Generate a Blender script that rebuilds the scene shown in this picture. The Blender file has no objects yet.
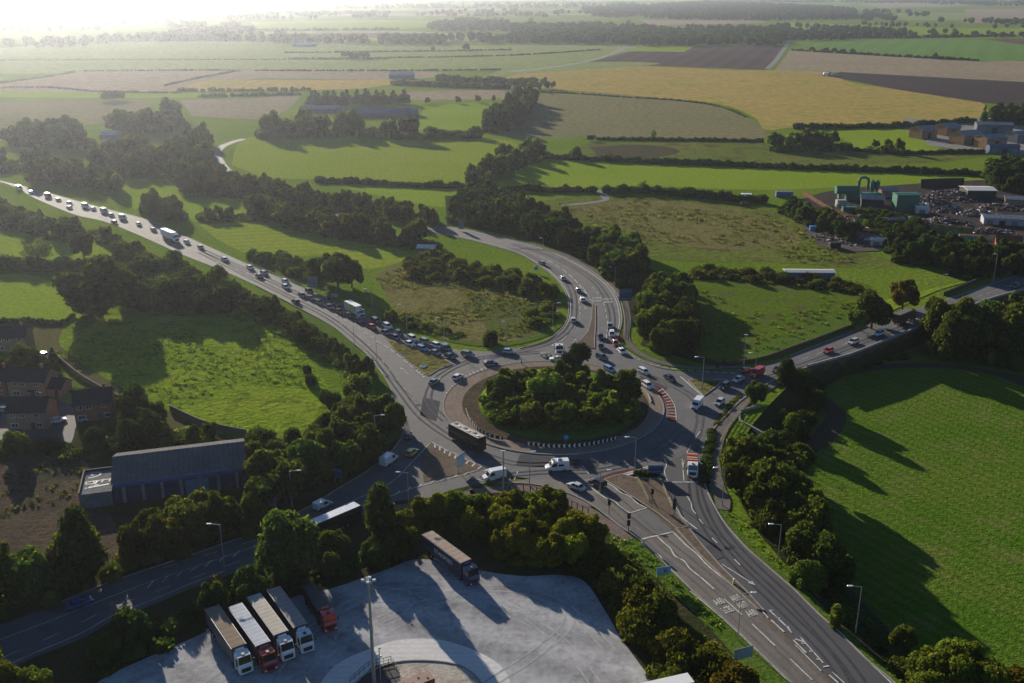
import bpy, math, random
import numpy as np
from mathutils import Vector, Matrix, noise
from mathutils.geometry import tessellate_polygon
random.seed(7); rng = np.random.default_rng(7)
R = math.radians
SC = bpy.context.scene; COL = SC.collection
# ------------------------------------------------------------------ camera, sky, sun, exposure
CAM_H = 108.0; FPX = 1000.0; PITCH = R(19.57); W_, H_ = 1024, 683
cam = bpy.data.cameras.new('camera'); camo = bpy.data.objects.new('camera', cam); COL.objects.link(camo)
camo.location = (0, 0, CAM_H); camo.rotation_euler = (R(90) - PITCH, 0, 0)
cam.sensor_width = 36; cam.lens = 36 * FPX / W_; cam.clip_start = 1; cam.clip_end = 80000
SC.camera = camo
SUN_AZ = -27.5; SUN_EL = 14.5      # degrees left of the view axis (+Y), degrees above the horizon
world = bpy.data.worlds.new('World'); SC.world = world; world.use_nodes = True
nt = world.node_tree; sky = nt.nodes.new('ShaderNodeTexSky'); sky.sky_type = 'NISHITA'; sky.sun_disc = False
sky.sun_elevation = R(SUN_EL); sky.sun_rotation = R(SUN_AZ); sky.altitude = 100; sky.ozone_density = 5; sky.dust_density = .6
nt.links.new(sky.outputs[0], nt.nodes['Background'].inputs[0]); nt.nodes['Background'].inputs[1].default_value = 0.055
sl = bpy.data.lights.new('sun', 'SUN'); sl.energy = 5.0; sl.angle = R(0.5); sl.color = (1, .90, .74)
so = bpy.data.objects.new('sun', sl); COL.objects.link(so)
sd = Vector((math.sin(R(SUN_AZ)) * math.cos(R(SUN_EL)), math.cos(R(SUN_AZ)) * math.cos(R(SUN_EL)), math.sin(R(SUN_EL))))
so.rotation_euler = sd.to_track_quat('Z', 'Y').to_euler(); so.location = sd * 500 
SC.view_settings.view_transform = 'Standard'; SC.view_settings.look = 'None'; SC.view_settings.exposure = 0.82
SC.view_settings.gamma = 1; SC.view_settings.use_curve_mapping = False
SC.cycles.max_bounces = 5; SC.cycles.transparent_max_bounces = 4; SC.cycles.volume_bounces = 0
SC.cycles.sample_clamp_indirect = 4
# ------------------------------------------------------------------ pixel -> point on a level plane
CP, SP = math.cos(PITCH), math.sin(PITCH)
def G(px, py, z=0.0):
    dx = (px - 512) / FPX; dy = (341.5 - py) / FPX
    d = Vector((dx, CP + dy * SP, -SP + dy * CP)); t = (z - CAM_H) / d.z
    return Vector((d.x * t, d.y * t, z))
def sm(pts, n=5):
    if len(pts) < 3: return list(pts)
    out = []
    P = [pts[0]] + list(pts) + [pts[-1]]
    for i in range(1, len(P) - 2):
        p0, p1, p2, p3 = P[i-1], P[i], P[i+1], P[i+2]
        for k in range(n):
            t = k / n
            out.append(tuple(.5 * (2*p1[j] + (p2[j]-p0[j])*t + (2*p0[j]-5*p1[j]+4*p2[j]-p3[j])*t*t + (-p0[j]+3*p1[j]-3*p2[j]+p3[j])*t**3) for j in (0, 1)))
    out.append(tuple(pts[-1])); return out
def gp(pts, z=0.0, smooth=True): return [G(x, y, z) for x, y in (sm(pts) if smooth else pts)]
def tag(o, label=None, cat=None, group=None, kind=None):
    if label: o['label'] = label
    if cat: o['category'] = cat
    if group: o['group'] = group
    if kind: o['kind'] = kind
    return o
def empty(name, loc, rz=0, sc=1.0):
    o = bpy.data.objects.new(name, None); COL.objects.link(o); o.location = loc; o.rotation_euler = (0, 0, rz)
    o.scale = (sc, sc, sc) if not isinstance(sc, tuple) else sc
    o.empty_display_size = .3; return o
def copy_tree(o, parent=None):
    c = o.copy(); COL.objects.link(c); c.parent = parent
    for ch in list(o.children): copy_tree(ch, c)
    return c
# ------------------------------------------------------------------ materials
MATS = {}
def new_mat(name):
    m = bpy.data.materials.new(name); m.use_nodes = True; n = m.node_tree
    return m, n, n.nodes['Principled BSDF']
def nz(n, vec, scale, detail=4, rough=.6):
    t = n.nodes.new('ShaderNodeTexNoise'); t.inputs['Scale'].default_value = scale; t.inputs['Detail'].default_value = detail
    t.inputs['Roughness'].default_value = rough
    n.links.new(vec, t.inputs['Vector']); return t.outputs['Fac']
def mixc(n, fac, a, b, blend='MIX'):
    m = n.nodes.new('ShaderNodeMix'); m.data_type = 'RGBA'; m.blend_type = blend
    for s, v in ((m.inputs[0], fac), (m.inputs[6], a), (m.inputs[7], b)):
        if hasattr(v, 'is_linked') or hasattr(v, 'links'): n.links.new(v, s)
        elif isinstance(v, (int, float)): s.default_value = v
        else: s.default_value = (*v, 1)
    return m.outputs[2]
def ramp(n, fac, a, b):
    r = n.nodes.new('ShaderNodeMapRange'); r.inputs[1].default_value = a; r.inputs[2].default_value = b
    n.links.new(fac, r.inputs[0]); return r.outputs[0]
def math_(n, op, a, b=0.0):
    m = n.nodes.new('ShaderNodeMath'); m.operation = op
    for i, v in enumerate((a, b)):
        if isinstance(v, (int, float)): m.inputs[i].default_value = v
        else: n.links.new(v, m.inputs[i])
    return m.outputs[0]
def surf(name, c1, c2, scale=.05, c3=None, fine=2.0, bump=.3, bdist=.2, bscale=1.0, rough=.9, stripe=None, spec=.0, lo=.35, hi=.65, fine_amt=.35):
    """ground-like surface: two tones in patches, fine grain, optional stripes (angle deg, width m, strength)"""
    if name in MATS: return MATS[name]
    m, n, b = new_mat(name)
    tc = n.nodes.new('ShaderNodeTexCoord').outputs['Object']
    f = ramp(n, nz(n, tc, scale, 6), lo, hi); col = mixc(n, f, c1, c2)
    if c3 is not None:
        f2 = ramp(n, nz(n, tc, scale * 3.7, 5, .7), .5, .68); col = mixc(n, f2, col, c3)
    g = ramp(n, nz(n, tc, fine, 3, .7), .25, .75)
    dark = mixc(n, 1.0, col, (1 - fine_amt,) * 3, 'MULTIPLY'); lite = mixc(n, 1.0, col, (1 + fine_amt,) * 3, 'MULTIPLY')
    col = mixc(n, g, dark, lite)
    if stripe:
        ang, wd, st = stripe[:3]
        mp = n.nodes.new('ShaderNodeMapping'); n.links.new(tc, mp.inputs[0]); mp.inputs['Rotation'].default_value = (0, 0, -R(ang))
        wv = n.nodes.new('ShaderNodeTexWave'); wv.inputs['Scale'].default_value = 6.2832 / wd / 20.0 * 1.0; wv.bands_direction = 'Y'
        wv.inputs['Distortion'].default_value = 1.2; wv.inputs['Detail'].default_value = 2; wv.inputs['Detail Scale'].default_value = .3
        n.links.new(mp.outputs[0], wv.inputs[0])
        sc_ = mixc(n, 1.0, col, (1 - st, 1 - st, 1 - st), 'MULTIPLY'); col = mixc(n, wv.outputs['Fac'], col, sc_)
    n.links.new(col, b.inputs['Base Color']); b.inputs['Roughness'].default_value = rough
    b.inputs['Specular IOR Level'].default_value = spec
    if bump:
        bp = n.nodes.new('ShaderNodeBump'); bp.inputs['Strength'].default_value = bump; bp.inputs['Distance'].default_value = bdist
        n.links.new(nz(n, tc, bscale, 5, .65), bp.inputs['Height']); n.links.new(bp.outputs[0], b.inputs['Normal'])
    MATS[name] = m; return m
def plain(name, c, rough=.5, metal=0.0, spec=.4, var=.12, scale=1.5, emit=None):
    if name in MATS: return MATS[name]
    m, n, b = new_mat(name)
    tc = n.nodes.new('ShaderNodeTexCoord').outputs['Object']
    f = ramp(n, nz(n, tc, scale, 4), .3, .7)
    col = mixc(n, f, tuple(x * (1 - var) for x in c), tuple(min(1, x * (1 + var)) for x in c))
    n.links.new(col, b.inputs['Base Color']); b.inputs['Roughness'].default_value = rough; b.inputs['Metallic'].default_value = metal
    b.inputs['Specular IOR Level'].default_value = spec
    MATS[name] = m; return m
def paint_mat():
    m, n, b = new_mat('paint'); oi = n.nodes.new('ShaderNodeObjectInfo')
    tc = n.nodes.new('ShaderNodeTexCoord').outputs['Object']
    f = ramp(n, nz(n, tc, 2.0, 4), .35, .75)
    col = mixc(n, f, oi.outputs['Color'], mixc(n, .18, oi.outputs['Color'], (.16, .14, .12)))
    n.links.new(col, b.inputs['Base Color']); b.inputs['Roughness'].default_value = .28; b.inputs['Coat Weight'].default_value = .5
    return m
PAINT = paint_mat()
def foliage_mat(name, c1, c2, c3, trans=.46, attr=False):
    m, n, b = new_mat(name); n.nodes.remove(b); out = n.nodes['Material Output']
    oi = n.nodes.new('ShaderNodeObjectInfo'); tc = n.nodes.new('ShaderNodeTexCoord').outputs['Object']
    gi = n.nodes.new('ShaderNodeNewGeometry')
    f = ramp(n, nz(n, tc, 1.6, 4, .7), .35, .65)
    col = mixc(n, f, c1, c2); col = mixc(n, ramp(n, gi.outputs['Random Per Island'], .55, 1.0), col, c3)
    hs = n.nodes.new('ShaderNodeHueSaturation'); n.links.new(col, hs.inputs['Color'])
    n.links.new(math_(n, 'ADD', math_(n, 'MULTIPLY', oi.outputs['Random'], .04), .48), hs.inputs['Hue'])
    n.links.new(math_(n, 'ADD', math_(n, 'MULTIPLY', oi.outputs['Random'], .5), .75), hs.inputs['Value'])
    hs.inputs['Saturation'].default_value = .95
    tn = oi.outputs['Color']
    if attr: an = n.nodes.new('ShaderNodeAttribute'); an.attribute_name = 'tint'; tn = an.outputs['Color']
    col = mixc(n, 1.0, hs.outputs[0], tn, 'MULTIPLY')
    d = n.nodes.new('ShaderNodeBsdfDiffuse'); t = n.nodes.new('ShaderNodeBsdfTranslucent'); mx = n.nodes.new('ShaderNodeMixShader')
    n.links.new(col, d.inputs[0]); n.links.new(mixc(n, 1.0, col, (1.25, 1.42, .65), 'MULTIPLY'), t.inputs[0]); mx.inputs[0].default_value = trans
    n.links.new(d.outputs[0], mx.inputs[1]); n.links.new(t.outputs[0], mx.inputs[2]); n.links.new(mx.outputs[0], out.inputs[0])
    MATS[name] = m; return m
LEAF = foliage_mat('leaves', (.042, .066, .012), (.076, .100, .019), (.135, .145, .034))
LEAF_FAR = foliage_mat('leaves of the mass', (.042, .066, .012), (.076, .100, .019), (.135, .145, .034), attr=True)
LEAF_DARK = foliage_mat('dark leaves', (.022, .042, .016), (.035, .055, .018), (.05, .07, .02), .15)
BARK = plain('bark', (.10, .08, .06), .9)
GLASS = plain('dark glass', (.015, .018, .022), .08, spec=.8, var=0)
TYRE = plain('tyre', (.02, .02, .02), .8); RIM = plain('rim', (.35, .35, .36), .35, .8)
CHROME = plain('lens clear', (.75, .75, .72), .15); RED_L = plain('lens red', (.45, .02, .015), .25)
STEEL = plain('galvanised steel', (.36, .38, .40), .45, .5); STEEL_D = plain('dark steel', (.05, .05, .055), .5, .3)
WHITE = plain('white paint', (.78, .78, .76), .45, var=.05); LINE = surf('road line', (.60, .59, .56), (.26, .25, .24), .9, fine=5, bump=0, rough=.8, fine_amt=.2, lo=.45, hi=.72)
BLACK = plain('black', (.02, .02, .022), .5); BLUE_S = plain('sign blue', (.025, .085, .20), .5); GREY_S = plain('sign back grey', (.16, .19, .22), .45, .3)
CONC = surf('concrete', (.34, .32, .29), (.25, .24, .22), .5, fine=6, bump=.2, bdist=.02, bscale=8)
KERB = surf('kerb stone', (.34, .32, .29), (.26, .25, .23), .8, fine=4, bump=0)
# ------------------------------------------------------------------ mesh helpers
class MB:
    def __init__(s): s.v = []; s.f = []; s.m = []; s.mi = 0
    def add(s, vs, fs):
        o = len(s.v); s.v += [tuple(p) for p in vs]; s.f += [tuple(i + o for i in f) for f in fs]; s.m += [s.mi] * len(fs); return s
    def mat(s, i): s.mi = i; return s
    def box(s, c, d, rz=0, bv=0.0, top=None):
        hx, hy, hz = d[0]/2, d[1]/2, d[2]/2; tx, ty = (top or (1, 1))
        cz, sz = math.cos(rz), math.sin(rz); vs = []
        if bv > 0:
            rings = [(-hz, 1, 1, -bv), (-hz+bv, 1, 1, 0), (hz-bv, tx, ty, 0), (hz, tx, ty, -bv)]
            for (z, fx, fy, ins) in rings:
                x, y = hx*fx+ins, hy*fy+ins
                for (px, py) in ((-x+bv, -y), (x-bv, -y), (x, -y+bv), (x, y-bv), (x-bv, y), (-x+bv, y), (-x, y-bv), (-x, -y+bv)):
                    vs.append((c[0]+px*cz-py*sz, c[1]+px*sz+py*cz, c[2]+z))
            fs = [tuple(range(7, -1, -1)), tuple(range(24, 32))]
            for k in range(3): fs += [(k*8+i, k*8+(i+1) % 8, k*8+8+(i+1) % 8, k*8+8+i) for i in range(8)]
        else:
            for z, fx, fy in ((-hz, 1, 1), (hz, tx, ty)):
                for px, py in ((-hx*fx, -hy*fy), (hx*fx, -hy*fy), (hx*fx, hy*fy), (-hx*fx, hy*fy)):
                    vs.append((c[0]+px*cz-py*sz, c[1]+px*sz+py*cz, c[2]+z))
            fs = [(3, 2, 1, 0), (4, 5, 6, 7), (0, 1, 5, 4), (1, 2, 6, 5), (2, 3, 7, 6), (3, 0, 4, 7)]
        return s.add(vs, fs)
    def tube(s, p0, p1, r0, r1=None, n=8):
        r1 = r0 if r1 is None else r1; p0, p1 = Vector(p0), Vector(p1); ax = (p1-p0).normalized()
        u = ax.orthogonal().normalized(); w = ax.cross(u); vs = []
        for p, r in ((p0, r0), (p1, r1)):
            for i in range(n):
                a = 2*math.pi*i/n; vs.append(p + (u*math.cos(a)+w*math.sin(a))*r)
        fs = [(i, (i+1) % n, n+(i+1) % n, n+i) for i in range(n)] + [tuple(range(n-1, -1, -1)), tuple(range(n, 2*n))]
        return s.add(vs, fs)
    def loft(s, secs):
        n = len(secs[0]); vs = [p for c in secs for p in c]; fs = []
        for k in range(len(secs)-1): fs += [(k*n+i, k*n+(i+1) % n, (k+1)*n+(i+1) % n, (k+1)*n+i) for i in range(n)]
        fs += [tuple(range(n-1, -1, -1)), tuple(range((len(secs)-1)*n, len(secs)*n))]
        return s.add(vs, fs)
    def prism(s, pts, z0, z1):
        n = len(pts); vs = [(p[0], p[1], z0) for p in pts] + [(p[0], p[1], z1) for p in pts]
        tri = tessellate_polygon([[Vector((p[0], p[1], 0)) for p in pts]])
        fs = [(i, (i+1) % n, n+(i+1) % n, n+i) for i in range(n)] + [tuple(n+i for i in t) for t in tri] + [tuple(reversed(t)) for t in tri]
        return s.add(vs, fs)
    def rib(s, pts, w, z=None, h=0.0):
        """ribbon of width w along points; h > 0 gives it thickness (box section)"""
        P = [Vector((p[0], p[1], (p[2] if z is None else z))) for p in pts]; L = []; Rr = []
        for i, p in enumerate(P):
            t = (P[min(i+1, len(P)-1)] - P[max(i-1, 0)]); t.z = 0
            if t.length < 1e-6: t = Vector((1, 0, 0))
            t.normalize(); nn = Vector((-t.y, t.x, 0)); L.append(p+nn*w/2); Rr.append(p-nn*w/2)
        n = len(P)
        if h <= 0:
            return s.add(L+Rr, [(n+i, n+i+1, i+1, i) for i in range(n-1)])
        up = Vector((0, 0, h)); vs = L+Rr+[q+up for q in L]+[q+up for q in Rr]; fs = []
        for i in range(n-1):
            fs += [(3*n+i, 3*n+i+1, 2*n+i+1, 2*n+i), (i+1, i, 2*n+i, 2*n+i+1), (n+i, n+i+1, 3*n+i+1, 3*n+i)]
        fs += [(0, n, 3*n, 2*n), (n-1, 2*n-1+0, 4*n-1, 3*n-1)]
        return s.add(vs, fs)
    def build(s, name, mats, parent=None, smooth=False, color=None, loc=None, rz=0):
        me = bpy.data.meshes.new(name); me.from_pydata(s.v, [], s.f)
        mats = mats if isinstance(mats, (list, tuple)) else [mats]
        for m in mats: me.materials.append(m)
        if len(mats) > 1: me.polygons.foreach_set('material_index', [min(i, len(mats)-1) for i in s.m])
        if smooth: me.polygons.foreach_set('use_smooth', [True]*len(me.polygons))
        me.update(); o = bpy.data.objects.new(name, me); COL.objects.link(o)
        if parent: o.parent = parent
        if color: o.color = (*color, 1)
        if loc is not None: o.location = loc
        o.rotation_euler = (0, 0, rz)
        return o
def sheet(name, poly, z, m, holes=(), kind='structure'):
    P = [[Vector((p[0], p[1], 0)) for p in poly]] + [[Vector((p[0], p[1], 0)) for p in h] for h in holes]
    tri = tessellate_polygon(P); flat = [(p.x, p.y, z) for q in P for p in q]
    fs = []
    for t in tri:
        a, b, c = (Vector(flat[i]) for i in t)
        fs.append(t if (b-a).cross(c-a).z > 0 else tuple(reversed(t)))
    me = bpy.data.meshes.new(name); me.from_pydata(flat, [], fs); me.materials.append(m)
    o = bpy.data.objects.new(name, me); COL.objects.link(o)
    if kind: o['kind'] = kind
    return o
def quad_mesh(name, V, F):
    me = bpy.data.meshes.new(name); me.vertices.add(len(V)); me.vertices.foreach_set('co', np.ascontiguousarray(V, dtype=np.float32).ravel())
    me.loops.add(F.size); me.loops.foreach_set('vertex_index', F.astype(np.int32).ravel())
    me.polygons.add(len(F)); me.polygons.foreach_set('loop_start', np.arange(0, F.size, 4, dtype=np.int32)); me.polygons.foreach_set('loop_total', np.full(len(F), 4, dtype=np.int32))
    me.update(calc_edges=True); return me
def leaf_quads(C, N, size):
    """random leaf-clump quads at centres C, facing about N"""
    n = len(C); N = N + rng.normal(0, .55, (n, 3)); N /= np.linalg.norm(N, axis=1)[:, None] + 1e-9
    A = rng.normal(0, 1, (n, 3)); U = np.cross(N, A); U /= np.linalg.norm(U, axis=1)[:, None] + 1e-9; Vv = np.cross(N, U)
    s = (size * rng.uniform(.6, 1.4, n))[:, None]; s2 = s * rng.uniform(.5, 1.0, n)[:, None]
    V = np.stack([C-U*s-Vv*s2*.4, C+U*s*.2-Vv*s2, C+U*s+Vv*s2*.3, C-U*s*.3+Vv*s2], 1).reshape(-1, 3)
    return V, np.arange(4*n).reshape(-1, 4)
def cube_sphere(k=6):
    g = np.linspace(-1, 1, k+1); V = []; F = []
    for ax in range(3):
        for sg in (-1, 1):
            o = len(V)
            for a in g:
                for b in g:
                    p = [0, 0, 0]; p[ax] = sg; p[(ax+1) % 3] = math.tan(a*math.pi/4); p[(ax+2) % 3] = math.tan(b*math.pi/4); V.append(p)
            for i in range(k):
                for j in range(k):
                    q = (o+i*(k+1)+j, o+i*(k+1)+j+1, o+(i+1)*(k+1)+j+1, o+(i+1)*(k+1)+j); F.append(q if sg < 0 else q[::-1])
    V = np.array(V, float); V /= np.linalg.norm(V, axis=1)[:, None]; return V, np.array(F)
CS, CSF = cube_sphere(6)
def crown_np(kind='broad', nl=26, nq=5200, size=.075, seed=0):
    """crown in unit size: radius about 1, spanning z 0..about 1.7"""
    g = np.random.default_rng(seed); lumps = []
    for i in range(nl):
        d = g.normal(0, 1, 3); d /= np.linalg.norm(d)
        if kind == 'broad':
            if d[2] < -.55: d[2] *= -.6
            r = g.uniform(.4, .82); c = d*np.array([r, r, r*.95]) + (0, 0, .80); lr = g.uniform(.15, .38)
        elif kind == 'tall':
            c = d*np.array([.42, .42, 1.0])*g.uniform(.5, .9) + (0, 0, 1.15); lr = g.uniform(.26, .42)*(1.15-.35*c[2]/2.0)
        elif kind == 'cone':
            h = g.uniform(0, 1)**1.3; a = g.uniform(0, 6.28); rr = (1-h)*.62; c = np.array([math.cos(a)*rr, math.sin(a)*rr, .25+h*2.3]); lr = .18+.28*(1-h)
        elif kind == 'loose':
            r = g.uniform(.4, .95); c = d*np.array([r, r, r*.85]) + (0, 0, .85); lr = g.uniform(.16, .3)
        elif kind == 'pine':
            r = g.uniform(.3, .8); c = d*np.array([r, r, r*.45]) + (0, 0, .6); lr = g.uniform(.22, .36)
        else:  # shrub
            r = g.uniform(.35, .72); c = d*np.array([r, r, r*.6]); c[2] = abs(c[2])+.12; lr = g.uniform(.22, .4)
        lumps.append((c, max(.12, lr)))
    w = np.array([l[1]**2 for l in lumps]); idx = g.choice(nl, nq, p=w/w.sum())
    d = g.normal(0, 1, (nq, 3)); d /= np.linalg.norm(d, axis=1)[:, None]
    C = np.array([l[0] for l in lumps])[idx]; r = np.array([l[1] for l in lumps])[idx]*(g.uniform(.55, 1.0, nq)**.5*1.12+.12*g.normal(0, 1, nq)*(g.random(nq) < .3))
    P = C + d*r[:, None]; keep = P[:, 2] > (0.0 if kind == 'shrub' else .05)
    V, F = leaf_quads(P[keep], d[keep]+(0, 0, .35), size)
    Vs = [V]; Fs = [F]; o = len(V)
    if kind != 'loose':
        for c, lr in lumps:
            v = CS*lr*.62*(1+.2*np.sin(CS[:, :1]*7+c[0]*9)) + c; v[:, 2] = np.maximum(v[:, 2], .0); Vs.append(v); Fs.append(CSF+o); o += len(v)
    return np.vstack(Vs), np.vstack(Fs)
def crown(*a): return quad_mesh('crown', *crown_np(*a))
def trunk_mesh(h, r, spread, limbs=6, seed=0):
    rr = random.Random(seed); b = MB(); b.tube((0, 0, -.3), (0, 0, h*.5), r, r*.75, 7); b.tube((0, 0, h*.5), (rr.uniform(-.2, .2), .1, h), r*.75, r*.35, 7)
    for i in range(limbs):
        a = 6.28*i/limbs+rr.random(); z0 = h*rr.uniform(.35, .8); e = spread*rr.uniform(.5, .9)
        m = (math.cos(a)*e*.5, math.sin(a)*e*.5, z0+e*.5); b.tube((0, 0, z0), m, r*.4, r*.25, 5); b.tube(m, (math.cos(a)*e, math.sin(a)*e, z0+e*1.1), r*.25, r*.08, 5)
    me = bpy.data.meshes.new('trunk'); me.from_pydata(b.v, [], b.f); me.materials.append(BARK); return me
CROWNS = {}
for k, n_, nq in (('broad', 6, 7600), ('tall', 2, 5600), ('cone', 1, 3600), ('loose', 2, 2600), ('shrub', 4, 3600), ('pine', 1, 3000)):
    CROWNS[k] = [crown(k, 34 if k in ('broad', 'tall') else 26, nq, .066 if k not in ('loose',) else .05, 10*i+hash(k) % 1 + len(k)) for i in range(n_)]
    for me in CROWNS[k]: me.materials.append(LEAF_DARK if k in ('cone', 'pine') else LEAF)
TRUNKS = [trunk_mesh(4.5, .35, 2.6, 6, s) for s in range(3)]
COUNTS = {}
TREES = []; UNDER = []
def tree(p, h, w=None, kind='broad', label='', cat='tree', group=None, tint=(1, 1, 1), name='broadleaf_tree', rz=None, now=False):
    """p ground point; h overall height; w crown diameter"""
    if name == 'broadleaf_tree' and not now:
        TREES.append((Vector(p), h, w or h*random.uniform(.72, .95), kind, label, cat, group, tint)); return
    COUNTS[name] = COUNTS.get(name, 0)+1
    rz = random.uniform(0, 6.28) if rz is None else rz
    top = {'broad': 1.75, 'tall': 2.2, 'cone': 2.7, 'loose': 1.75, 'shrub': 1.0, 'pine': 1.1}[kind]
    w = w or h*random.uniform(.72, .95)
    r = random.choice(CROWNS[kind])
    if kind == 'shrub':
        o = bpy.data.objects.new(name, r); COL.objects.link(o); o.location = (p[0], p[1], p[2]-.05); o.scale = (w/2, w/2*random.uniform(.85, 1.15), h/1.0); o.rotation_euler = (0, 0, rz); o.color = (*tint, 1)
        return tag(o, label, cat, group)
    t = empty(name, p, rz); tag(t, label, cat, group)
    lift = h*(.05 if kind != 'pine' else .45); ch = h-lift
    c = bpy.data.objects.new('crown', r); COL.objects.link(c); c.parent = t; c.location = (0, 0, lift); c.scale = (w/2, w/2, ch/top); c.color = (*tint, 1)
    k = bpy.data.objects.new('trunk', random.choice(TRUNKS)); COL.objects.link(k); k.parent = t; s = h/10; k.scale = (s, s, (lift+ch*.45)/4.5)
    return t
def finish_trees(limit=300):
    """the trees that show largest become things of their own, the rest one mass"""
    def size(t):
        v = Vector((t[0].x, t[0].y, t[0].z-CAM_H)); q = v.y*CP-v.z*SP; px = abs(v.x/q*FPX); return t[1]/q*(.02 if px > 560 else 1)*(1e3 if not t[6] else 1)
    TREES.sort(key=size, reverse=True)
    for p, h, w, kind, label, cat, group, tint in TREES[:limit]: tree(p, h, w, kind, label, cat, group, tint, now=True)
    V = []; Fq = []; K = []; o = 0; low = [crown_np(k, 16, 760, .16, 100+i) for i, k in enumerate(('broad', 'broad', 'broad', 'tall'))]
    for p, h, w, kind, label, cat, group, tint in TREES[limit:]:
        v, f = low[3] if kind == 'tall' else random.choice(low[:3]); a = random.uniform(0, 6.28); ca, sa = math.cos(a), math.sin(a)
        s_ = np.array([w/2, w/2, h*.93/(2.2 if kind == 'tall' else 1.75)]); q = v*s_; q = np.stack([q[:, 0]*ca-q[:, 1]*sa+p.x, q[:, 0]*sa+q[:, 1]*ca+p.y, q[:, 2]+p.z+h*.05], 1)
        V.append(q); Fq.append(f+o); o += len(q); g = random.uniform(.75, 1.25); K.append(np.tile(np.array([*(t*g for t in tint), 1.0]), (len(q), 1)))
    me = quad_mesh('tree_mass', np.vstack(V), np.vstack(Fq)); me.materials.append(LEAF_FAR)
    at = me.color_attributes.new('tint', 'FLOAT_COLOR', 'POINT'); at.data.foreach_set('color', np.vstack(K).astype(np.float32).ravel())
    ob = bpy.data.objects.new('tree_mass', me); COL.objects.link(ob); tag(ob, 'the many smaller trees of the farther belts, copses and hedgerows', 'trees', kind='stuff')
def vary(tint):
    g = random.uniform(.68, 1.35); a = random.random(); k = (1.1, 1.0, .85) if a > .8 else (.85, 1.0, 1.0) if a < .2 else (1, 1, 1)
    return tuple(t*g*q*random.uniform(.94, 1.06) for t, q in zip(tint, k))
def inside(p, poly):
    x, y = p[0], p[1]; c = False; j = len(poly)-1
    for i in range(len(poly)):
        a, b = poly[i], poly[j]
        if (a[1] > y) != (b[1] > y) and x < (b[0]-a[0])*(y-a[1])/(b[1]-a[1]+1e-12)+a[0]: c = not c
        j = i
    return c
def fill_points(poly, sp, jit=.35):
    xs = [p[0] for p in poly]; ys = [p[1] for p in poly]; out = []; y = min(ys)+sp*.3; k = 0
    while y < max(ys):
        x = min(xs)+sp*(.25+.5*(k % 2))
        while x < max(xs):
            q = (x+random.uniform(-jit, jit)*sp, y+random.uniform(-jit, jit)*sp)
            if inside(q, poly): out.append(q)
            x += sp
        y += sp*.87; k += 1
    return out
def belt(poly, sp, hr, label, group, kind='broad', name='broadleaf_tree', cat='tree', z=0.0, tint=(1, 1, 1), wr=None):
    GP = [G(x, y, z) for x, y in poly]; pts = fill_points(GP, sp)
    if min(q.y for q in GP) < 900: UNDER.append((GP, z, hr[0]*.38, tint))
    for q in pts:
        h = random.uniform(*hr); tree((q[0], q[1], z), h, (random.uniform(*wr) if wr else h*random.uniform(.75, 1.0)), kind, label, cat, group, vary(tint), name)
    return len(pts)
def row(line, sp, hr, label, group, kind='broad', name='broadleaf_tree', cat='tree', z=0.0, tint=(1, 1, 1), wr=None, jit=1.0, smooth=True):
    P = gp(line, z, smooth); acc = sp*.5; n = 0
    for a, b in zip(P, P[1:]):
        L = (b-a).length; d = acc
        while d < L:
            q = a.lerp(b, d/L) + Vector((random.uniform(-jit, jit), random.uniform(-jit, jit), 0)); h = random.uniform(*hr)
            tree(q, h, (random.uniform(*wr) if wr else h*random.uniform(.75, 1.0)), kind, label, cat, group, vary(tint), name); n += 1
            d += sp*random.uniform(.8, 1.2)
        acc = d-L
    return n
def hedge(line, h, w, label, dens=7, size=.32, z=0.0, tint=(1, 1, 1), smooth=True, name='hedge', cat='hedge', group=None):
    P = gp(line, z, smooth); V = []; Fq = []; o = 0
    tot = sum((b-a).length for a, b in zip(P, P[1:])); step = max(1.2, w*.6, tot/400); pts = []
    acc = 0.0
    for a, b in zip(P, P[1:]):
        L = (b-a).length; d = acc
        while d < L:
            pts.append(a.lerp(b, d/L)); d += step
        acc = d-L
    for q in pts:
        if dens <= 6 and random.random() < .16: continue
        s = random.uniform(.45, 1.3) if dens <= 6 else random.uniform(.7, 1.3); c = np.array([q.x+random.uniform(-.15, .15)*w, q.y+random.uniform(-.15, .15)*w, q.z+h*.38*s])
        sc_ = np.array([step*.85, w*.5*s, h*.5*s]); sc_[0] = max(sc_[0], w*.5); 
        v = CS*np.array([max(step*.75, w*.5)*.9, max(step*.75, w*.5)*.9, h*.55*s]) + c; V.append(v); Fq.append(CSF+o); o += len(v)
        n = int(dens*step); d = rng.normal(0, 1, (n, 3)); d[:, 2] = np.abs(d[:, 2]); d /= np.linalg.norm(d, axis=1)[:, None]
        lv, lf = leaf_quads(c + d*np.array([max(step*.75, w*.5), max(step*.75, w*.5), h*.6*s])*rng.uniform(.85, 1.1, (n, 1)), d, size)
        V.append(lv); Fq.append(lf+o); o += len(lv)
    me = quad_mesh(name, np.vstack(V), np.vstack(Fq)); me.materials.append(LEAF)
    ob = bpy.data.objects.new(name, me); COL.objects.link(ob); ob.color = (*tint, 1); return tag(ob, label, cat, group)
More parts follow.
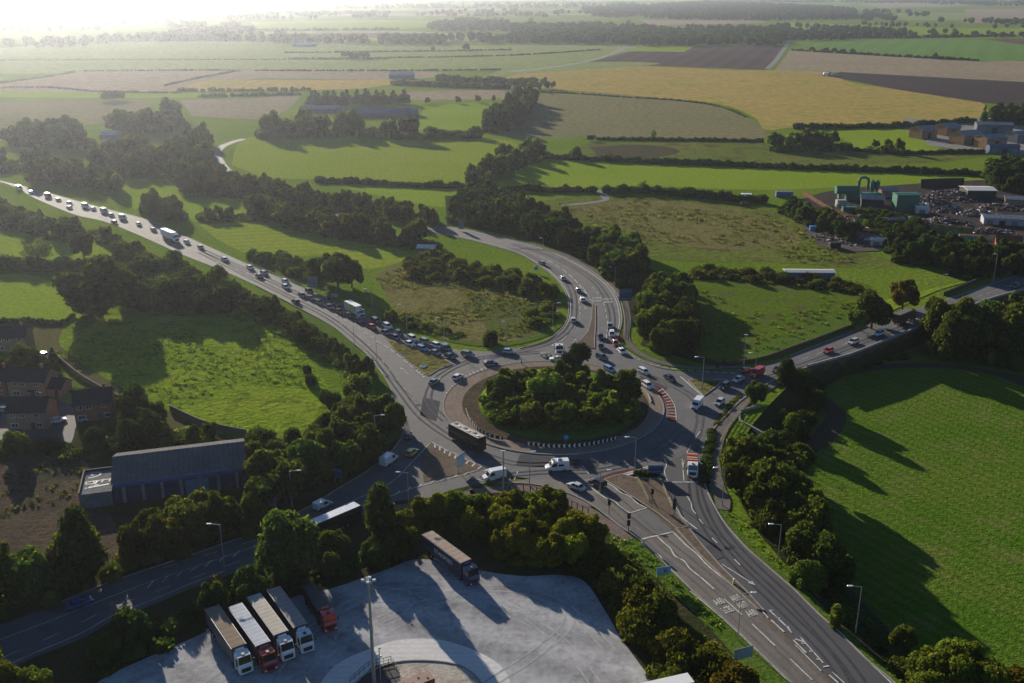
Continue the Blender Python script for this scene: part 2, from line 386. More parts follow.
def far_wood(polys, sp, hr, nq=26, size=1.1, name='distant_wood', tint=(.9, .9, .9)):
    """a far-off wood that reads as one mass: many small crowns in one mesh"""
    V = []; Fq = []; o = 0; cs, cf = cube_sphere(2)
    for poly in polys:
        for q in fill_points([G(x, y) for x, y in poly], sp, .45 if sp < 40 else .9):
            if noise.noise(Vector((q[0]*.006, q[1]*.003, 3))) < (-.02 if sp >= 40 else -.28): continue
            h = random.uniform(*hr); r = h*random.uniform(.4, .6); c = np.array([q[0], q[1], h*.5])
            v = cs*np.array([r, r, h*.5])*.9+c; V.append(v); Fq.append(cf+o); o += len(v)
            d = rng.normal(0, 1, (nq, 3)); d[:, 2] = np.abs(d[:, 2]); d /= np.linalg.norm(d, axis=1)[:, None]
            lv, lf = leaf_quads(c+d*np.array([r, r, h*.5]), d, size); V.append(lv); Fq.append(lf+o); o += len(lv)
    me = quad_mesh(name, np.vstack(V), np.vstack(Fq)); me.materials.append(LEAF); ob = bpy.data.objects.new(name, me); COL.objects.link(ob); ob.color = (*tint, 1)
    return ob
# ================================================================== THE SETTING
GRASS = surf('meadow grass', (.10, .165, .014), (.15, .20, .024), .012, fine=.7, bump=1.0, bdist=.5, bscale=.5, fine_amt=.45)
GR_BRIGHT = surf('bright pasture', (.17, .25, .018), (.20, .265, .026), .02, fine=.6, bump=.8, bdist=.4, bscale=.5)
GR_ROUGH = surf('rough pasture', (.14, .225, .014), (.19, .245, .022), .045, c3=(.075, .11, .012), fine=.9, bump=1.0, bdist=.9, bscale=.45, fine_amt=.5)
GR_MOWN = surf('mown pasture', (.19, .255, .022), (.22, .265, .03), .02, fine=.5, bump=.6, bdist=.3, bscale=.4, stripe=(12, 7, .14))
GR_RIGHT = surf('grass ley', (.070, .145, .012), (.108, .165, .02), .035, c3=(.14, .165, .04), fine=1.8, bump=1.0, bdist=.6, bscale=1.1, stripe=(-58, 3.0, .20), fine_amt=.5)
GR_DULL = surf('dull grass', (.105, .145, .024), (.135, .15, .034), .02, c3=(.08, .06, .035), fine=.4, bump=1.0, bdist=.7, bscale=.3)
GR_BROWN = surf('rough brown grass', (.14, .135, .045), (.18, .155, .06), .05, c3=(.07, .08, .022), fine=.7, bump=1.0, bdist=.7, bscale=.5, fine_amt=.45)
VERGE = surf('verge grass', (.07, .13, .018), (.10, .14, .028), .15, fine=1.5, bump=1.0, bdist=.25, bscale=1.6, fine_amt=.4)
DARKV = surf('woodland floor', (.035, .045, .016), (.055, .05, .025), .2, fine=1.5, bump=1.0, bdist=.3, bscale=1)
F_STUB = surf('stubble', (.20, .175, .09), (.17, .17, .08), .01, fine=.2, bump=.4, bdist=.3, bscale=.3, stripe=(5, 13, .10))
F_TAN = surf('pale stubble', (.29, .235, .16), (.25, .205, .14), .006, fine=.1, bump=.3, bdist=.3, bscale=.2, stripe=(-8, 22, .07))
F_GOLD = surf('golden crop', (.37, .26, .08), (.31, .25, .075), .006, c3=(.24, .24, .05), fine=.12, bump=.5, bdist=.5, bscale=.2, stripe=(-6, 18, .05))
F_PLO = surf('ploughed soil', (.085, .062, .06), (.105, .075, .07), .006, fine=.2, bump=.8, bdist=.5, bscale=.3, stripe=(72, 30, .2), fine_amt=.2)
F_PLO2 = surf('dark ploughed soil', (.062, .05, .052), (.075, .06, .06), .006, fine=.2, bump=.8, bdist=.5, bscale=.3, stripe=(-14, 24, .15), fine_amt=.2)
F_RED = surf('red brown soil', (.12, .07, .05), (.10, .065, .05), .006, fine=.1, bump=.3)
F_GREEN = surf('winter wheat', (.11, .21, .045), (.13, .22, .05), .005, fine=.1, bump=.4, bdist=.3, bscale=.2, stripe=(65, 40, .1))
F_PALE = surf('pale grass', (.19, .24, .08), (.22, .25, .09), .006, fine=.1, bump=.4, bdist=.3, bscale=.2, stripe=(0, 30, .05))
ASPH = surf('asphalt', (.104, .103, .108), (.124, .121, .124), .08, c3=(.084, .084, .09), fine=3, bump=.15, bdist=.02, bscale=6, rough=.85, spec=.2, fine_amt=.12)
ASPH_L = surf('worn asphalt', (.17, .152, .135), (.145, .13, .118), .06, c3=(.12, .11, .10), fine=3, bump=.15, bdist=.02, bscale=6, rough=.88, spec=.18, fine_amt=.12)
ASPH_D = surf('dark asphalt', (.062, .062, .07), (.075, .074, .082), .05, fine=3, bump=.15, bdist=.02, bscale=6, rough=.85, spec=.25, fine_amt=.12)
REDT = surf('red surfacing', (.14, .055, .045), (.11, .05, .045), .2, fine=3, bump=0, fine_amt=.15)
PAVE = surf('brown paving', (.18, .135, .105), (.14, .11, .085), .25, c3=(.10, .085, .06), fine=2, bump=.3, bdist=.04, bscale=3)
PATH_M = surf('footway', (.17, .15, .14), (.14, .125, .115), .2, fine=2.5, bump=.1)
DIRT = surf('bare earth', (.105, .078, .058), (.07, .055, .042), .12, c3=(.06, .07, .03), fine=1.2, bump=1, bdist=.3, bscale=.9, fine_amt=.45)
SLAB = surf('weathered concrete yard', (.46, .455, .46), (.37, .365, .375), .07, c3=(.27, .265, .275), fine=.9, bump=.3, bdist=.06, bscale=1.2, stripe=(-24, 9, .28), fine_amt=.22, rough=.75, lo=.3, hi=.7)
SLAB2 = surf('pale concrete lane', (.66, .64, .62), (.58, .57, .56), .1, fine=1.5, bump=.1, stripe=(0, 1.3, .08), fine_amt=.12, rough=.75)
ROUGHC = surf('rubble hardstanding', (.46, .42, .36), (.34, .31, .27), .3, fine=1.6, bump=.8, bdist=.1, bscale=2, fine_amt=.35)
# the sunken right-hand field: a hole in the ground sheet, a bank, and a floor five metres down
LOW = -5.0
hole_px = [(808, 367.5), (850, 356), (875, 346), (915, 330), (953, 314), (993, 299), (1030, 288.5), (1150, 250), (1400, 250), (1500, 420), (1300, 760), (990, 760), (912, 693), (868, 652), (820, 604), (786, 565), (760, 535), (742, 505), (737, 475), (740, 445), (752, 425), (770, 404), (790, 384)]
HOLE = [G(x, y) for x, y in hole_px]
offs = [1.2]*7 + [1.2, 8, 8, 8, 8] + [12]*4 + [14]*3 + [14, 14, 12, 8]
def inward(poly, offs):
    out = []; n = len(poly); area = sum(poly[i].x*poly[(i+1) % n].y-poly[(i+1) % n].x*poly[i].y for i in range(n)); sg = 1 if area > 0 else -1
    for i in range(n):
        a, b, c = poly[i-1], poly[i], poly[(i+1) % n]; t = ((b-a).normalized()+(c-b).normalized()).normalized()
        out.append(b+Vector((-t.y, t.x, 0))*sg*offs[i])
    return out
INNER = inward(HOLE, offs)
big = [Vector((-16000, -200, 0)), Vector((16000, -200, 0)), Vector((16000, 26000, 0)), Vector((-16000, 26000, 0))]
sheet('ground', big, 0, GRASS, [HOLE])
b = MB(); n = len(HOLE)
b.add([tuple(p) for p in HOLE]+[(p.x, p.y, LOW) for p in INNER], [(i, (i+1) % n, n+(i+1) % n, n+i) for i in range(n)]); b.build('embankment', DARKV)['kind'] = 'structure'
sheet('low_ground', INNER, LOW, VERGE)
def LG(pts, smooth=True): return gp(pts, LOW, smooth)
sheet('track', LG([(812, 378), (850, 368), (905, 363), (960, 366), (1040, 380), (1040, 392), (985, 373), (930, 369), (870, 372), (838, 380), (824, 392), (836, 404), (850, 418), (838, 440), (815, 455), (808, 480), (812, 520), (840, 575), (880, 620), (915, 655), (950, 690), (925, 700), (880, 645), (840, 605), (810, 560), (795, 500), (798, 460), (812, 435), (826, 415), (812, 400)], True), LOW+.03, surf('field track', (.075, .065, .045), (.06, .055, .035), .2, fine=1, bump=.5))
sheet('field', LG([(832, 387), (845, 376), (880, 370), (925, 368), (975, 372), (1045, 394), (1200, 440), (1300, 600), (1200, 760), (1020, 740), (985, 700), (940, 668), (905, 640), (868, 604), (838, 562), (820, 520), (812, 485), (815, 460), (835, 440), (846, 420), (842, 402)], True), LOW+.06, GR_RIGHT)
Z = [.02]
def fld(pts, m, z=None, smooth=True, name='field'):
    Z[0] += .0015; return sheet(name, gp(pts, 0, smooth), Z[0] if z is None else z, m)
# near fields
fld([(48, 345), (85, 328), (140, 300), (200, 312), (250, 312), (300, 345), (318, 372), (330, 395), (318, 420), (262, 434), (222, 430), (160, 402), (100, 372)], GR_ROUGH)
fld([(0, 222), (25, 222), (70, 232), (115, 255), (112, 262), (0, 256)], GR_BRIGHT)
fld([(-30, 276), (38, 276), (76, 302), (70, 322), (-30, 322)], GR_BRIGHT)
fld([(0, 320), (60, 322), (60, 345), (95, 372), (150, 402), (215, 432), (240, 440), (220, 446), (150, 420), (90, 385), (40, 350), (0, 340)], surf('dry bank', (.10, .10, .04), (.09, .085, .04), .2, fine=1, bump=.8, bdist=.3))
fld([(95, 196), (102, 183), (165, 179), (205, 190), (250, 210), (200, 222), (150, 214)], GR_BRIGHT)
fld([(200, 225), (255, 218), (330, 232), (402, 250), (405, 260), (365, 269), (330, 255), (262, 258), (215, 238)], GR_MOWN)
fld([(232, 165), (243, 140), (300, 133), (400, 136), (505, 140), (512, 152), (470, 184), (330, 180), (265, 178)], GR_MOWN)
fld([(318, 184), (400, 188), (468, 191), (440, 207), (345, 188)], GR_BRIGHT)
fld([(425, 106), (500, 104), (480, 128), (412, 130)], GR_BRIGHT)
fld([(545, 92), (620, 94), (680, 100), (722, 108), (755, 122), (764, 138), (700, 139), (590, 137), (512, 137), (520, 112)], F_STUB)
fld([(500, 78), (560, 66), (640, 66), (740, 70), (820, 71), (850, 82), (900, 90), (980, 102), (978, 120), (905, 125), (800, 127), (766, 130), (755, 118), (720, 104), (640, 96), (545, 89), (470, 88)], F_GOLD)
fld([(590, 62), (628, 52), (700, 46), (784, 45), (768, 70), (660, 66)], F_PLO, smooth=False)
fld([(628, 51), (634, 46.5), (694, 46.5), (684, 52)], GR_BRIGHT, smooth=False)
fld([(775, 70), (790, 50), (1060, 63), (1060, 85), (850, 73)], F_TAN, smooth=False)
fld([(827, 76), (840, 72), (1060, 84), (1060, 110), (985, 103), (900, 90)], F_PLO2, smooth=False)
fld([(795, 42), (890, 39), (1030, 41), (1060, 50), (1060, 58), (980, 62), (820, 50.5)], F_GREEN, smooth=False)
fld([(985, 39.3), (1060, 38.5), (1060, 50)], F_RED, smooth=False)
fld([(520, 206), (570, 197), (640, 196), (760, 208), (800, 222), (860, 250), (900, 265), (850, 268), (768, 262), (700, 262), (640, 255), (620, 235), (560, 225)], GR_DULL)
fld([(560, 208), (650, 200), (760, 215), (800, 240), (760, 250), (680, 245), (610, 225)], GR_BROWN)
fld([(690, 268), (860, 282), (860, 310), (800, 345), (740, 362), (690, 350), (670, 300)], surf('lower pasture', (.08, .13, .012), (.10, .14, .018), .03, c3=(.10, .09, .04), fine=.7, bump=.8, bdist=.4, bscale=.5))
fld([(375, 275), (410, 262), (500, 275), (548, 288), (560, 308), (540, 333), (500, 343), (450, 342), (400, 320)], GR_BROWN)
fld([(470, 300), (530, 300), (555, 318), (535, 338), (490, 335)], surf('scrub grass', (.08, .11, .025), (.11, .12, .04), .08, c3=(.13, .11, .045), fine=.8, bump=1, bdist=.5, bscale=.6))
fld([(515, 165), (560, 160), (700, 166), (850, 172), (980, 178), (970, 186), (880, 186), (760, 190), (640, 186), (540, 190), (515, 180)], GR_BRIGHT)
fld([(590, 142), (760, 142), (950, 150), (990, 155), (900, 164), (700, 162), (560, 156)], GR_DULL)
fld([(830, 131), (910, 130), (940, 145), (925, 152), (860, 150)], GR_BRIGHT)
fld([(590, 147), (650, 145), (680, 152), (640, 160), (600, 158)], surf('turned soil', (.08, .065, .04), (.06, .06, .03), .1, fine=.5))
# farther fields
fld([(-30, 50), (110, 42), (310, 42), (380, 46), (620, 44.5), (640, 47), (590, 60), (500, 70), (330, 71), (200, 71), (0, 74), (-60, 70)], F_PALE)
fld([(-30, 88), (85, 72.5), (260, 71), (440, 72), (400, 80), (250, 79), (150, 93), (-20, 90)], F_TAN)
fld([(165, 91), (208, 80), (425, 80), (360, 89), (250, 91)], F_GOLD, smooth=False)
fld([(180, 100), (256, 98), (300, 95), (268, 118), (192, 116)], surf('fallow', (.25, .21, .15), (.21, .185, .12), .01, fine=.2))
fld([(-20, 104), (110, 100), (150, 104), (115, 122), (-20, 130)], F_STUB)
fld([(0, 91), (180, 93), (300, 93), (180, 98), (0, 97)], GR_BRIGHT)
fld([(400, 92), (520, 90), (520, 98), (410, 100)], F_TAN)
fld([(500, 70), (590, 62), (660, 64), (545, 72), (480, 78)], F_PALE)
fld([(250, 22), (400, 20), (440, 24), (380, 30), (260, 30)], GR_BRIGHT)
fld([(256, 32), (400, 31), (500, 38), (480, 41), (300, 40)], F_PALE)
fld([(280, 34), (420, 33), (420, 37), (300, 38)], surf('far fallow', (.15, .11, .08), (.13, .1, .08), .01, fine=.2))
fld([(780, 22), (960, 28), (1060, 28), (1060, 36), (900, 38), (800, 36)], GR_BRIGHT)
fld([(965, 9), (1060, 8), (1060, 24), (965, 23)], F_TAN, smooth=False)
fld([(860, 4), (960, 2), (960, 6), (880, 8)], F_TAN); fld([(810, 5), (855, 5), (860, 12), (812, 12)], F_GREEN)
fld([(640, 20), (740, 20), (760, 23), (650, 25)], F_TAN); fld([(900, 13), (965, 13), (965, 20), (880, 20)], F_PALE)
for y0, c in ((14, F_PALE), (9, F_TAN), (4, F_PALE), (0, GR_BRIGHT), (-4, F_TAN)):
    for k in range(7):
        x = random.uniform(-60, 640); w = random.uniform(60, 190); h = random.uniform(.8, 2.2)
        fld([(x, y0), (x+w, y0-random.uniform(0, 1)), (x+w*.9, y0+h), (x-w*.1, y0+h)], c if k % 2 else random.choice((GR_BRIGHT, F_PALE, F_TAN)), smooth=False)
# lanes between far fields
b = MB(); 
for ln, w in (([(512, 72), (560, 66), (600, 58), (632, 45)], 9), ([(767, 69), (776, 60), (790, 40)], 8), ([(244, 139), (230, 143), (219, 149), (218, 158), (226, 170), (240, 181), (262, 191), (300, 201), (335, 212), (360, 222)], 6), ([(600, 190), (604, 196), (602, 201), (560, 206)], 4)):
    b.rib(gp(ln, .16), w)
b.build('lane', ASPH)['kind'] = 'structure'
# ------------------------------------------------------------------ woodland floors and verges
def verge(pts, m=VERGE, z=None, name='verge', smooth=True): return fld(pts, m, z, smooth, name)
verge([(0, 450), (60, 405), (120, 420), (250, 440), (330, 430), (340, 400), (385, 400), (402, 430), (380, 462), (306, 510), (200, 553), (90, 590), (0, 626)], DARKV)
verge([(-20, 470), (60, 452), (92, 470), (108, 510), (125, 560), (60, 560), (-20, 560)], DIRT, name='bare_ground')
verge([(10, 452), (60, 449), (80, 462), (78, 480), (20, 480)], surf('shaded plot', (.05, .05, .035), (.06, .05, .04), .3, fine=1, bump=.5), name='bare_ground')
verge([(-10, 380), (70, 405), (75, 430), (60, 450), (-10, 450)], ASPH_D, name='yard')
verge([(66, 383), (80, 378), (100, 392), (76, 398)], VERGE, name='lawn')
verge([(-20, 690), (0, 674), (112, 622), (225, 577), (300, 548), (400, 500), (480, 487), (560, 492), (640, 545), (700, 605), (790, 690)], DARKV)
verge([(612, 527), (640, 543), (687, 589), (737, 634), (795, 690), (765, 690), (720, 640), (680, 600), (640, 565), (610, 540)])
verge([(712, 508), (720, 500), (745, 538), (780, 570), (820, 606), (868, 654), (905, 690), (890, 690), (843, 640), (768, 571), (727, 530)])
verge([(560, 490), (590, 500), (600, 508), (585, 506), (555, 494)])
verge([(330, 320), (400, 400), (405, 430), (385, 445), (375, 430), (380, 400), (340, 350), (310, 330), (290, 310)])
verge([(256, 268), (330, 292), (400, 325), (450, 342), (500, 347), (548, 336), (568, 318), (552, 330), (520, 340), (480, 343), (430, 334), (340, 288), (262, 262)])
verge([(618, 345), (640, 350), (700, 363), (735, 367), (702, 371), (652, 364)])
verge([(608, 284), (626, 315), (626, 342), (618, 342), (621, 318), (612, 295)])
verge([(565, 262), (600, 276), (618, 300), (610, 290), (580, 268)])
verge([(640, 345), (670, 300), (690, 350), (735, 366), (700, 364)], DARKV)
verge([(735, 366), (790, 350), (860, 320), (880, 312), (860, 306), (800, 330), (740, 352)])
verge([(885, 300), (990, 276), (940, 290), (890, 312)], GR_BRIGHT)
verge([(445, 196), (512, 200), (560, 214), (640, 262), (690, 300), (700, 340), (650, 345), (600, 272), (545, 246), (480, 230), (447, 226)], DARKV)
# ------------------------------------------------------------------ roads
def edge(*segs):
    out = []
    for s in segs: out += sm(s) if len(s) > 2 else list(s)
    return out
def road(pts, m, name='carriageway'):
    Z[0] += .004; return sheet(name, [G(x, y) for x, y in pts], Z[0], m)
Z[0] = .17
w_up = [(-20, 176), (5, 182), (30, 188), (75, 200.5), (110, 210), (150, 221), (200, 243), (256, 268), (288, 281), (321, 296), (341, 304), (370, 318), (396, 331), (412, 337), (428, 343)]
w_lo = [(-20, 177), (5, 183.5), (20, 190), (38, 200), (75, 215), (105, 222), (140, 236), (180, 254), (220, 270), (256, 286), (294, 306), (331, 326), (351, 342), (366, 354.5), (378.5, 369.5), (388.5, 384.5), (396, 402), (402, 424.5)]
sw_up = [(402, 424.5), (403.5, 434.5), (396, 447), (381, 462), (363.5, 474.5), (338.5, 489.5), (306, 509.5), (256, 533), (225, 544.5), (185, 558), (107, 584.5), (50, 608), (0, 626), (-60, 650)]
sw_lo = [(-60, 698), (0, 674), (35, 658), (82, 639.5), (112, 622), (155, 604.5), (190, 589.5), (225, 577), (256, 563), (300, 541), (350, 518), (396, 502), (431, 498), (451, 491), (481, 484.5), (512, 483.5)]
road(edge(w_up, [(461, 351), (500, 352)], [(500, 440), (440, 440)], w_lo[::-1]), ASPH)
road(edge([(400, 415), (470, 400)], [(500, 440), (512, 483.5)], sw_lo[::-1], sw_up[::-1]), ASPH)
# north arm
n_out = [(425, 222.5), (445, 227), (473.5, 231), (512, 240), (542, 247.5), (572, 260), (596, 274.5), (611, 288), (619, 303), (622, 320), (619, 334), (618, 343), (632, 355), (652, 366), (674, 371)]
n_in = [(425, 230), (443.5, 235), (473, 241), (512, 252), (527, 258.5), (544.5, 270), (559.5, 283.5), (568, 301), (567, 321), (557, 333.5), (544.5, 342), (520, 349), (493, 353), (461, 351)]
road(edge(n_out, [(680, 395), (650, 400)], [(500, 395), (461, 351)], n_in[::-1]), ASPH)
# east arm
e_up = [(652, 366), (674.5, 371), (702, 373), (735, 371), (768, 365), (800, 351.5), (826, 342), (850, 331), (888, 318), (953, 297), (980, 287), (1024, 271), (1100, 246)]
e_lo = [(1100, 262), (1030, 288.5), (993, 299), (953, 314), (915, 330), (875, 346), (850, 356), (808, 367.5), (780, 378), (755, 392), (740, 402), (730, 412), (719.5, 423), (709.5, 435), (703, 448), (702, 467), (706, 489), (717, 512)]
road(edge(e_up, e_lo, [(660, 500), (640, 400)]), ASPH)
# south-east right carriageway (outbound) and left carriageway (inbound)
se_rr = [(717, 512), (727, 527), (747, 549.5), (768, 568), (793, 589.5), (818, 614.5), (843, 637), (868, 662), (893, 683), (925, 715)]
road(edge([(640, 400), (690, 400), (706, 489)], se_rr, [(860, 715), (833, 683)], [(833, 683), (815, 665), (790, 640), (765, 612), (745, 590), (722, 568), (700, 543), (681, 518), (668, 500), (664, 485), (655, 468)]), ASPH_D)
se_ll = [(500, 484), (527, 484.5), (554.5, 489.5), (577, 498), (594.5, 508), (619.5, 527), (640, 541), (662, 562), (687, 587), (712, 609.5), (737, 632), (768, 662), (790, 683), (825, 718)]
se_lr = [(868, 718), (829, 683), (815, 668), (790, 645), (765, 620), (745, 598), (725, 580), (700, 557), (672, 531), (647, 510), (622, 493), (605, 481), (590, 470)]
road(edge(se_ll, se_lr), ASPH_L)
# roundabout ring
def ring_pts(rx, ry, n=72, c=None):
    c = c or RC; return [Vector((c.x+rx*math.cos(2*math.pi*i/n), c.y+ry*math.sin(2*math.pi*i/n), 0)) for i in range(n)]
a_w, a_e, a_n, a_s = G(443, 408), G(664, 408), G(553, 362), G(553, 455.5)
RC = Vector(((a_w.x+a_e.x)/2, (a_n.y+a_s.y)/2, 0)); RX = (a_e.x-a_w.x)/2; RY = (a_n.y-a_s.y)/2
print('roundabout', RC, RX, RY)
Z[0] += .004; sheet('roundabout_road', ring_pts(RX+13.5, RY+13), Z[0], ASPH)
# worn and patched bits of surface
Z[0] += .004
for q in ([(600, 395), (700, 402), (712, 430), (690, 455), (640, 450)],): pass
road([(556, 498), (607, 481), (622, 493), (594, 508)], ASPH_L)
road([(648, 510), (672, 531), (640, 541), (620, 527)], ASPH, 'crossing')
road([(625.5, 329), (623, 343), (620, 338)], REDT)
# central island: apron, planted mound
Z[0] += .01
b = MB(); b.prism(ring_pts(RX, RY, 96), 0, Z[0]+.10); o = b.build('island_apron', surf('apron paving', (.25, .20, .165), (.21, .17, .14), .25, fine=2, bump=.2, bdist=.03)); o['kind'] = 'structure'
b = MB(); b.prism(ring_pts(RX-4.6, RY-4.6, 96, RC+Vector((.5, 0, 0))), 0, Z[0]+.22); o = b.build('central_island', DIRT); o['kind'] = 'structure'
b = MB(); pr = []
for k, (f, z) in enumerate(((1, .4), (.9, .8), (.7, 1.3), (.4, 1.6), (.05, 1.7))): pr.append([(RC.x+1.6+(RX-7.6)*f*math.cos(2*math.pi*i/64), RC.y+(RY-6.4)*f*math.sin(2*math.pi*i/64), z) for i in range(64)])
b.loft(pr); b.build('island_mound', VERGE, smooth=True)['kind'] = 'structure'
# splitter islands (raised), medians
sheet('median', gp([(640, 498), (668, 515), (700, 545), (765, 605), (800, 645), (845, 695), (822, 690), (790, 652), (740, 602), (690, 558), (660, 530)], 0, False), .16, PAVE)
def island(pts, m, h=.45, name='traffic_island', smooth=False, top=.12, flat=False):
    if flat: return sheet('paved_splitter', gp(pts, 0, smooth), RZ-.003, m)
    P = gp(pts, 0, smooth); b = MB(); b.prism([(p.x, p.y) for p in P], .1, Z[0]+.0+top); o = b.build(name, m); o['kind'] = 'structure'
    k = MB(); k.rib([(p.x, p.y, 0) for p in P]+[(P[0].x, P[0].y, 0)], .3, Z[0]-.05, top+.07); k.build('kerb', KERB)['kind'] = 'structure'; return o
Z[0] += .02
print('road z', Z[0])
RZ = Z[0]
island([(385.5, 339), (410, 348), (444.6, 360.5), (452.5, 364.8), (437, 371), (429, 376.5), (425, 375.5), (408, 362), (394, 350.5)], GR_BROWN)
island([(592.5, 303), (595.5, 306), (595.5, 325), (594.5, 340), (594.5, 349), (578, 349), (568, 348), (580, 341), (588, 332), (591.5, 320)], PAVE)
island([(431, 443.5), (447, 452), (466, 461), (484, 468.5), (478, 471.5), (455, 476), (434, 480), (424, 483), (421, 457)], PAVE, flat=True)
island([(688, 381), (700, 380), (721, 381), (718, 386), (711, 391), (704, 396.5), (697, 390)], GR_BROWN)
island([(604, 480.5), (613, 477), (622, 475), (636, 479.5), (661, 479.5), (663, 486), (668, 500), (677, 514), (690, 530), (676, 529), (660, 516), (648, 508), (636, 500), (622, 491.5)], PAVE)
island([(676, 530), (688, 528), (700, 544), (722, 569), (745, 591), (764, 612), (757, 610), (738, 592.5), (722, 577.5), (700, 556)], PAVE)
def footway(line, w, m=PATH_M, name='footway'):
    b = MB(); b.rib(gp(line, .05), w, None, .17); o = b.build(name, m); o['kind'] = 'structure'; return o
footway([(470, 493), (512, 488.5), (535, 490), (556, 496), (578, 506), (600, 520), (618, 533), (626, 541)], 3.2, surf('pink footway', (.20, .155, .135), (.17, .135, .12), .3, fine=2))
footway([(790, 374), (765, 389), (747, 400), (733, 415), (722, 430), (715.5, 448), (714, 470), (718, 488), (723, 500), (722, 510)], 3.2)
footway([(395, 508), (431, 504), (455, 497), (475, 492)], 2.2)
footway([(404, 420), (406, 430), (402, 440), (392, 455), (370, 474), (340, 492)], 1.8)
footway([(520, 248.5), (560, 253), (590, 268), (609, 283), (624, 300), (628, 320), (628, 342), (650, 359), (690, 368), (740, 367)], 2.0)
# kerbs along the main outer edges
b = MB()
for ln in (w_lo[9:], sw_up[:12], se_ll, se_rr, n_out[2:], n_in[3:12], e_lo[6:]): b.rib(gp(ln, 0), .3, RZ-.05, .17)
b.rib([(p.x, p.y, 0) for p in ring_pts(RX+.05, RY+.05, 96)+[ring_pts(RX+.05, RY+.05, 96)[0]]], .3, RZ-.05, .22)
b.build('kerb', KERB)['kind'] = 'structure'
# car park
road(sm([(80, 700), (110, 676), (200, 636), (212, 628), (300, 596), (330, 590), (380, 573), (420, 560), (470, 570), (520, 577), (560, 576), (585, 583), (605, 612), (625, 645), (655, 690), (650, 720), (80, 720)]), SLAB, 'lorry_park')
road(sm([(310, 700), (335, 667), (370, 650), (400, 641), (440, 641), (480, 654), (505, 672), (515, 700)]), SLAB2, 'turning_lane')
road(sm([(345, 705), (360, 680), (390, 665), (425, 662), (460, 667), (480, 683), (484, 705)]), ROUGHC, 'hardstanding')
b = MB(); b.rib(gp([(345, 705), (360, 680), (390, 665), (425, 662), (460, 667), (480, 683), (484, 705)]), .25, Z[0], .15); b.build('kerb', KERB)['kind'] = 'structure'
# ------------------------------------------------------------------ wear: tyre tracks, joints, patches
def wear_mat(name, c, d):
    return surf(name, c, d, .35, fine=2, bump=0, fine_amt=.2, lo=.3, hi=.6)
WEAR = wear_mat('tyre worn lane', (.096, .095, .1), (.12, .117, .12)); WEAR2 = wear_mat('tyre track', (.27, .268, .275), (.42, .415, .42)); WEAR3 = wear_mat('dark lane wear', (.060, .060, .067), (.075, .074, .082)); WEAR4 = wear_mat('pale lane wear', (.135, .122, .112), (.168, .15, .133))
def tracks(items, m, z, w=.55, gap=1.7):
    b = MB()
    for ln in items:
        z += .002; P = gp(ln, z)
        for s in (-1, 1):
            Q = []
            for i, p in enumerate(P):
                t = P[min(i+1, len(P)-1)]-P[max(i-1, 0)]; t.normalize(); Q.append(p+Vector((-t.y, t.x, 0))*s*gap/2)
            b.rib(Q, w)
    b.build('tyre_track', m)['kind'] = 'structure'
tracks([[(200, 249), (256, 274), (300, 294.5), (340, 312.5), (390, 336), (440, 354)], [(200, 252), (256, 280), (294, 299), (331, 319), (355, 338), (380, 362), (400, 390), (425, 420), (470, 448), (520, 464), (580, 462)],
  [(640, 372), (690, 395), (700, 420), (690, 450)], [(512, 244), (550, 256), (585, 274), (603, 292), (612, 315), (610, 340)], [(512, 248), (545, 264), (570, 286), (574, 312), (566, 332), (540, 346), (490, 358)], [(760, 380), (820, 358), (900, 328), (980, 300)], [(445, 420), (428, 400), (440, 376), (480, 358), (540, 352)], [(680, 430), (650, 455), (600, 470), (540, 472), (480, 478)]], WEAR, RZ-.018)
tracks([[(700, 470), (708, 500), (722, 530), (750, 562), (790, 600), (840, 655), (866, 690)], [(692, 478), (696, 505), (712, 535), (738, 566), (775, 602), (825, 652), (850, 690)]], WEAR3, RZ-.018)
tracks([[(600, 494), (630, 521), (662, 551), (700, 582), (740, 620), (790, 668), (815, 695)], [(612, 493), (643, 523), (680, 553), (715, 582), (750, 612), (795, 655), (830, 690)]], WEAR4, RZ-.018)
for x, y in (): pass
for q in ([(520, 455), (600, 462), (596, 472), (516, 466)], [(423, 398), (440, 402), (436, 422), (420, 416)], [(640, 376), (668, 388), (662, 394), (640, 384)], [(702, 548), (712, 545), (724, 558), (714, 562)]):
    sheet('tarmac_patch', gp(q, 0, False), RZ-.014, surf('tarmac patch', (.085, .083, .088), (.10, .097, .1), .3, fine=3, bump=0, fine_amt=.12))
tracks([[(260, 690), (300, 640), (360, 600), (430, 590), (500, 600), (560, 640)], [(340, 600), (380, 590), (420, 600), (440, 625)], [(330, 640), (335, 615), (360, 600), (400, 600)], [(480, 690), (540, 650), (570, 620), (560, 590)], [(600, 690), (560, 640), (500, 610), (440, 600), (380, 620)], [(200, 690), (250, 660), (300, 640), (340, 650)], [(440, 600), (470, 590), (520, 590), (570, 610), (610, 650)]], WEAR2, Z[0]+.004 if False else RZ+.012, .4, 1.9)
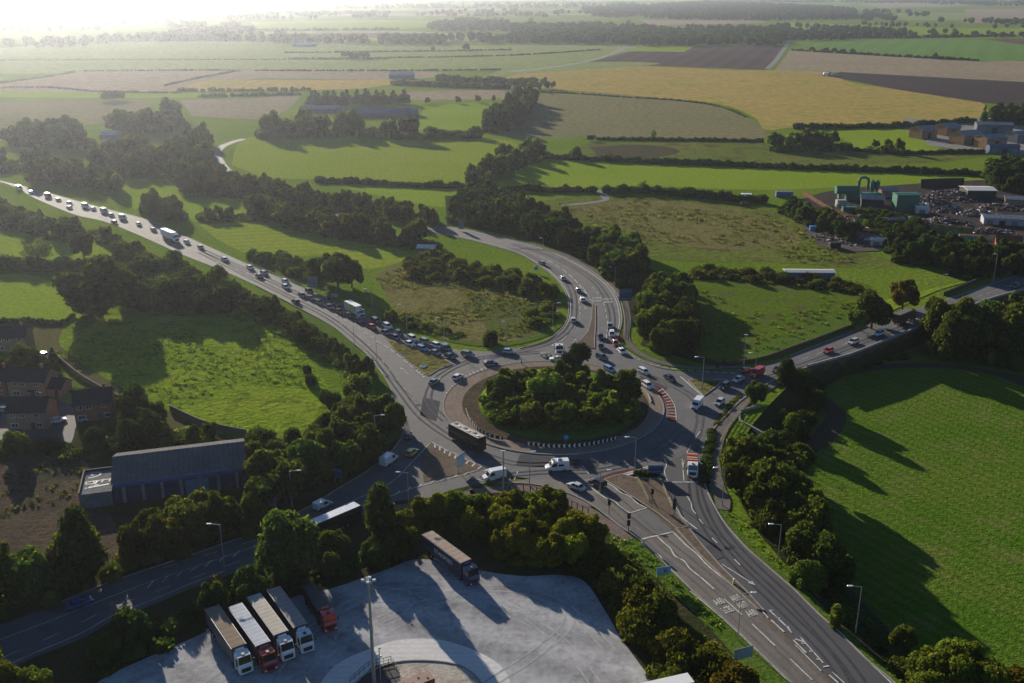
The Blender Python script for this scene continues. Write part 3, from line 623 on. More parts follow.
# ------------------------------------------------------------------ painted lines
LZ = RZ+.008
def lines(items, m=LINE, name='road_marking', z=None):
    b = MB(); z = LZ if z is None else z
    for it in items:
        pts, w = it[0], it[1]; P = [Vector((p.x, p.y, z)) for p in gp(pts)]
        if len(it) > 2:
            on, off = it[2]; d = 0.0; cur = []; state = True; left = on
            for a, c in zip(P, P[1:]):
                L = (c-a).length; pos = 0.0
                while pos < L:
                    st = min(left, L-pos)
                    if state:
                        q0 = a.lerp(c, pos/L); q1 = a.lerp(c, (pos+st)/L)
                        if st > .05: b.rib([q0, q1], w)
                    pos += st; left -= st
                    if left <= 1e-6: state = not state; left = on if state else off
        else: b.rib(P, w)
    o = b.build(name, m); o['kind'] = 'structure'; return o
def comb(pa, pb, n, w=.35, jut=0):
    """n short bars from polyline pa to polyline pb"""
    A = gp(pa); B = gp(pb); b = MB()
    def at(P, t):
        L = [0]
        for i in range(1, len(P)): L.append(L[-1]+(P[i]-P[i-1]).length)
        s = t*L[-1]
        for i in range(1, len(P)):
            if L[i] >= s: return P[i-1].lerp(P[i], (s-L[i-1])/max(1e-6, L[i]-L[i-1]))
        return P[-1]
    for k in range(n):
        t = (k+.5)/n; q0 = at(A, t); q1 = at(B, min(1, t+jut)); b.rib([Vector((q0.x, q0.y, LZ+.002)), Vector((q1.x, q1.y, LZ+.002))], w)
    o = b.build('road_marking', LINE); o['kind'] = 'structure'
lines([
 ([(10, 187), (75, 207.5), (130, 229), (200, 256), (256, 278), (300, 299), (340, 318)], .18, (3, 5)),
 ([(337, 316.5), (347, 322), (357.5, 327.8), (372, 338), (385, 346.5), (393, 352), (408, 364), (424, 378)], .3, (3.5, 1.6)),
 ([(300, 291), (340, 310), (380, 331), (400, 341), (425, 352)], .15, (3, 6)),
 ([(294, 303), (331, 323), (353, 340), (366, 352), (378, 367), (387, 382)], .15),
 ([(330, 318), (360, 338), (375, 352), (392, 374), (405, 390), (420, 405)], .14, (2, 6)),
 ([(446, 226.5), (473.5, 232), (512, 241.5), (542, 249.3), (571, 261.8), (594.5, 276), (609, 289), (616.8, 303.5), (619.6, 320), (617.5, 333)], .28),
 ([(446, 234.5), (473, 239.8), (512, 250.5), (527.5, 257.4), (546, 269), (561, 282.8), (569.8, 300), (569, 320), (560, 333), (546, 341)], .28),
 ([(512, 247), (536, 255.5), (552, 262.5)], .2, (4, 3)), ([(548, 261), (561, 269), (570, 276), (579, 285), (590, 299)], .35, (5, 2.5)),
 ([(592, 287), (600, 297), (605, 309), (607.5, 325), (606, 342)], .2, (4, 3)),
 ([(578.5, 301), (580, 308), (580, 320)], .2, (4, 3)), ([(576, 327), (570, 333)], .2), ([(567, 336), (561, 342)], .2),
 ([(583, 288), (589, 297), (592, 303)], .3, (2, 1)),
 ([(632, 357), (655, 366), (690, 371), (735, 374)], .3, (1.5, 1)),
 ([(680, 377), (704, 398)], .35), ([(688, 380.5), (728, 380)], .25),
 ([(700, 432), (686, 455), (683, 470)], .2, (5, 4)), ([(672, 483), (698, 483)], .35), ([(682, 460), (684, 482)], .2),
 ([(664, 459), (666.5, 466), (664.5, 473), (668, 483)], .22),
 ([(760, 376), (800, 361), (850, 343), (900, 325), (960, 304), (1024, 280)], .18, (3, 4)), 
 ([(808, 365), (850, 353.5), (900, 334), (1024, 288)], .15), ([(790, 356), (850, 333), (900, 316), (1024, 273.5)], .15),
 # south-east, inbound side
 ([(605, 483), (613, 487), (620, 493), (630, 497.5), (637, 504), (647, 509)], .3),
 ([(589, 487), (597, 493), (606, 499), (614, 502), (621, 508), (630, 514)], .3),
 ([(640, 540.5), (673, 532.8)], .45), ([(630, 513.8), (646.5, 509)], .3),
 ([(673, 533), (681, 541), (687, 547), (697, 555), (704, 563), (711, 569.5), (719, 576), (730, 585)], .3),
 ([(657, 537), (664, 544), (670, 549), (675, 557), (684, 562), (690, 570), (699, 577), (714, 590)], .3),
 ([(641, 543), (651, 552), (659, 556), (665, 564), (675, 574), (683, 582), (694, 593)], .22),
 ([(724, 600), (742, 616)], .22), ([(752, 625), (775, 647)], .22), ([(790, 660), (812, 681)], .22),
 ([(690, 592), (724, 621), (757, 652), (790, 684)], .22), ([(747, 597), (753, 604)], .25), ([(763, 613), (768, 619)], .25),
 ([(771, 621), (784, 633)], .3), ([(793, 641), (806, 654)], .3), ([(829, 676), (838, 684)], .3), ([(795, 646), (821, 672)], .2), ([(769, 611), (790, 631)], .3),
 # south-east, outbound side
 ([(718, 514), (729, 529), (749, 551), (770, 570), (795, 591.5), (820, 616), (845, 639), (870, 664), (892, 685)], .25),
 ([(687, 497), (691, 504), (692, 510), (696, 515)], .22), ([(669, 498), (677, 510), (683, 519), (697, 530)], .3),
 ([(699, 520), (703, 525)], .22), ([(712, 539), (717, 544)], .22), ([(734, 560), (740, 566)], .22), 
 ([(795, 640), (804, 643)], .3), ([(800, 638), (823, 664)], .22), ([(788, 630), (792, 634)], .25), ([(823, 668), (829, 667)], .3), ([(832, 673), (845, 685)], .22),
 ([(769, 611), (773, 611.5)], .25), ([(776, 619), (780, 619)], .25), ([(785, 627), (789, 628)], .25), ([(801, 644), (806, 645)], .2), ([(809, 652), (814, 653)], .2), ([(816, 660), (820, 661)], .2),
 # south-west arm
 ([(430, 444), (410, 465), (390, 484), (350, 503), (300, 527), (256, 547), (200, 566), (150, 583), (100, 602), (50, 622), (0, 641), (-40, 655)], .16),
 ([(478, 471), (450, 479), (415, 488.5), (380, 501)], .18), ([(256, 541), (200, 558), (150, 573)], .14, (3, 5)),
 ([(225, 572), (190, 585), (155, 600), (112, 617), (82, 634), (35, 654), (0, 670)], .18), ([(240, 562), (190, 580), (112, 609), (60, 634), (0, 660)], .14, (3, 4)),
 ([(484, 482), (470, 478)], .2), ([(514, 481), (518, 472)], .2, (1.5, 1.5)), ([(582, 466), (589, 475)], .2),
])
comb([(432, 443), (447, 451), (460, 458), (484, 468), (500, 473)], [(433, 447), (446, 455), (459, 461.5), (480, 470.5), (495, 475.5)], 11, .4)
lines([([(432, 443), (445, 450), (448, 452)], .25), ([(452, 453), (466, 460), (475, 464)], .25), ([(479, 465), (500, 472)], .25)])
comb([(470, 474.5), (440, 482), (400, 494), (370, 508)], [(474, 471.5), (444, 479), (404, 490), (374, 503)], 9, .3)
comb([(240, 556), (190, 573), (140, 592)], [(246, 549), (196, 567), (146, 585)], 7, .25)
comb([(393, 352), (410, 366), (424, 379)], [(397, 351), (413, 363.5), (429, 377.5)], 13, .5)
comb([(636, 472), (660, 466)], [(608, 478), (636, 475)], 1, .3)
for (a, c) in (((616, 477), (648, 467.5)), ((612, 480), (645, 471)), ((619, 484.5), (640, 477)), ((633, 471.5), (658, 471.5))): lines([([a, c], .45)])
# red band by the island, with white bars
Z[0] = RZ-.012
sheet('red_surfacing', gp([(655, 384.5), (663, 390), (671, 400), (676, 413), (676, 422), (668, 421), (668, 411), (664, 402), (657, 393)]), LZ-.004, REDT)
comb([(657, 391), (664, 399), (667, 407), (668, 418)], [(661, 388.5), (670, 398), (674.5, 408), (676, 419)], 10, .3); lines([([(662, 389), (670, 398.5), (675, 408), (676.3, 421)], .2)])
sheet('red_surfacing', gp([(585, 484), (600, 478), (614, 473), (640, 468), (655, 468), (655, 472), (632, 476), (612, 480), (603, 484)], 0, False), LZ-.004, REDT)
comb([(447.5, 396), (458, 385), (474, 375), (489, 369)], [(445, 394.5), (455.5, 383), (472, 373), (487, 367)], 14, .35)
def arrow(px, py, qx, qy, L=5.0):
    a, c = G(px, py, LZ), G(qx, qy, LZ); d = (c-a).normalized(); n_ = Vector((-d.y, d.x, 0)); b = MB(); e = a+d*L
    b.rib([a, e-d*1.2], .22); b.add([e, e-d*1.5+n_*.55, e-d*1.5-n_*.55], [(0, 1, 2)]); b.build('road_marking', LINE)['kind'] = 'structure'
arrow(722, 564, 744, 578, 9); arrow(742, 577, 722, 564, 0.1) if False else None
arrow(384, 345, 372, 340, 5); arrow(408, 374, 401, 368, 6); arrow(584, 306, 589, 312, 4); arrow(573, 343, 578, 336, 4.5); arrow(556, 342, 550, 348, 4)
def to_mesh(o):
    bpy.context.view_layer.update(); me = bpy.data.meshes.new_from_object(o.evaluated_get(bpy.context.evaluated_depsgraph_get()))
    nm = o.name.split('.')[0]; q = bpy.data.objects.new(nm, me); COL.objects.link(q); q.parent = o.parent; q.location = o.location; q.rotation_euler = o.rotation_euler; q.scale = o.scale
    cu = o.data; bpy.data.objects.remove(o); bpy.data.curves.remove(cu); return q
def road_text(s, px, py, fx, fy, w, h):
    """painted word lying on the road; read by a driver heading from (px,py) towards (fx,fy)"""
    a, c = G(px, py), G(fx, fy); d = (c-a).normalized(); cu = bpy.data.curves.new('road_text', 'FONT'); cu.body = s; cu.align_x = 'CENTER'; cu.align_y = 'CENTER'; cu.size = 1; cu.offset = .012; cu.extrude = .002
    o = bpy.data.objects.new('road_text', cu); COL.objects.link(o); bpy.context.view_layer.update()
    dx, dy = max(o.dimensions.x, .1), max(o.dimensions.y, .1)
    o.location = (a.x, a.y, LZ+.006); o.rotation_euler = (0, 0, math.atan2(d.y, d.x)-math.pi/2); o.scale = (w/dx, h/dy, 1); cu.materials.append(LINE); to_mesh(o)['kind'] = 'structure'
for s, x, y in (('A615', 736, 599.5), ('A617', 742.5, 606.5), ('A60', 751.5, 614.5)): road_text(s, x, y, x-22, y-19, 2.1, 1.9)
for s, x, y in (('A60', 719, 603), ('S.CBS', 727.5, 611)): road_text(s, x, y, x-22, y-19, 2.1, 1.9)
for s, x, y in (('A617', 596.5, 298.5), ('A615', 596.5, 301.5)): road_text(s, x, y, x+3, y+20, 3.4, 2.6)
for s, x, y in (('SLOW', 608, 299.5), ('A60', 608.5, 302.5)): road_text(s, x, y, x+2, y+20, 3.2, 2.4)
# ------------------------------------------------------------------ haze
def haze_box():
    b = MB(); b.box((0, 12850, 56.5), (32400, 26300, 125)); m = bpy.data.materials.new('haze'); m.use_nodes = True; n = m.node_tree; n.nodes.clear()
    out = n.nodes.new('ShaderNodeOutputMaterial'); v = n.nodes.new('ShaderNodeVolumePrincipled'); v.inputs['Color'].default_value = (.82, .87, 1, 1)
    v.inputs['Density'].default_value = .000066; v.inputs['Anisotropy'].default_value = .76; n.links.new(v.outputs[0], out.inputs['Volume'])
    o = b.build('haze', m); tag(o, 'pale haze lying over the fields and thickening towards the sun', 'haze', kind='stuff')
haze_box()
# ================================================================== LARGE STRUCTURES
def wall(pts, h, w, m, name, label, cat='wall', z=0.0, z0=None, group=None):
    b = MB(); b.rib(gp(pts, z), w, None, h); o = b.build(name, m); return tag(o, label, cat, group)
BRICK_D = surf('viaduct brick', (.16, .09, .065), (.11, .07, .055), .4, fine=3, bump=.2, bdist=.03)
def viaduct():
    t = empty('viaduct', HOLE[0]); tag(t, 'red brick viaduct with low arches carrying the eastern road above the green field', 'viaduct')
    P = [G(x, y) for x, y in [(808, 367.5), (850, 356), (875, 346), (915, 330), (953, 314), (993, 299), (1030, 288.5), (1150, 250)]]
    P = [p-Vector((.4, .9, 0)) for p in P]; face = MB(); back = MB()
    L = [0.0]
    for a, c in zip(P, P[1:]): L.append(L[-1]+(c-a).length)
    def at(s):
        for i in range(1, len(P)):
            if L[i] >= s or i == len(P)-1:
                d = (P[i]-P[i-1]).normalized(); return P[i-1]+d*(s-L[i-1]), d
    bay = 7.5; s = 1.0; z1 = .5
    while s+bay < L[-1]:
        (a, d) = at(s); (c, _) = at(s+bay); d = (c-a).normalized(); nrm = Vector((d.y, -d.x, 0)); r = bay*.38; mid = (a+c)/2
        arc = [(mid+d*(r*math.cos(math.pi*k/10)), LOW+2.0+2.3*math.sin(math.pi*k/10)) for k in range(11)]   # from +r to -r
        arc = arc[::-1]
        top = [(a.lerp(c, k/10), z1) for k in range(11)]
        vs = [(q.x, q.y, z) for q, z in arc]+[(q.x, q.y, z) for q, z in top]
        fs = [(i, i+1, 12+i, 11+i) for i in range(10)]
        o = len(vs); e1, e2 = arc[0][0], arc[-1][0]
        vs += [(a.x, a.y, LOW-.5), (e1.x, e1.y, LOW-.5), (e2.x, e2.y, LOW-.5), (c.x, c.y, LOW-.5)]
        fs += [(o, o+1, 0, 11), (o+2, o+3, 21, 10)]; face.add(vs, fs)
        inn = nrm*-2.2; vi = [(q.x, q.y, z) for q, z in arc]+[(q.x+inn.x, q.y+inn.y, z) for q, z in arc]; face.add(vi, [(i, 11+i, 12+i, i+1) for i in range(10)])
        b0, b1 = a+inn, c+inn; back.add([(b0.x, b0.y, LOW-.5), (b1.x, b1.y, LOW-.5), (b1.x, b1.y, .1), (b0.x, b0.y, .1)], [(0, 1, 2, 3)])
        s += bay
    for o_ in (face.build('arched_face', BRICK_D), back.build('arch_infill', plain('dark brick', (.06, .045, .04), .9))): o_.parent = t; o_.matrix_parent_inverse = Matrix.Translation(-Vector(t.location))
    cp = MB(); cp.rib([Vector((p.x, p.y, .5)) for p in P], .55, None, .75); o_ = cp.build('parapet', CONC); o_.parent = t; o_.matrix_parent_inverse = Matrix.Translation(-Vector(t.location))
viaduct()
wall([(722, 366), (760, 361), (792, 350), (826, 337.5), (860, 324)], 1.3, .5, surf('dark stone wall', (.10, .085, .06), (.075, .065, .05), .6, fine=3), 'parapet_wall', 'dark stone parapet along the far side of the eastern road beside the junction')
wall([(944, 296), (980, 281), (1024, 263), (1100, 236)], 1.6, .5, MATS['dark stone wall'], 'parapet_wall', 'dark stone parapet beyond the eastern road at the right edge of the view')
wall([(741, 417), (750, 414.5), (761, 412)], 2.2, .4, CONC, 'retaining_wall', 'short pale concrete wing wall of the subway facing the dark shrubs', z=-1.5)
wall([(740, 417), (740, 425), (752, 432), (766, 440)], 1.6, .4, CONC, 'retaining_wall', 'long pale concrete wall of the subway ramp running down beside the shrubs', z=-1.2)
GREENF = plain('old fence wood', (.16, .15, .12), .9)
wall([(170, 411), (200, 425), (222, 431), (247, 436)], 1.8, .15, GREENF, 'boundary_fence', 'grey timber fence between the rough pasture and the blue warehouse', 'fence')
wall([(58, 360), (75, 375), (95, 388), (120, 401)], 1.8, .15, GREENF, 'boundary_fence', 'grey timber garden fence behind the brick houses below the field bank', 'fence')
# ---- warehouse
CORR = surf('old corrugated roof', (.16, .155, .155), (.12, .118, .12), .25, c3=(.17, .155, .135), fine=2, bump=.3, bdist=.04, stripe=(90, 1.1, .12))
def warehouse():
    a, c = G(116, 504), G(247, 487); d = (c-a); Lx = d.length; rz = math.atan2(d.y, d.x); t = empty('warehouse', a, rz)
    tag(t, 'long warehouse with blue cladding and weathered pitched roof behind the roadside trees', 'warehouse')
    Wd = 15.5; E = 5.2; Rg = 7.9
    wl = MB(); wl.add([(0, 0, 0), (Lx, 0, 0), (Lx, Wd, 0), (0, Wd, 0), (0, 0, E), (Lx, 0, E), (Lx, Wd, E), (0, Wd, E), (0, Wd/2, Rg), (Lx, Wd/2, Rg)], [(0, 1, 5, 4), (1, 2, 6, 9, 5), (2, 3, 7, 6), (3, 0, 4, 8, 7)])
    wl.build('wall', surf('blue cladding', (.05, .085, .17), (.045, .07, .13), .5, fine=3, stripe=(0, .5, .15)), t)
    for s, z0 in ((0, 0), (1, 0)):
        r_ = MB(); y0, y1 = (-.5, Wd/2) if s == 0 else (Wd/2, Wd+.5)
        zz = (E-.15, Rg+.08) if s == 0 else (Rg+.08, E-.15)
        r_.add([(-.4, y0, zz[0]), (Lx+.4, y0, zz[0]), (Lx+.4, y1, zz[1]), (-.4, y1, zz[1]), (-.4, y0, zz[0]-.15), (Lx+.4, y0, zz[0]-.15), (Lx+.4, y1, zz[1]-.15), (-.4, y1, zz[1]-.15)], [(0, 1, 2, 3), (7, 6, 5, 4), (0, 4, 5, 1), (2, 6, 7, 3), (1, 5, 6, 2), (3, 7, 4, 0)])
        r_.build('roof', CORR, t)
    g = MB(); g.box((Lx/2, -.6, E-.45), (Lx, .18, .9)); g.build('fascia', plain('faded blue', (.045, .11, .30), .5), t)
    for k in range(7):
        p = MB(); p.box((2+k*(Lx-4)/6, -.12, E/2-.5), (.7, .24, E-1)); p.build('pier', CONC, t)
    dr = MB(); dr.box((Lx*.62, -.16, 1.9), (5, .12, 3.6)); dr.build('shutter_door', plain('pale blue', (.10, .22, .38), .5), t)
    # annex
    a2 = MB(); a2.prism([(-7.2, -.6), (-.45, -.6), (-.45, 11), (-7.2, 11)], 0, 3.6); an = a2.build('annex', surf('grey render', (.22, .22, .22), (.17, .17, .175), .4, fine=2), t)
    pr = MB(); pr.box((-7.1, 5.2, 3.85), (.3, 11.6, .5)); pr.box((-3.8, 10.9, 3.85), (6.3, .3, .5)); pr.build('parapet', plain('dark felt', (.06, .055, .05), .9), an)
    g = MB()
    def stroke(pts, z=3.63, w=.27): g.rib([Vector((x, y, z)) for x, y in pts], w)
    stroke([(-5.9, 9.7), (-4.2, 9.9), (-3.4, 9.2), (-3.6, 8.2), (-4.6, 7.6), (-5.9, 7.3)]); stroke([(-5.5, 9.4), (-5.3, 8.6), (-4.8, 8.6)])
    stroke([(-6.2, 5.4), (-1.0, 5.6)]); stroke([(-6.2, 5.4), (-6.1, 4.3), (-4.4, 4.2), (-4.6, 5.3)]); stroke([(-3.8, 5.4), (-4.2, 4.2), (-5.8, 2.4)], w=.45); stroke([(-2.6, 5.3), (-2.9, 4.4)]); stroke([(-1.0, 5.6), (-1.4, 4.5)])
    stroke([(-6.2, 2.3), (-1.2, 3.1)], w=.45); stroke([(-6.1, 2.4), (-4.3, 4.0)]); stroke([(-4.4, 2.7), (-3.9, 3.6), (-3.3, 2.9)])
    g.build('graffiti', plain('faded white', (.5, .5, .49), .7), an)
    g2 = MB(); g2.box((-4.8, -.63, 1.5), (1.8, .03, .25), 0); g2.box((-4, -.63, 2.1), (1.6, .03, .2)); g2.box((-3.2, -.63, 1.3), (.3, .03, 1.1)); g2.build('wall_graffiti', plain('blue spray', (.10, .22, .5), .6), an)
warehouse()
# ---- houses
TILE_D = surf('dark roof tile', (.060, .055, .058), (.045, .042, .045), .8, fine=2.5, bump=.3, bdist=.05, stripe=(0, .35, .15))
def house(p, rz, L, D, E, Rg, brick, label, wins=(), name='brick_house', roofm=None, chim=True, porch=False, group=None, z=0):
    t = empty(name, (p.x, p.y, z), rz); tag(t, label, 'house', group)
    w = MB(); w.add([(-L/2, 0, 0), (L/2, 0, 0), (L/2, D, 0), (-L/2, D, 0), (-L/2, 0, E), (L/2, 0, E), (L/2, D, E), (-L/2, D, E), (-L/2, D/2, Rg), (L/2, D/2, Rg)], [(0, 1, 5, 4), (1, 2, 6, 9, 5), (2, 3, 7, 6), (3, 0, 4, 8, 7)]); w.build('wall', brick, t)
    r_ = MB(); k = (Rg-E)/(D/2)
    for y0, y1 in ((-.4, D/2), (D+.4, D/2)):
        z0 = E-.4*k+.03; z1 = Rg+.03; vs = [(-L/2-.3, y0, z0), (L/2+.3, y0, z0), (L/2+.3, y1, z1), (-L/2-.3, y1, z1)]; vs += [(x, y, zz+.14) for x, y, zz in vs]
        r_.add(vs, [(0, 1, 2, 3), (7, 6, 5, 4), (0, 4, 5, 1), (1, 5, 6, 2), (2, 6, 7, 3), (3, 7, 4, 0)])
    rf = r_.build('roof', roofm or TILE_D, t)
    if chim: c = MB(); c.box((L*.3, D/2, Rg+.5), (.7, .7, 1.4)); c.build('chimney', brick, rf)
    for (x, zc, ww, hh) in wins:
        f = MB(); f.box((x, -.03, zc), (ww, .1, hh)); wf = f.build('window', WHITE, t)
        g = MB(); g.box((x-ww*.23, -.09, zc), (ww*.4, .03, hh*.8)); g.box((x+ww*.23, -.09, zc), (ww*.4, .03, hh*.8)); g.build('pane', GLASS, wf)
    d = MB(); d.box((L*.15, -.05, 1.05), (1.0, .12, 2.1)); d.build('door', plain('door', (.06, .05, .05), .5), t)
    if porch: q = MB(); q.box((L*.15, -.6, 2.4), (1.8, 1.2, .15), 0); q.build('porch', TILE_D, t)
    return t
BUFF = surf('buff brick', (.38, .24, .16), (.30, .19, .13), .8, fine=3); REDB = surf('red brick', (.38, .14, .085), (.29, .11, .075), .8, fine=3)
W4 = [(-3.2, 4.1, 1.5, 1.1), (-1.0, 4.1, 1.5, 1.1), (2.8, 4.1, 1.3, 1.1), (-3.0, 1.4, 1.9, 1.3), (3.2, 1.4, 1.3, 1.2)]
house(G(28, 398), R(-3), 10.5, 8, 5.0, 7.6, BUFF, 'pale brick house with dark roof and white windows, farthest one by the field bank', W4, porch=True)
house(G(55, 397), R(-5), 4.2, 6, 2.6, 4.6, BUFF, 'small pale brick garage attached beside the farthest house', [], 'garage', chim=False)
house(G(28, 430), R(3), 9.8, 8, 5.0, 7.6, BUFF, 'pale brick house with dark tiled roof facing the tree by the plot', W4)
house(G(95, 421), R(17), 9.4, 8.5, 4.9, 7.5, REDB, 'red brick house with dark roof turned towards the garden lawn', W4)
house(G(-8, 397), R(0), 9.0, 8, 5.0, 7.4, REDB, 'red brick house cut by the left edge of the view', [(2.6, 4.1, 1.3, 1.1), (2.6, 1.4, 1.3, 1.2)])
house(G(12, 352), R(8), 9, 8, 4.8, 7.2, BUFF, 'dim brick house among trees above the brick houses at the left edge', W4)
# ---- generic sheds
def shed(p, rz, L, D, E, Rg, wm, rm, label, name='industrial_shed', cat='shed', group=None, doors=0):
    t = empty(name, (p.x, p.y, 0), rz); tag(t, label, cat, group)
    w = MB(); w.add([(-L/2, 0, 0), (L/2, 0, 0), (L/2, D, 0), (-L/2, D, 0), (-L/2, 0, E), (L/2, 0, E), (L/2, D, E), (-L/2, D, E), (-L/2, D/2, Rg), (L/2, D/2, Rg)], [(0, 1, 5, 4), (1, 2, 6, 9, 5), (2, 3, 7, 6), (3, 0, 4, 8, 7)]); w.build('wall', wm, t)
    r_ = MB(); k = (Rg-E)/(D/2)
    for y0, y1 in ((-.5, D/2), (D+.5, D/2)):
        z0 = E-.5*k+.05; z1 = Rg+.05; vs = [(-L/2-.4, y0, z0), (L/2+.4, y0, z0), (L/2+.4, y1, z1), (-L/2-.4, y1, z1)]; vs += [(x, y, zz+.2) for x, y, zz in vs]
        r_.add(vs, [(0, 1, 2, 3), (7, 6, 5, 4), (0, 4, 5, 1), (1, 5, 6, 2), (2, 6, 7, 3), (3, 7, 4, 0)])
    r_.build('roof', rm, t)
    for i in range(doors):
        d = MB(); d.box((-L/2+L*(i+.5)/doors, -.08, E*.36), (min(4, L/doors*.5), .15, E*.7)); d.build('shutter_door', BLACK if i % 2 else GREY_S, t)
    return t
ROOF_G = surf('grey sheet roof', (.30, .31, .33), (.25, .26, .28), .1, fine=1, stripe=(90, 2.5, .08)); ROOF_B = surf('blue grey roof', (.12, .16, .22), (.10, .135, .19), .1, fine=1)
ROOF_W = plain('pale sheet roof', (.62, .60, .55), .6); BRICK_P = surf('ochre brick', (.30, .19, .10), (.24, .155, .09), .2, fine=1); GREY_W = surf('grey wall', (.17, .18, .20), (.14, .15, .17), .2, fine=1)
for (x, y, L, D, E, Rg, rz, wm, rm, lab) in (
 (929, 139, 15, 13, 6.5, 9, 24, BRICK_P, ROOF_G, 'ochre walled unit with flat grey roof nearest the bare green paddock'),
 (953, 136, 14, 13, 6.5, 9, 24, BRICK_P, ROOF_G, 'ochre brick unit with grey roof, second along the far industrial estate'),
 (973, 145, 19, 14, 7, 9.5, 24, BRICK_P, ROOF_G, 'wide ochre unit with pale grey roof in the middle of the estate'),
 (994, 134, 26, 10, 7, 8.5, -12, GREY_W, ROOF_G, 'long grey unit with many bays at the back of the estate below the conifers'),
 (996, 149, 18, 12, 7.5, 9.5, 20, BRICK_P, ROOF_G, 'ochre end unit with grey roof above the blue shed of the estate'),
 (1004, 154, 20, 7, 5, 6.2, -4, ROOF_B, ROOF_B, 'blue grey low shed with small roof lights at the front of the estate'),
 (1026, 143, 18, 11, 6, 8, 22, GREY_W, ROOF_G, 'grey shed at the right edge of the estate')):
    shed(G(x, y), R(rz), L, D, E, Rg, wm, rm, lab, doors=3)
shed(G(372, 118), R(-3), 60, 22, 4, 7, GREY_W, ROOF_B, 'long school block with blue roof among trees, left part', 'school_building', 'school')
shed(G(398, 117), R(-5), 30, 18, 4, 6.5, GREY_W, ROOF_B, 'shorter school block with blue roof beside the playing field', 'school_building', 'school')
shed(G(318, 113), R(-6), 34, 14, 4, 6, GREY_W, ROOF_G, 'grey roofed school annexe at the left among the trees', 'school_building', 'school')
shed(G(108, 140), R(-14), 13, 9, 4, 6, BRICK_P, ROOF_W, 'small pale roofed farm shed among hazy trees by the lane', 'farm_shed', 'shed')
shed(G(113, 147), R(-12), 18, 9, 3.5, 5.5, BRICK_P, ROOF_G, 'low grey farm shed nearer than the pale roofed one', 'farm_shed', 'shed')
shed(G(426, 254), R(-5), 7.5, 5, 2.6, 3.4, GREY_W, ROOF_W, 'small white roofed hut in the scrub beside the northern road', 'hut', 'hut')
shed(G(810, 279), R(-2), 19, 4.2, 2.6, 3.0, ROOF_B, ROOF_W, 'long low white roofed stable block behind scrub on the lower pasture', 'stable_block', 'stable')
shed(G(45, 66*.42), R(0), 1, 1, 1, 1.2, GREY_W, ROOF_W, 'x') if False else None
for (x, y, L, lab) in ((68, 28, 170, 'long pale glasshouse roof in the haze at the far left'), (303, 47, 42, 'white shed roof at the hedge beyond the pale fields'), (401, 79, 30, 'small pale barn on the far side of the tree line'), (855, 36, 40, 'dark roofed barn with white gable far behind the winter wheat'), (815, 28, 26, 'white gabled farmhouse within the distant village trees'), (680, 30, 22, 'pale farmhouse half hidden in the far wood')):
    shed(G(x, y), R(-3), L, L*.22+6, 5, 8, GREY_W, plain('white sheet roof', (.85, .85, .85), .35) if 'bright' in lab or 'white shed' in lab else ROOF_W, lab, 'distant_barn', 'barn')
# ---- scrapyard
MG = plain('machine green', (.02, .13, .085), .5); BG = plain('container blue', (.04, .11, .25), .5); RUST = surf('rust', (.20, .10, .06), (.13, .07, .05), .6, fine=3); YEL = plain('plant yellow', (.55, .36, .04), .45)
verge([(800, 200), (860, 188), (1060, 185), (1060, 262), (1000, 252), (950, 240), (910, 236), (870, 238), (830, 222)], surf('oily yard', (.06, .052, .05), (.045, .04, .04), .1, c3=(.10, .085, .075), fine=1), name='yard')
verge([(800, 226), (840, 226), (880, 236), (900, 248), (850, 252), (820, 246)], surf('cinder yard', (.13, .105, .09), (.09, .08, .075), .1, fine=1), name='yard')
verge([(905, 118), (940, 120), (1060, 118), (1060, 156), (985, 152), (930, 146), (925, 138), (905, 130)], surf('estate concrete', (.26, .24, .22), (.2, .19, .18), .1, fine=1), name='yard')
wall([(803, 194), (815, 202), (830, 211), (845, 217), (858, 221)], 2.2, .6, RUST, 'yard_wall', 'long rusty brown wall along the front of the scrapyard machines')
wall([(972, 237), (965, 236), (945, 234), (930, 232)], 4.2, .5, surf('streaked cladding', (.26, .22, .10), (.16, .15, .08), .5, fine=2, stripe=(85, 4, .3)), 'yard_wall', 'tall yellow brown clad wall in front of the heap of scrap')
wall([(920, 188), (940, 187), (963, 186.5)], 5, .5, plain('rear wall dark', (.04, .03, .03), .8), 'yard_wall', 'tall dark back wall of the scrapyard below the pasture')
shed(G(907, 212), R(0), 11.5, 7, 8.5, 9.0, MG, MG, 'tall green clad shredder house between machinery and scrap heaps', 'shredder_house', 'building')
shed(G(872, 208), R(-14), 11, 9, 4.5, 6.0, plain('dark interior', (.03, .035, .03), .9), ROOF_G, 'ridged grey roofed open shed beside the green pipework', 'open_shed')
shed(G(981, 200), R(-3), 15, 12, 5, 5.8, plain('dark interior', (.03, .035, .03), .9), ROOF_W, 'white roofed shelter with dark open front beside the car heap', 'open_shed')
shed(G(1008, 226), R(-14), 22, 8, 3.4, 4.4, plain('pale cabin wall', (.34, .36, .38), .6), ROOF_G, 'long grey office cabin on the right of the scrapyard', 'office_cabin', 'cabin', doors=4)
house(G(1008, 249), R(-22), 10, 8, 2.8, 5.2, REDB, 'red roofed bungalow beside the scrapyard gate', [(-2.5, 1.5, 1.4, 1.1), (2.5, 1.5, 1.4, 1.1)], 'bungalow', surf('red tile', (.20, .07, .045), (.16, .06, .04), .8, fine=2))
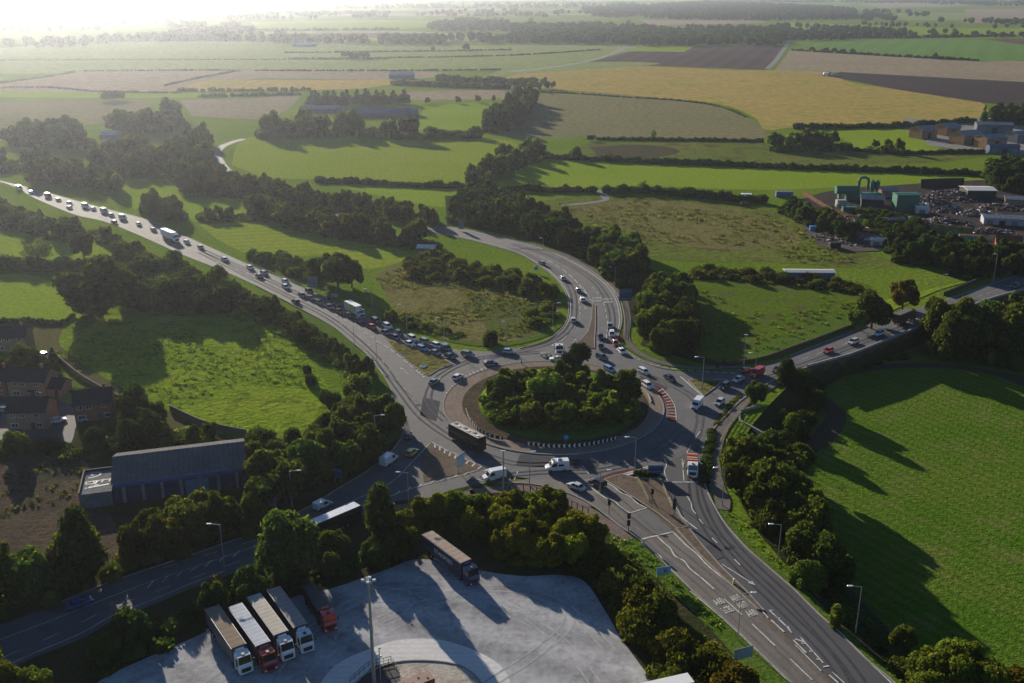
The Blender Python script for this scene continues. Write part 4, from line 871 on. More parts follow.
def container(x, y, rz, L, m, label, h=2.6, w=2.4, name='shipping_container', roof=None):
    p = G(x, y); t = empty(name, (p.x, p.y, .15), R(rz)); tag(t, label, 'container')
    b = MB(); b.box((0, 0, h/2), (L, w, h), bv=.05)
    for k in range(int(L/.6)): b.box((-L/2+.3+k*.6, 0, h/2), (.12, w+.08, h-.3))
    b.build('shell', m, t); d = MB(); d.box((L/2+.06, -w*.25, h/2), (.06, w*.45, h-.3)); d.box((L/2+.06, w*.25, h/2), (.06, w*.45, h-.3)); d.build('door', m, t)
    r_ = MB(); r_.box((0, 0, h+.04), (L-.1, w-.1, .07)); r_.build('roof', roof or m, t); return t
container(840.5, 207, 3, 5, plain('container grey', (.30, .31, .30), .6), 'pale grey container standing left of the green tank', 3.6, 3)
container(849, 213, -3, 7, MG, 'green container in front of the grey one beside the machines', 3, 3)
container(853, 200, 0, 8, MG, 'green box with a duct on top below the bent pipe', 4, 4)
container(969, 242, -20, 9, plain('teal panel', (.04, .28, .20), .5), 'teal container with rusty top at the corner of the yard', 3, 3, roof=RUST)
container(815, 231, -8, 5, plain('tarp blue', (.04, .22, .5), .4), 'bright blue skip on the grass left of the parked vehicles', 2.2, 2.2, 'skip')
container(784, 197, -5, 9, BG, 'blue container among shrubs left of the scrapyard wall', 2.8, 3)
container(746, 200, -10, 5.4, WHITE, 'white storage container on the hedge line of the rough meadow', 3.2, 3)
container(990, 123, -6, 12, WHITE, 'white box trailer body parked below the dark conifers', 3.6, 3)
container(834, 248, 10, 5, BLACK, 'black container beside the heap of building materials', 2.4, 2.4)
b = MB(); p = G(744, 206); b.tube((p.x-1.6, p.y, 1.2), (p.x+1.6, p.y, 1.2), 1.2, n=14); tag(b.build('hay_bale', surf('hay', (.20, .13, .06), (.16, .10, .05), 1, fine=4)), 'brown round bale in front of the white container by the hedge', 'hay bale')
def duct():
    p = G(864, 197); t = empty('extraction_plant', (p.x, p.y, 0)); tag(t, 'green extraction plant with tall bent pipe and cyclones in the scrapyard', 'machinery')
    b = MB(); pts = [(-3.5, 0, 0), (-3.5, 0, 9)]+[(-1+2.5*math.cos(math.pi-k*math.pi/6), 0, 9+1.8*math.sin(k*math.pi/6)) for k in range(1, 7)]+[(1.5, 0, 4)]
    for a, c in zip(pts, pts[1:]): b.tube(a, c, .75, n=10)
    b.build('pipe', MG, t)
    for x in (4, 6.5):
        b = MB(); b.tube((x, 0, 5), (x, 0, 8.5), 1.3, n=12); b.tube((x, 0, 2.5), (x, 0, 5), .3, 1.3, 12); b.tube((x, 0, 8.5), (x, 0, 9.4), .6, n=8); b.build('cyclone', MG, t)
    b = MB(); b.box((3, 0, 1.2), (12, 4, 2.4)); b.build('base_housing', MG, t)
    p = G(846, 199); t = empty('storage_tank', (p.x, p.y, 0)); tag(t, 'long rounded green tank housing left of the bent pipe', 'tank')
    b = MB(); b.tube((-6, 0, 5), (6, 0, 5), 2.2, n=16); b.build('tank', MG, t)
    for x in (-4, 4): b = MB(); b.box((x, 0, 1.6), (1, 3.2, 3.2)); b.build('leg', MG, t)
duct()
def heap(x, y, rx, ry, h, n, label, cols):
    p = G(x, y); b = MB()
    for i in range(n):
        a = random.uniform(0, 6.28); r = math.sqrt(random.random()); z = h*(1-r)*random.uniform(.3, 1); b.mat(random.randrange(len(cols)))
        s = random.uniform(.3, 1.3); b.box((p.x+math.cos(a)*r*rx, p.y+math.sin(a)*r*ry, z+.25), (s*1.5, s, s*.6), random.uniform(0, 3.14), top=(.8, .7))
    tag(b.build('scrap_heap', cols), label, 'scrap heap', kind='stuff')
_sd = plain('scrap dark', (.03, .028, .03), .8); SCR = [RUST, _sd, _sd, _sd, plain('scrap brown', (.07, .05, .04), .8), plain('scrap grey', (.11, .11, .12), .6, .2), plain('scrap blue', (.03, .05, .10), .6), _sd, plain('scrap white', (.38, .38, .40), .5), plain('scrap red', (.12, .03, .025), .6)]
heap(932, 205, 11, 22, 6, 420, 'heap of crushed cars and mixed scrap behind the green building', SCR); heap(956, 197, 13, 16, 5, 320, 'heap of car bodies beside the white roofed shelter', SCR)
heap(945, 226, 14, 14, 5, 320, 'heap of dark scrap metal behind the yellow brown wall', SCR); heap(1000, 208, 12, 10, 2.5, 150, 'row of dismantled cars behind the office cabin', SCR)
heap(840, 238, 13, 12, 1.6, 130, 'scattered building materials and machines on the cinder yard', SCR+[YEL, ROOF_W]); heap(868, 219, 18, 8, 2, 120, 'strip of rusty scrap beside the green machinery', SCR); heap(868, 243, 14, 9, 1.3, 80, 'rubble and timber at the right of the cinder yard', SCR+[ROOF_W])
for (x, y, L, D, E, Rg, rz, wm, rm, lab) in (
 (890, 198, 9, 6, 4, 5, 5, BRICK_P, ROOF_G, 'small ochre shed between the bent pipe and the green shredder house'), (922, 214, 6, 5, 3, 3.6, -10, ROOF_W, ROOF_W, 'small white cabin in the middle of the scrap heaps'),
 (948, 250, 8, 5, 3, 4, -18, GREY_W, RUST, 'low rusty roofed hut in front of the teal container'), (1014, 206, 9, 7, 3.4, 4.4, -20, BRICK_P, ROOF_G, 'small ochre workshop behind the long office cabin'), (876, 246, 5, 4, 2.6, 3.2, -25, ROOF_W, ROOF_W, 'tiny white roofed hut at the end of the cinder yard'), (897, 226, 8, 5, 3, 3.6, 8, GREY_W, ROOF_B, 'blue grey store among the shrubs of the scrapyard')):
    shed(G(x, y), R(rz), L, D, E, Rg, wm, rm, lab, doors=1)
heap(905, 222, 10, 10, 3, 160, 'heap of mixed scrap in front of the green shredder house', SCR); heap(975, 214, 12, 9, 2.5, 160, 'scatter of scrap on the open part of the yard', SCR); heap(985, 232, 14, 6, 2, 130, 'line of car parts beside the lane to the bungalow', SCR)
def digger(x, y, rz, label):
    p = G(x, y); t = empty('excavator', (p.x, p.y, 0), R(rz)); tag(t, label, 'excavator')
    for s in (-1, 1): b = MB(); b.box((0, s*1.1, .45), (3.8, .6, .9), bv=.2); b.build('track', BLACK, t)
    b = MB(); b.box((-.6, 0, 1.6), (2.8, 2.4, 1.2), bv=.15); b.build('body', YEL, t); b = MB(); b.box((.3, .6, 2.6), (1.3, 1.0, 1.4), bv=.1); b.build('cab', GLASS, t)
    b = MB(); b.tube((.8, -.3, 1.8), (3.2, -.3, 4.6), .32, .26, 6); b.tube((3.2, -.3, 4.6), (5.4, -.3, 3.4), .26, .2, 6); b.tube((5.4, -.3, 3.4), (5.8, -.3, 1.4), .2, .16, 6); b.build('boom', YEL, t)
    b = MB(); b.box((5.6, -.3, .9), (.9, 1.1, .9), top=(.6, 1)); b.build('bucket', STEEL_D, t)
digger(864, 232, 150, 'yellow excavator with raised boom on the cinder yard'); digger(832, 212, 20, 'yellow excavator beside the rusty wall of the scrapyard')
# ---- crop sprayer
p = G(826, 76); t = empty('crop_sprayer', (p.x, p.y, 0)); tag(t, 'white crop sprayer with wide boom at the corner of the dark ploughed field', 'tractor')
b = MB(); b.box((0, 0, 3), (7, 4, 2.5), bv=.3); b.build('tank', WHITE, t); b = MB(); b.box((4.5, 0, 3.2), (2.4, 2.6, 2.6), bv=.3); b.build('cab', GLASS, t)
b = MB(); b.box((-4, 0, 1.6), (.6, 36, .6)); b.build('boom', STEEL, t).rotation_euler = (0, 0, R(90))
for x in (-2.5, 3.5):
    for s in (-1, 1): b = MB(); b.tube((x, s*1.8, 1.1), (x, s*2.3, 1.1), 1.1, n=14); b.build('wheel', TYRE, t)
# ================================================================== TREES, HEDGES, SHRUBS
GRN = (1, 1, 1); DKG = (.62, .72, .7); OLV = (1.08, 1.06, .8); AUT = (1.6, 1.05, .55); YLW = (2.0, 1.6, .7); BRN = (1.08, .92, .78); LTG = (1.5, 1.5, 1.1)
def one(x, y, h, w, label, kind='broad', tint=GRN, z=0.0, name='broadleaf_tree', cat='tree', group=None): return tree(G(x, y, z), h, w, kind, label, cat, group, tint, name)
# --- single trees
one(102, 322, 23, 27, 'very large round oak standing alone at the left between two bright pastures', z=-2.5)
one(84, 258, 12, 11, 'round tree at the end of the dark hedge left of the large oak')
one(38, 262, 11, 15, 'thin pale open crowned tree in the bright pasture at far left', 'loose', (1.3, 1.25, 1.1))
one(338, 288, 14.5, 15, 'tall dark tree behind the road sign on the north side of the western road', tint=BRN)
one(352, 287, 10.5, 10, 'dark tree right of the tallest one behind the road sign', tint=BRN); one(325, 284, 13, 12, 'dark tree left of the tallest one behind the road sign', tint=DKG)
one(307, 373, 3.5, 3.2, 'small dark lone bush, upper one of two in the rough pasture', 'shrub', DKG, name='bush', cat='bush')
one(311, 384, 4, 4, 'small dark lone bush, lower one of two in the rough pasture', 'shrub', DKG, name='bush', cat='bush')
one(331, 411, 6.5, 6, 'round dark tree at the pasture corner beside the footpath', tint=DKG)
one(358, 407, 9.5, 9, 'bright green round tree between the rough pasture and the western road', tint=LTG)
one(361, 375, 4.5, 4, 'small round bush on the bank beside the western road', 'shrub', LTG, name='bush', cat='bush')
one(575, 160, 9.5, 9.5, 'round bright tree on the hedge line in the middle distance', tint=LTG); one(591, 141, 5, 7, 'dark round bush on the hedge below the olive stubble', tint=DKG)
one(653, 139, 7, 5, 'small pale tree alone on the hedge below the stubble field', 'loose', LTG)
one(610, 158, 4, 5, 'small round bush beyond the bright round tree', 'shrub', name='bush', cat='bush')
one(466, 51, 14, 16, 'lone round tree on the far hedge below the distant wood', tint=DKG); one(433, 51, 8, 9, 'small lone tree left of the round one on the far hedge', tint=DKG)
one(114, 101, 11, 28, 'wide round clump standing alone in the hazy fields at far left'); one(172, 119, 18, 20, 'tall round tree above the others beside the hazy lane')
one(390, 321, 5.5, 6, 'dark round bush in the rough brown triangle beside the western road', 'shrub', name='bush', cat='bush')
one(490, 344, 6, 6, 'dark bush near the kerb at the bottom of the brown triangle', 'shrub', DKG, name='bush', cat='bush')
one(579, 379, 10.5, 8.5, 'dark umbrella shaped pine on the far side of the central island', 'pine', (.8, .8, .7), z=.8, name='pine_tree')
one(568, 377, 7, 5, 'smaller dark pine leaning beside the umbrella shaped one', 'pine', (.8, .8, .7), z=.8, name='pine_tree')
one(627, 400, 9, 8.5, 'round green tree at the eastern end of the central island', tint=LTG, z=.8)
one(600, 398, 8.5, 6, 'narrow pale tree between the pine and the round tree on the island', 'tall', LTG, z=.8)
one(498, 398, 6.5, 7, 'bushy green tree at the north western edge of the central island', tint=LTG, z=.6)
one(545, 402, 9, 11, 'pale willow like tree in the middle of the central island', 'broad', (2.1, 2.0, 1.3), z=1)
one(756, 405, 7, 6.5, 'round dark green tree beside the yellow railing of the subway path', tint=GRN, z=-.5)
one(785, 391, 10, 8, 'tall dark tree at the near end of the viaduct', 'tall', DKG, z=-2); one(800, 396, 9, 8, 'dark tree just right of the tall one near the viaduct end', tint=DKG, z=-3)
one(871, 329, 13.5, 14, 'large tree left of the lorry on the eastern road', tint=GRN); one(857, 330, 9, 9, 'smaller tree at the left foot of the one beside the lorry', tint=LTG)
one(902, 309, 11, 11, 'orange green tree above the lorry on the eastern road', tint=AUT)
one(381, 546, 14, 9.5, 'tall upright dark tree between the bus and the lorry park', 'tall', GRN)
one(292, 578, 15, 13, 'large green tree in front of the white roofed bus', tint=GRN); one(332, 556, 6, 7, 'small green tree at the rear of the white roofed bus', tint=OLV)
one(215, 592, 4, 5, 'rust coloured bush at the kerb of the south western road', 'shrub', (2.0, 1.2, .8), name='bush', cat='bush')
one(128, 640, 7, 6, 'dark bush at the kerb below the blue car', tint=DKG, name='bush', cat='bush')
one(84, 588, 17, 11, 'tall dark conical tree between the bare ground and the south western road', 'tall', DKG)
one(18, 457, 7, 7, 'lone bright tree beside the shaded plots at the left edge', tint=LTG)
one(27, 365, 7, 8, 'bright tree above the brick houses', tint=LTG); one(54, 366, 6, 4, 'dark narrow conifer beside the farthest brick house', 'cone', name='conifer')
one(983, 124, 16, 7, 'tall pale poplar at the left end of the dark conifers', 'cone', (3, 3.2, 2.4), name='poplar')
for x, y, h, w in ((930, 690, 7.5, 9), (955, 700, 9.5, 10), (980, 706, 8.5, 9.5), (950, 680, 8, 8), (968, 690, 8.5, 8), (925, 712, 7, 8)): one(x, y, h, w, 'pale green tree in the big round thicket at the bottom right beside the field', tint=(1.6, 1.5, .85), z=-1.5, group='thicket at the bottom right')
one(902, 652, 5, 5, 'small round tree on the bank left of the very large pale bush', tint=LTG, z=-1); one(835, 632, 5.5, 4, 'small pale bush behind the street lamp on the lower right bank', 'tall', (1.8, 1.6, 1.3), z=-1)
one(808, 590, 7, 8, 'pale green tree on the verge bank right of the outbound carriageway', tint=LTG, z=-1)
one(790, 437, 7, 6, 'pale yellow green tree standing above the dark shrubs left of the green field', 'tall', (2, 2, 1), z=-3.5)
one(430, 683, 4, 6, 'olive bush', tint=OLV) if False else None
one(644, 193, 7, 7, 'thin pale tree on the hedge behind the rough meadow', 'loose', LTG)
one(575, 224, 7, 6, 'pale round tree at the end', tint=LTG) if False else None
one(1018, 690, 5, 9, 'orange tinted bush at the bottom right corner', 'shrub', AUT, z=-1, name='bush', cat='bush')
for x, y, h, w in ((4, 712, 9, 9), (30, 706, 7.5, 8), (-20, 690, 9, 9)): one(x, y, h, w, 'yellow green tree in the clump at the bottom left corner', tint=(1.35, 1.25, .75), group='clump at the bottom left corner')
one(732, 702, 7, 9, 'dark rusty bush at the bottom edge left of the inbound carriageway', tint=AUT)
# --- belts of trees
def B_(lab, grp, poly, sp, hr, **k): return belt(poly, sp, hr, lab, grp, **k)
B_('tall dark tree in the mass on the south side of the western road', 'trees massed south of the western road', [(125, 262), (150, 270), (185, 286), (222, 300), (240, 312), (190, 316), (140, 310), (120, 290)], 7.5, (9, 13))
B_('tree in the dark belt between the western road and the far left pasture', 'trees below the far end of the western road', [(-10, 204), (22, 213), (70, 230), (92, 240), (60, 243), (0, 230), (-10, 226)], 8, (6, 9))
B_('small tree in the clump beside the curving path left of the western road', 'trees by the curving path', [(92, 232), (118, 238), (128, 250), (104, 246)], 7, (5, 7), tint=BRN)
B_('tree in the wood above the far end of the western road', 'trees above the western road', [(25, 180), (60, 184), (118, 197), (118, 188), (80, 176), (40, 168)], 10, (9, 13))
B_('dark tree in the copse between the two bright pastures', 'copse between two bright pastures', [(142, 212), (180, 214), (190, 224), (160, 222)], 9, (10, 13), tint=BRN)
B_('small dark tree on the pasture boundary beside the western road', 'small trees along the pasture boundary', [(194, 216), (222, 215), (252, 217), (250, 221), (200, 222)], 8, (5, 7))
B_('dark tree in the upper row of the long diagonal belt beside the lane', 'upper row of the diagonal tree belt', [(160, 178), (200, 172), (250, 182), (300, 196), (380, 207), (440, 222), (436, 228), (370, 217), (300, 207), (250, 200), (190, 196)], 9, (6.5, 10), tint=BRN)
B_('dark tree in the lower row of the long diagonal belt above the mown pasture', 'lower row of the diagonal tree belt', [(240, 205), (280, 213), (330, 226), (390, 238), (440, 247), (436, 252), (380, 246), (320, 236), (262, 221)], 8, (7.5, 11), tint=BRN)
B_('round tree among the dense trees around the hazy lane', 'trees around the hazy lane', [(165, 158), (200, 142), (212, 146), (208, 168), (205, 186), (180, 185)], 13, (12, 16))
B_('tree among the hazy farm trees at the upper left', 'hazy farm trees', [(95, 158), (140, 150), (165, 158), (160, 178), (120, 176), (95, 172)], 14, (10, 15), tint=BRN)
B_('tree in the hazy wood left of the farm sheds', 'hazy trees left of the farm sheds', [(8, 142), (60, 140), (98, 146), (95, 150), (40, 148), (10, 147)], 15, (14, 20))
B_('hazy tree in the row behind the farm sheds', 'hazy trees behind the farm sheds', [(112, 131), (150, 128), (190, 128), (190, 132), (150, 133), (115, 134)], 15, (14, 19))
B_('tree in the hazy strip at the left edge beyond the western road', 'hazy strip at the left edge', [(-10, 166), (45, 164), (60, 168), (20, 172), (-10, 174)], 14, (10, 13))
B_('tree along the meadow edge in front of the school', 'trees in front of the school', [(255, 136), (300, 133), (360, 134), (430, 138), (428, 141), (350, 137), (258, 139)], 15, (15, 21), tint=LTG)
B_('conifer in the dark row behind the school', 'dark conifer row behind the school', [(312, 105), (405, 103), (405, 105), (312, 108)], 11, (13, 16), kind='cone', name='conifer', wr=(12, 15))
B_('small tree in the line beyond the playing field', 'tree line beyond the playing field', [(405, 104), (505, 102), (505, 103.5), (405, 105.5)], 18, (6, 10))
B_('tree in the big dark clump right of the playing field', 'clump right of the playing field', [(482, 132), (500, 122), (520, 100), (536, 102), (530, 118), (512, 132)], 15, (15, 20), tint=DKG)
B_('tree in the small clump where the farm lane meets the gold field', 'clump by the gold field', [(512, 90), (553, 87), (553, 91), (515, 93)], 16, (8, 13))
B_('tree at the corner of the mown pasture behind the bend', 'trees at the mown pasture corner', [(505, 158), (545, 150), (540, 162), (510, 172), (470, 190), (468, 182)], 12, (8, 13), tint=LTG)
B_('tree in the dense belt outside the bend of the northern road, upper part', 'belt outside the northern bend, upper part', [(448, 222), (462, 198), (500, 198), (535, 214), (575, 235), (600, 256), (580, 258), (545, 242), (500, 230)], 7.5, (8, 11), tint=DKG)
B_('tall tree in the dense belt outside the bend of the northern road, middle part', 'belt outside the northern bend, middle part', [(580, 246), (610, 246), (640, 258), (638, 282), (618, 288), (600, 270)], 7, (9, 12))
B_('tree in the belt behind the two blue road signs', 'belt behind the blue road signs', [(640, 300), (660, 292), (685, 300), (698, 335), (690, 352), (665, 356), (648, 345), (640, 322)], 7, (8, 11), tint=OLV)
B_('bush in the scrub strip inside the northern bend', 'scrub inside the northern bend', [(405, 262), (430, 256), (480, 268), (530, 280), (556, 292), (560, 310), (545, 300), (500, 288), (440, 282), (410, 280)], 7, (3.5, 6.5), kind='shrub', name='bush', cat='bush', tint=BRN, wr=(6, 9))
B_('bush in the scrub beside the kerb at the end of the northern bend', 'scrub at the end of the northern bend', [(525, 312), (550, 308), (560, 318), (548, 330), (530, 328)], 6, (2.5, 4.5), kind='shrub', name='bush', cat='bush', tint=OLV, wr=(4, 6))
B_('bush in the hedge on the north side of the western road', 'hedge north of the western road', [(250, 262), (290, 274), (318, 284), (320, 272), (290, 262), (256, 255)], 6.5, (4, 6.5), kind='shrub', name='bush', cat='bush', wr=(6, 8))
B_('bush in the low scrub beside the queue of cars', 'scrub beside the queue of cars', [(395, 322), (420, 331), (450, 338), (470, 338), (440, 328), (405, 316)], 6, (1.5, 3), kind='shrub', name='bush', cat='bush', wr=(3, 5))
B_('tree in the strip between the western road and the rough pasture', 'strip between western road and rough pasture', [(238, 300), (256, 298), (300, 320), (335, 345), (368, 372), (376, 395), (362, 388), (335, 368), (300, 344), (262, 322)], 5.5, (3.5, 6.5))
B_('tree in the dense wood at the corner of western and south western roads', 'corner wood by the junction', [(330, 425), (360, 415), (392, 418), (396, 435), (370, 462), (340, 482), (300, 500), (260, 516), (256, 500), (290, 470), (318, 445)], 6.8, (7, 11), tint=OLV)
B_('low bush at the foot of the rough pasture', 'bushes at the foot of the rough pasture', [(250, 440), (300, 436), (322, 425), (330, 445), (290, 462), (252, 470)], 6, (3, 5), kind='shrub', name='bush', cat='bush', tint=OLV, wr=(5, 8))
B_('tree in the screen along the front of the blue warehouse', 'screen in front of the warehouse', [(112, 575), (120, 548), (165, 530), (215, 522), (256, 515), (256, 534), (200, 553), (150, 568), (112, 580)], 6, (7.5, 10), tint=(1.2, 1.0, .75))
B_('tree in the dark wood between the houses and the warehouse', 'wood between houses and warehouse', [(64, 462), (84, 449), (112, 440), (124, 420), (142, 408), (165, 420), (172, 436), (140, 450), (90, 464)], 6.5, (6, 9), tint=DKG)
B_('low tree behind the long roof of the blue warehouse', 'low trees behind the warehouse', [(142, 440), (180, 432), (225, 438), (235, 446), (190, 450), (150, 454)], 6.5, (4, 6), tint=OLV)
B_('tree in the big dark mass at the lower left beside the bare ground', 'dark mass at the lower left', [(-90, 610), (-10, 590), (50, 580), (100, 572), (112, 582), (66, 600), (40, 612), (-10, 628), (-90, 650)], 7, (10, 13.5), tint=OLV)
B_('tree in the dark strip between the south western road and the lorry park', 'strip by the lorry park', [(150, 632), (205, 610), (262, 586), (345, 566), (350, 584), (290, 592), (205, 628), (120, 672), (60, 695), (100, 660)], 6, (5.5, 7.5), tint=DKG)
B_('bush in the dark strip right of the tall upright tree', 'shrubs right of the tall upright tree', [(340, 570), (395, 548), (420, 545), (425, 552), (380, 568)], 5.5, (5.5, 8), tint=DKG)
B_('yellow green tree in the hedgerow behind the parked dark trailer', 'hedgerow behind the parked trailer', [(412, 522), (440, 515), (500, 517), (560, 523), (600, 544), (612, 562), (560, 569), (500, 563), (484, 550), (442, 526)], 4.7, (5.8, 8.2), tint=(1.9, 1.5, .6))
B_('dark bush in the hedgerow between the lorry park and the inbound carriageway', 'hedgerow beside the inbound carriageway', [(560, 562), (612, 552), (640, 580), (680, 625), (715, 660), (740, 700), (668, 700), (650, 660), (625, 625), (600, 585)], 4.9, (4, 6.5), tint=(1.1, .95, .65), kind='shrub', name='bush', cat='bush', wr=(6, 9))
B_('tree in the dense dark wood between the subway path and the green field', 'wood left of the green field', [(729, 474), (760, 464), (798, 474), (812, 508), (826, 552), (840, 598), (806, 580), (768, 540), (738, 512)], 5.5, (8.5, 12), tint=OLV, z=-2.5)
B_('dark shrub in the hollow between the subway walls and the viaduct', 'dark shrubs below the viaduct', [(762, 412), (790, 396), (815, 384), (825, 392), (805, 425), (790, 455), (750, 450), (770, 432)], 6, (3, 5), tint=DKG, z=-4, kind='shrub', name='bush', cat='bush', wr=(6, 8))
B_('dark shrub on the slope beneath the eastern viaduct', 'dark shrubs on the viaduct slope', [(835, 372), (860, 362), (900, 352), (905, 358), (870, 366), (845, 376)], 6, (2, 3.5), tint=DKG, z=-5, kind='shrub', name='bush', cat='bush', wr=(5, 7))
B_('tree in the tall clump in front of the eastern road', 'tall clump in front of the eastern road', [(925, 352), (942, 340), (962, 336), (1040, 336), (1040, 372), (1000, 366), (960, 360), (928, 358)], 9, (14, 18), tint=GRN, z=-4.5)
B_('bush low on the bank right of the outbound carriageway', 'bushes on the outbound bank', [(735, 515), (760, 540), (800, 575), (850, 630), (905, 680), (915, 672), (870, 625), (820, 575), (765, 525)], 8, (2, 4), tint=GRN, z=-1.5, kind='shrub', name='bush', cat='bush', wr=(4, 6))
B_('shrub in the dense planting of the central island', 'planting of the central island', [(478, 408), (492, 390), (525, 381), (570, 380), (612, 386), (640, 402), (638, 416), (610, 430), (560, 434), (505, 430)], 4.8, (3.2, 6.5), tint=(1.35, 1.35, .85), z=1.0, wr=(4.5, 7))
B_('dark conifer in the row screening the front of the scrapyard', 'conifer row in front of the scrapyard', [(780, 208), (800, 212), (830, 224), (858, 238), (852, 243), (820, 232), (782, 216)], 6.5, (7, 9), kind='broad', tint=DKG)
B_('dark tree in the wood between the scrapyard and the eastern road', 'wood below the scrapyard', [(885, 246), (915, 244), (960, 256), (1000, 262), (1040, 262), (1040, 275), (1010, 276), (970, 282), (930, 268), (892, 262)], 7.5, (8, 11), tint=DKG)
B_('bush in the scrub across the middle of the lower pasture', 'scrub across the lower pasture', [(690, 268), (730, 270), (790, 276), (850, 284), (880, 300), (860, 296), (800, 288), (740, 282), (690, 280)], 7, (2.5, 4.5), kind='shrub', name='bush', cat='bush', tint=BRN, wr=(5, 8))
B_('tree in the round clump on the far side of the middle pastures', 'round clump by the middle pastures', [(770, 148), (800, 146), (850, 147), (848, 151), (790, 152), (770, 152)], 12, (10, 14), tint=LTG)
B_('small tree in the group near the bare green paddock', 'group near the paddock', [(866, 148), (888, 148), (902, 153), (880, 154)], 11, (6, 11), tint=LTG)
B_('dark conifer in the block behind the industrial estate', 'conifer block behind the estate', [(985, 121), (1040, 119), (1040, 125), (990, 127)], 11, (12, 16), kind='broad', tint=DKG)
B_('dark tree at the right edge beyond the scrapyard', 'dark trees at the right edge beyond the scrapyard', [(976, 176), (1040, 160), (1040, 198), (1000, 192)], 13, (10, 15), tint=DKG)
B_('olive bush in the planting between the footway and the lower lamp', 'shrubs below the footway', [(398, 516), (430, 509), (470, 502), (505, 500), (512, 516), (430, 532), (402, 545)], 5, (3, 5), kind='shrub', name='bush', cat='bush', tint=(1.5, 1.3, .6), wr=(5, 7))
B_('garden tree behind the brick houses at the left edge', 'garden trees behind the houses', [(-5, 362), (20, 362), (50, 362), (60, 376), (66, 384), (40, 368), (-5, 372)], 5, (3.5, 6))
B_('dark garden bush between the brick houses and the bare plot', 'garden bushes by the bare plot', [(-5, 446), (30, 444), (62, 440), (62, 452), (-5, 456)], 5, (2, 3.5), kind='shrub', name='bush', cat='bush', tint=DKG, wr=(4, 6))
B_('low bush along the dry bank above the brick houses', 'bushes on the dry bank', [(80, 385), (120, 398), (165, 418), (160, 424), (110, 406), (78, 392)], 5.5, (1.5, 3), kind='shrub', name='bush', cat='bush', tint=OLV, wr=(3, 5))
B_('dark shrub among the scrap and containers of the yard', 'shrubs inside the scrapyard', [(858, 214), (885, 212), (915, 218), (925, 228), (912, 240), (880, 236), (860, 226)], 7, (3, 5), kind='shrub', name='bush', cat='bush', tint=DKG, wr=(5, 8))
# --- hedges
def H(line, h, w, lab, **k): return hedge(line, h, w, lab, **k)
H([(712.5, 432), (710, 445), (706.5, 462), (706, 485)], .9, 2.8, 'clipped low hedge between the outbound lane and the footpath', dens=40, size=.16, z=0, tint=DKG)
H([(739, 397), (731, 405), (722, 417), (716, 426)], .5, 1.8, 'thin strip of low planting beside the footpath near the pedestrian', dens=30, size=.14, tint=LTG)
H([(638, 475), (658, 475)], 1.2, 2.5, 'dark clipped hedge block behind the blue sign on the splitter', dens=60, size=.16, tint=(.5, .5, .5))
H([(0, 268), (30, 270), (60, 270), (110, 272)], 5, 8, 'thick dark hedge below the bright pasture at the far left', dens=30, size=.6, tint=DKG)
H([(0, 322), (30, 322), (60, 324), (75, 316)], 1.6, 1.8, 'thin low hedge under the lowest bright pasture at the left', dens=8)
H([(318, 182), (360, 184), (420, 187), (466, 188)], 3.5, 5, 'dark hedge splitting the mown pasture in front of the belt', dens=16, size=.5, tint=DKG)
H([(470, 190), (520, 191), (560, 192), (598, 192)], 3.5, 5, 'hedge joining the bend trees to the farm track gateway', dens=16, size=.5, tint=DKG)
H([(606, 193), (640, 193), (680, 196), (730, 201), (768, 203)], 4.5, 6, 'tall dark hedge behind the rough meadow', dens=20, size=.6, tint=DKG)
H([(598, 140), (700, 141), (762, 142)], 2.5, 4, 'thin dark hedge along the bottom of the olive stubble', dens=10, size=.5, tint=DKG)
H([(540, 158), (620, 162), (700, 165), (800, 169), (890, 172), (975, 175)], 3.5, 5, 'long dark hedge across the middle pastures', dens=12, size=.6, tint=DKG)
H([(795, 129), (850, 128), (905, 127), (975, 122)], 4, 6, 'dark hedge under the gold field above the paddock', dens=12, size=.7, tint=DKG)
H([(850, 151), (900, 154), (950, 153), (985, 153)], 2.5, 4, 'hedge along the lower side of the bare green paddock', dens=12, size=.5, tint=DKG)
H([(430, 137), (455, 138), (480, 138)], 7, 12, 'bushy hedge along the lower side of the playing field', dens=40, size=.9)
H([(262, 300), (300, 322), (340, 352), (352, 372)], 1.8, 2.5, 'low straggling hedge beside the footpath of the rough pasture', dens=14, tint=OLV)
H([(100, 395), (130, 410), (165, 424)], 1.6, 2.2, 'low hedge on the dry bank above the houses', dens=14, tint=OLV)
H([(126, 176), (150, 200), (180, 205), (200, 215)], 2.5, 3, 'thin hedge between the copse and the western road', dens=10) if False else None
H([(0, 60.5), (120, 60), (200, 60), (390, 59.5)], 1.6, 2.4, 'broken hedge across the pale fields', dens=3, size=.9) 
H([(85, 71.5), (200, 70.5), (235, 70.5)], 1.8, 3, 'hedge above the tan field in the haze', dens=3, size=1) 
H([(285, 53), (350, 52.5), (430, 51.5), (512, 50)], 2.4, 4, 'hedge between two pale fields under the far wood', dens=4, size=1, tint=DKG)
H([(288, 59), (400, 58), (512, 55.5), (600, 50)], 2, 3.5, 'second far hedge below the one under the far wood', dens=4, size=1, tint=DKG)
H([(256, 71), (400, 71), (500, 70)], 2, 3.5, 'dark far hedge between pale field and tan field', dens=4, size=1, tint=DKG)
H([(0, 88), (50, 88), (100, 92), (180, 93.5)], 1.8, 3, 'hedge in the haze beside the round clump', dens=4, size=1); H([(0, 83), (40, 78), (75, 72)], 1.8, 3, 'slanting hedge in the haze at the far left', dens=4, size=1)
H([(165, 86), (200, 78), (240, 71)], 1.8, 3, 'slanting hedge in the haze left of the gold strip', dens=4, size=1)
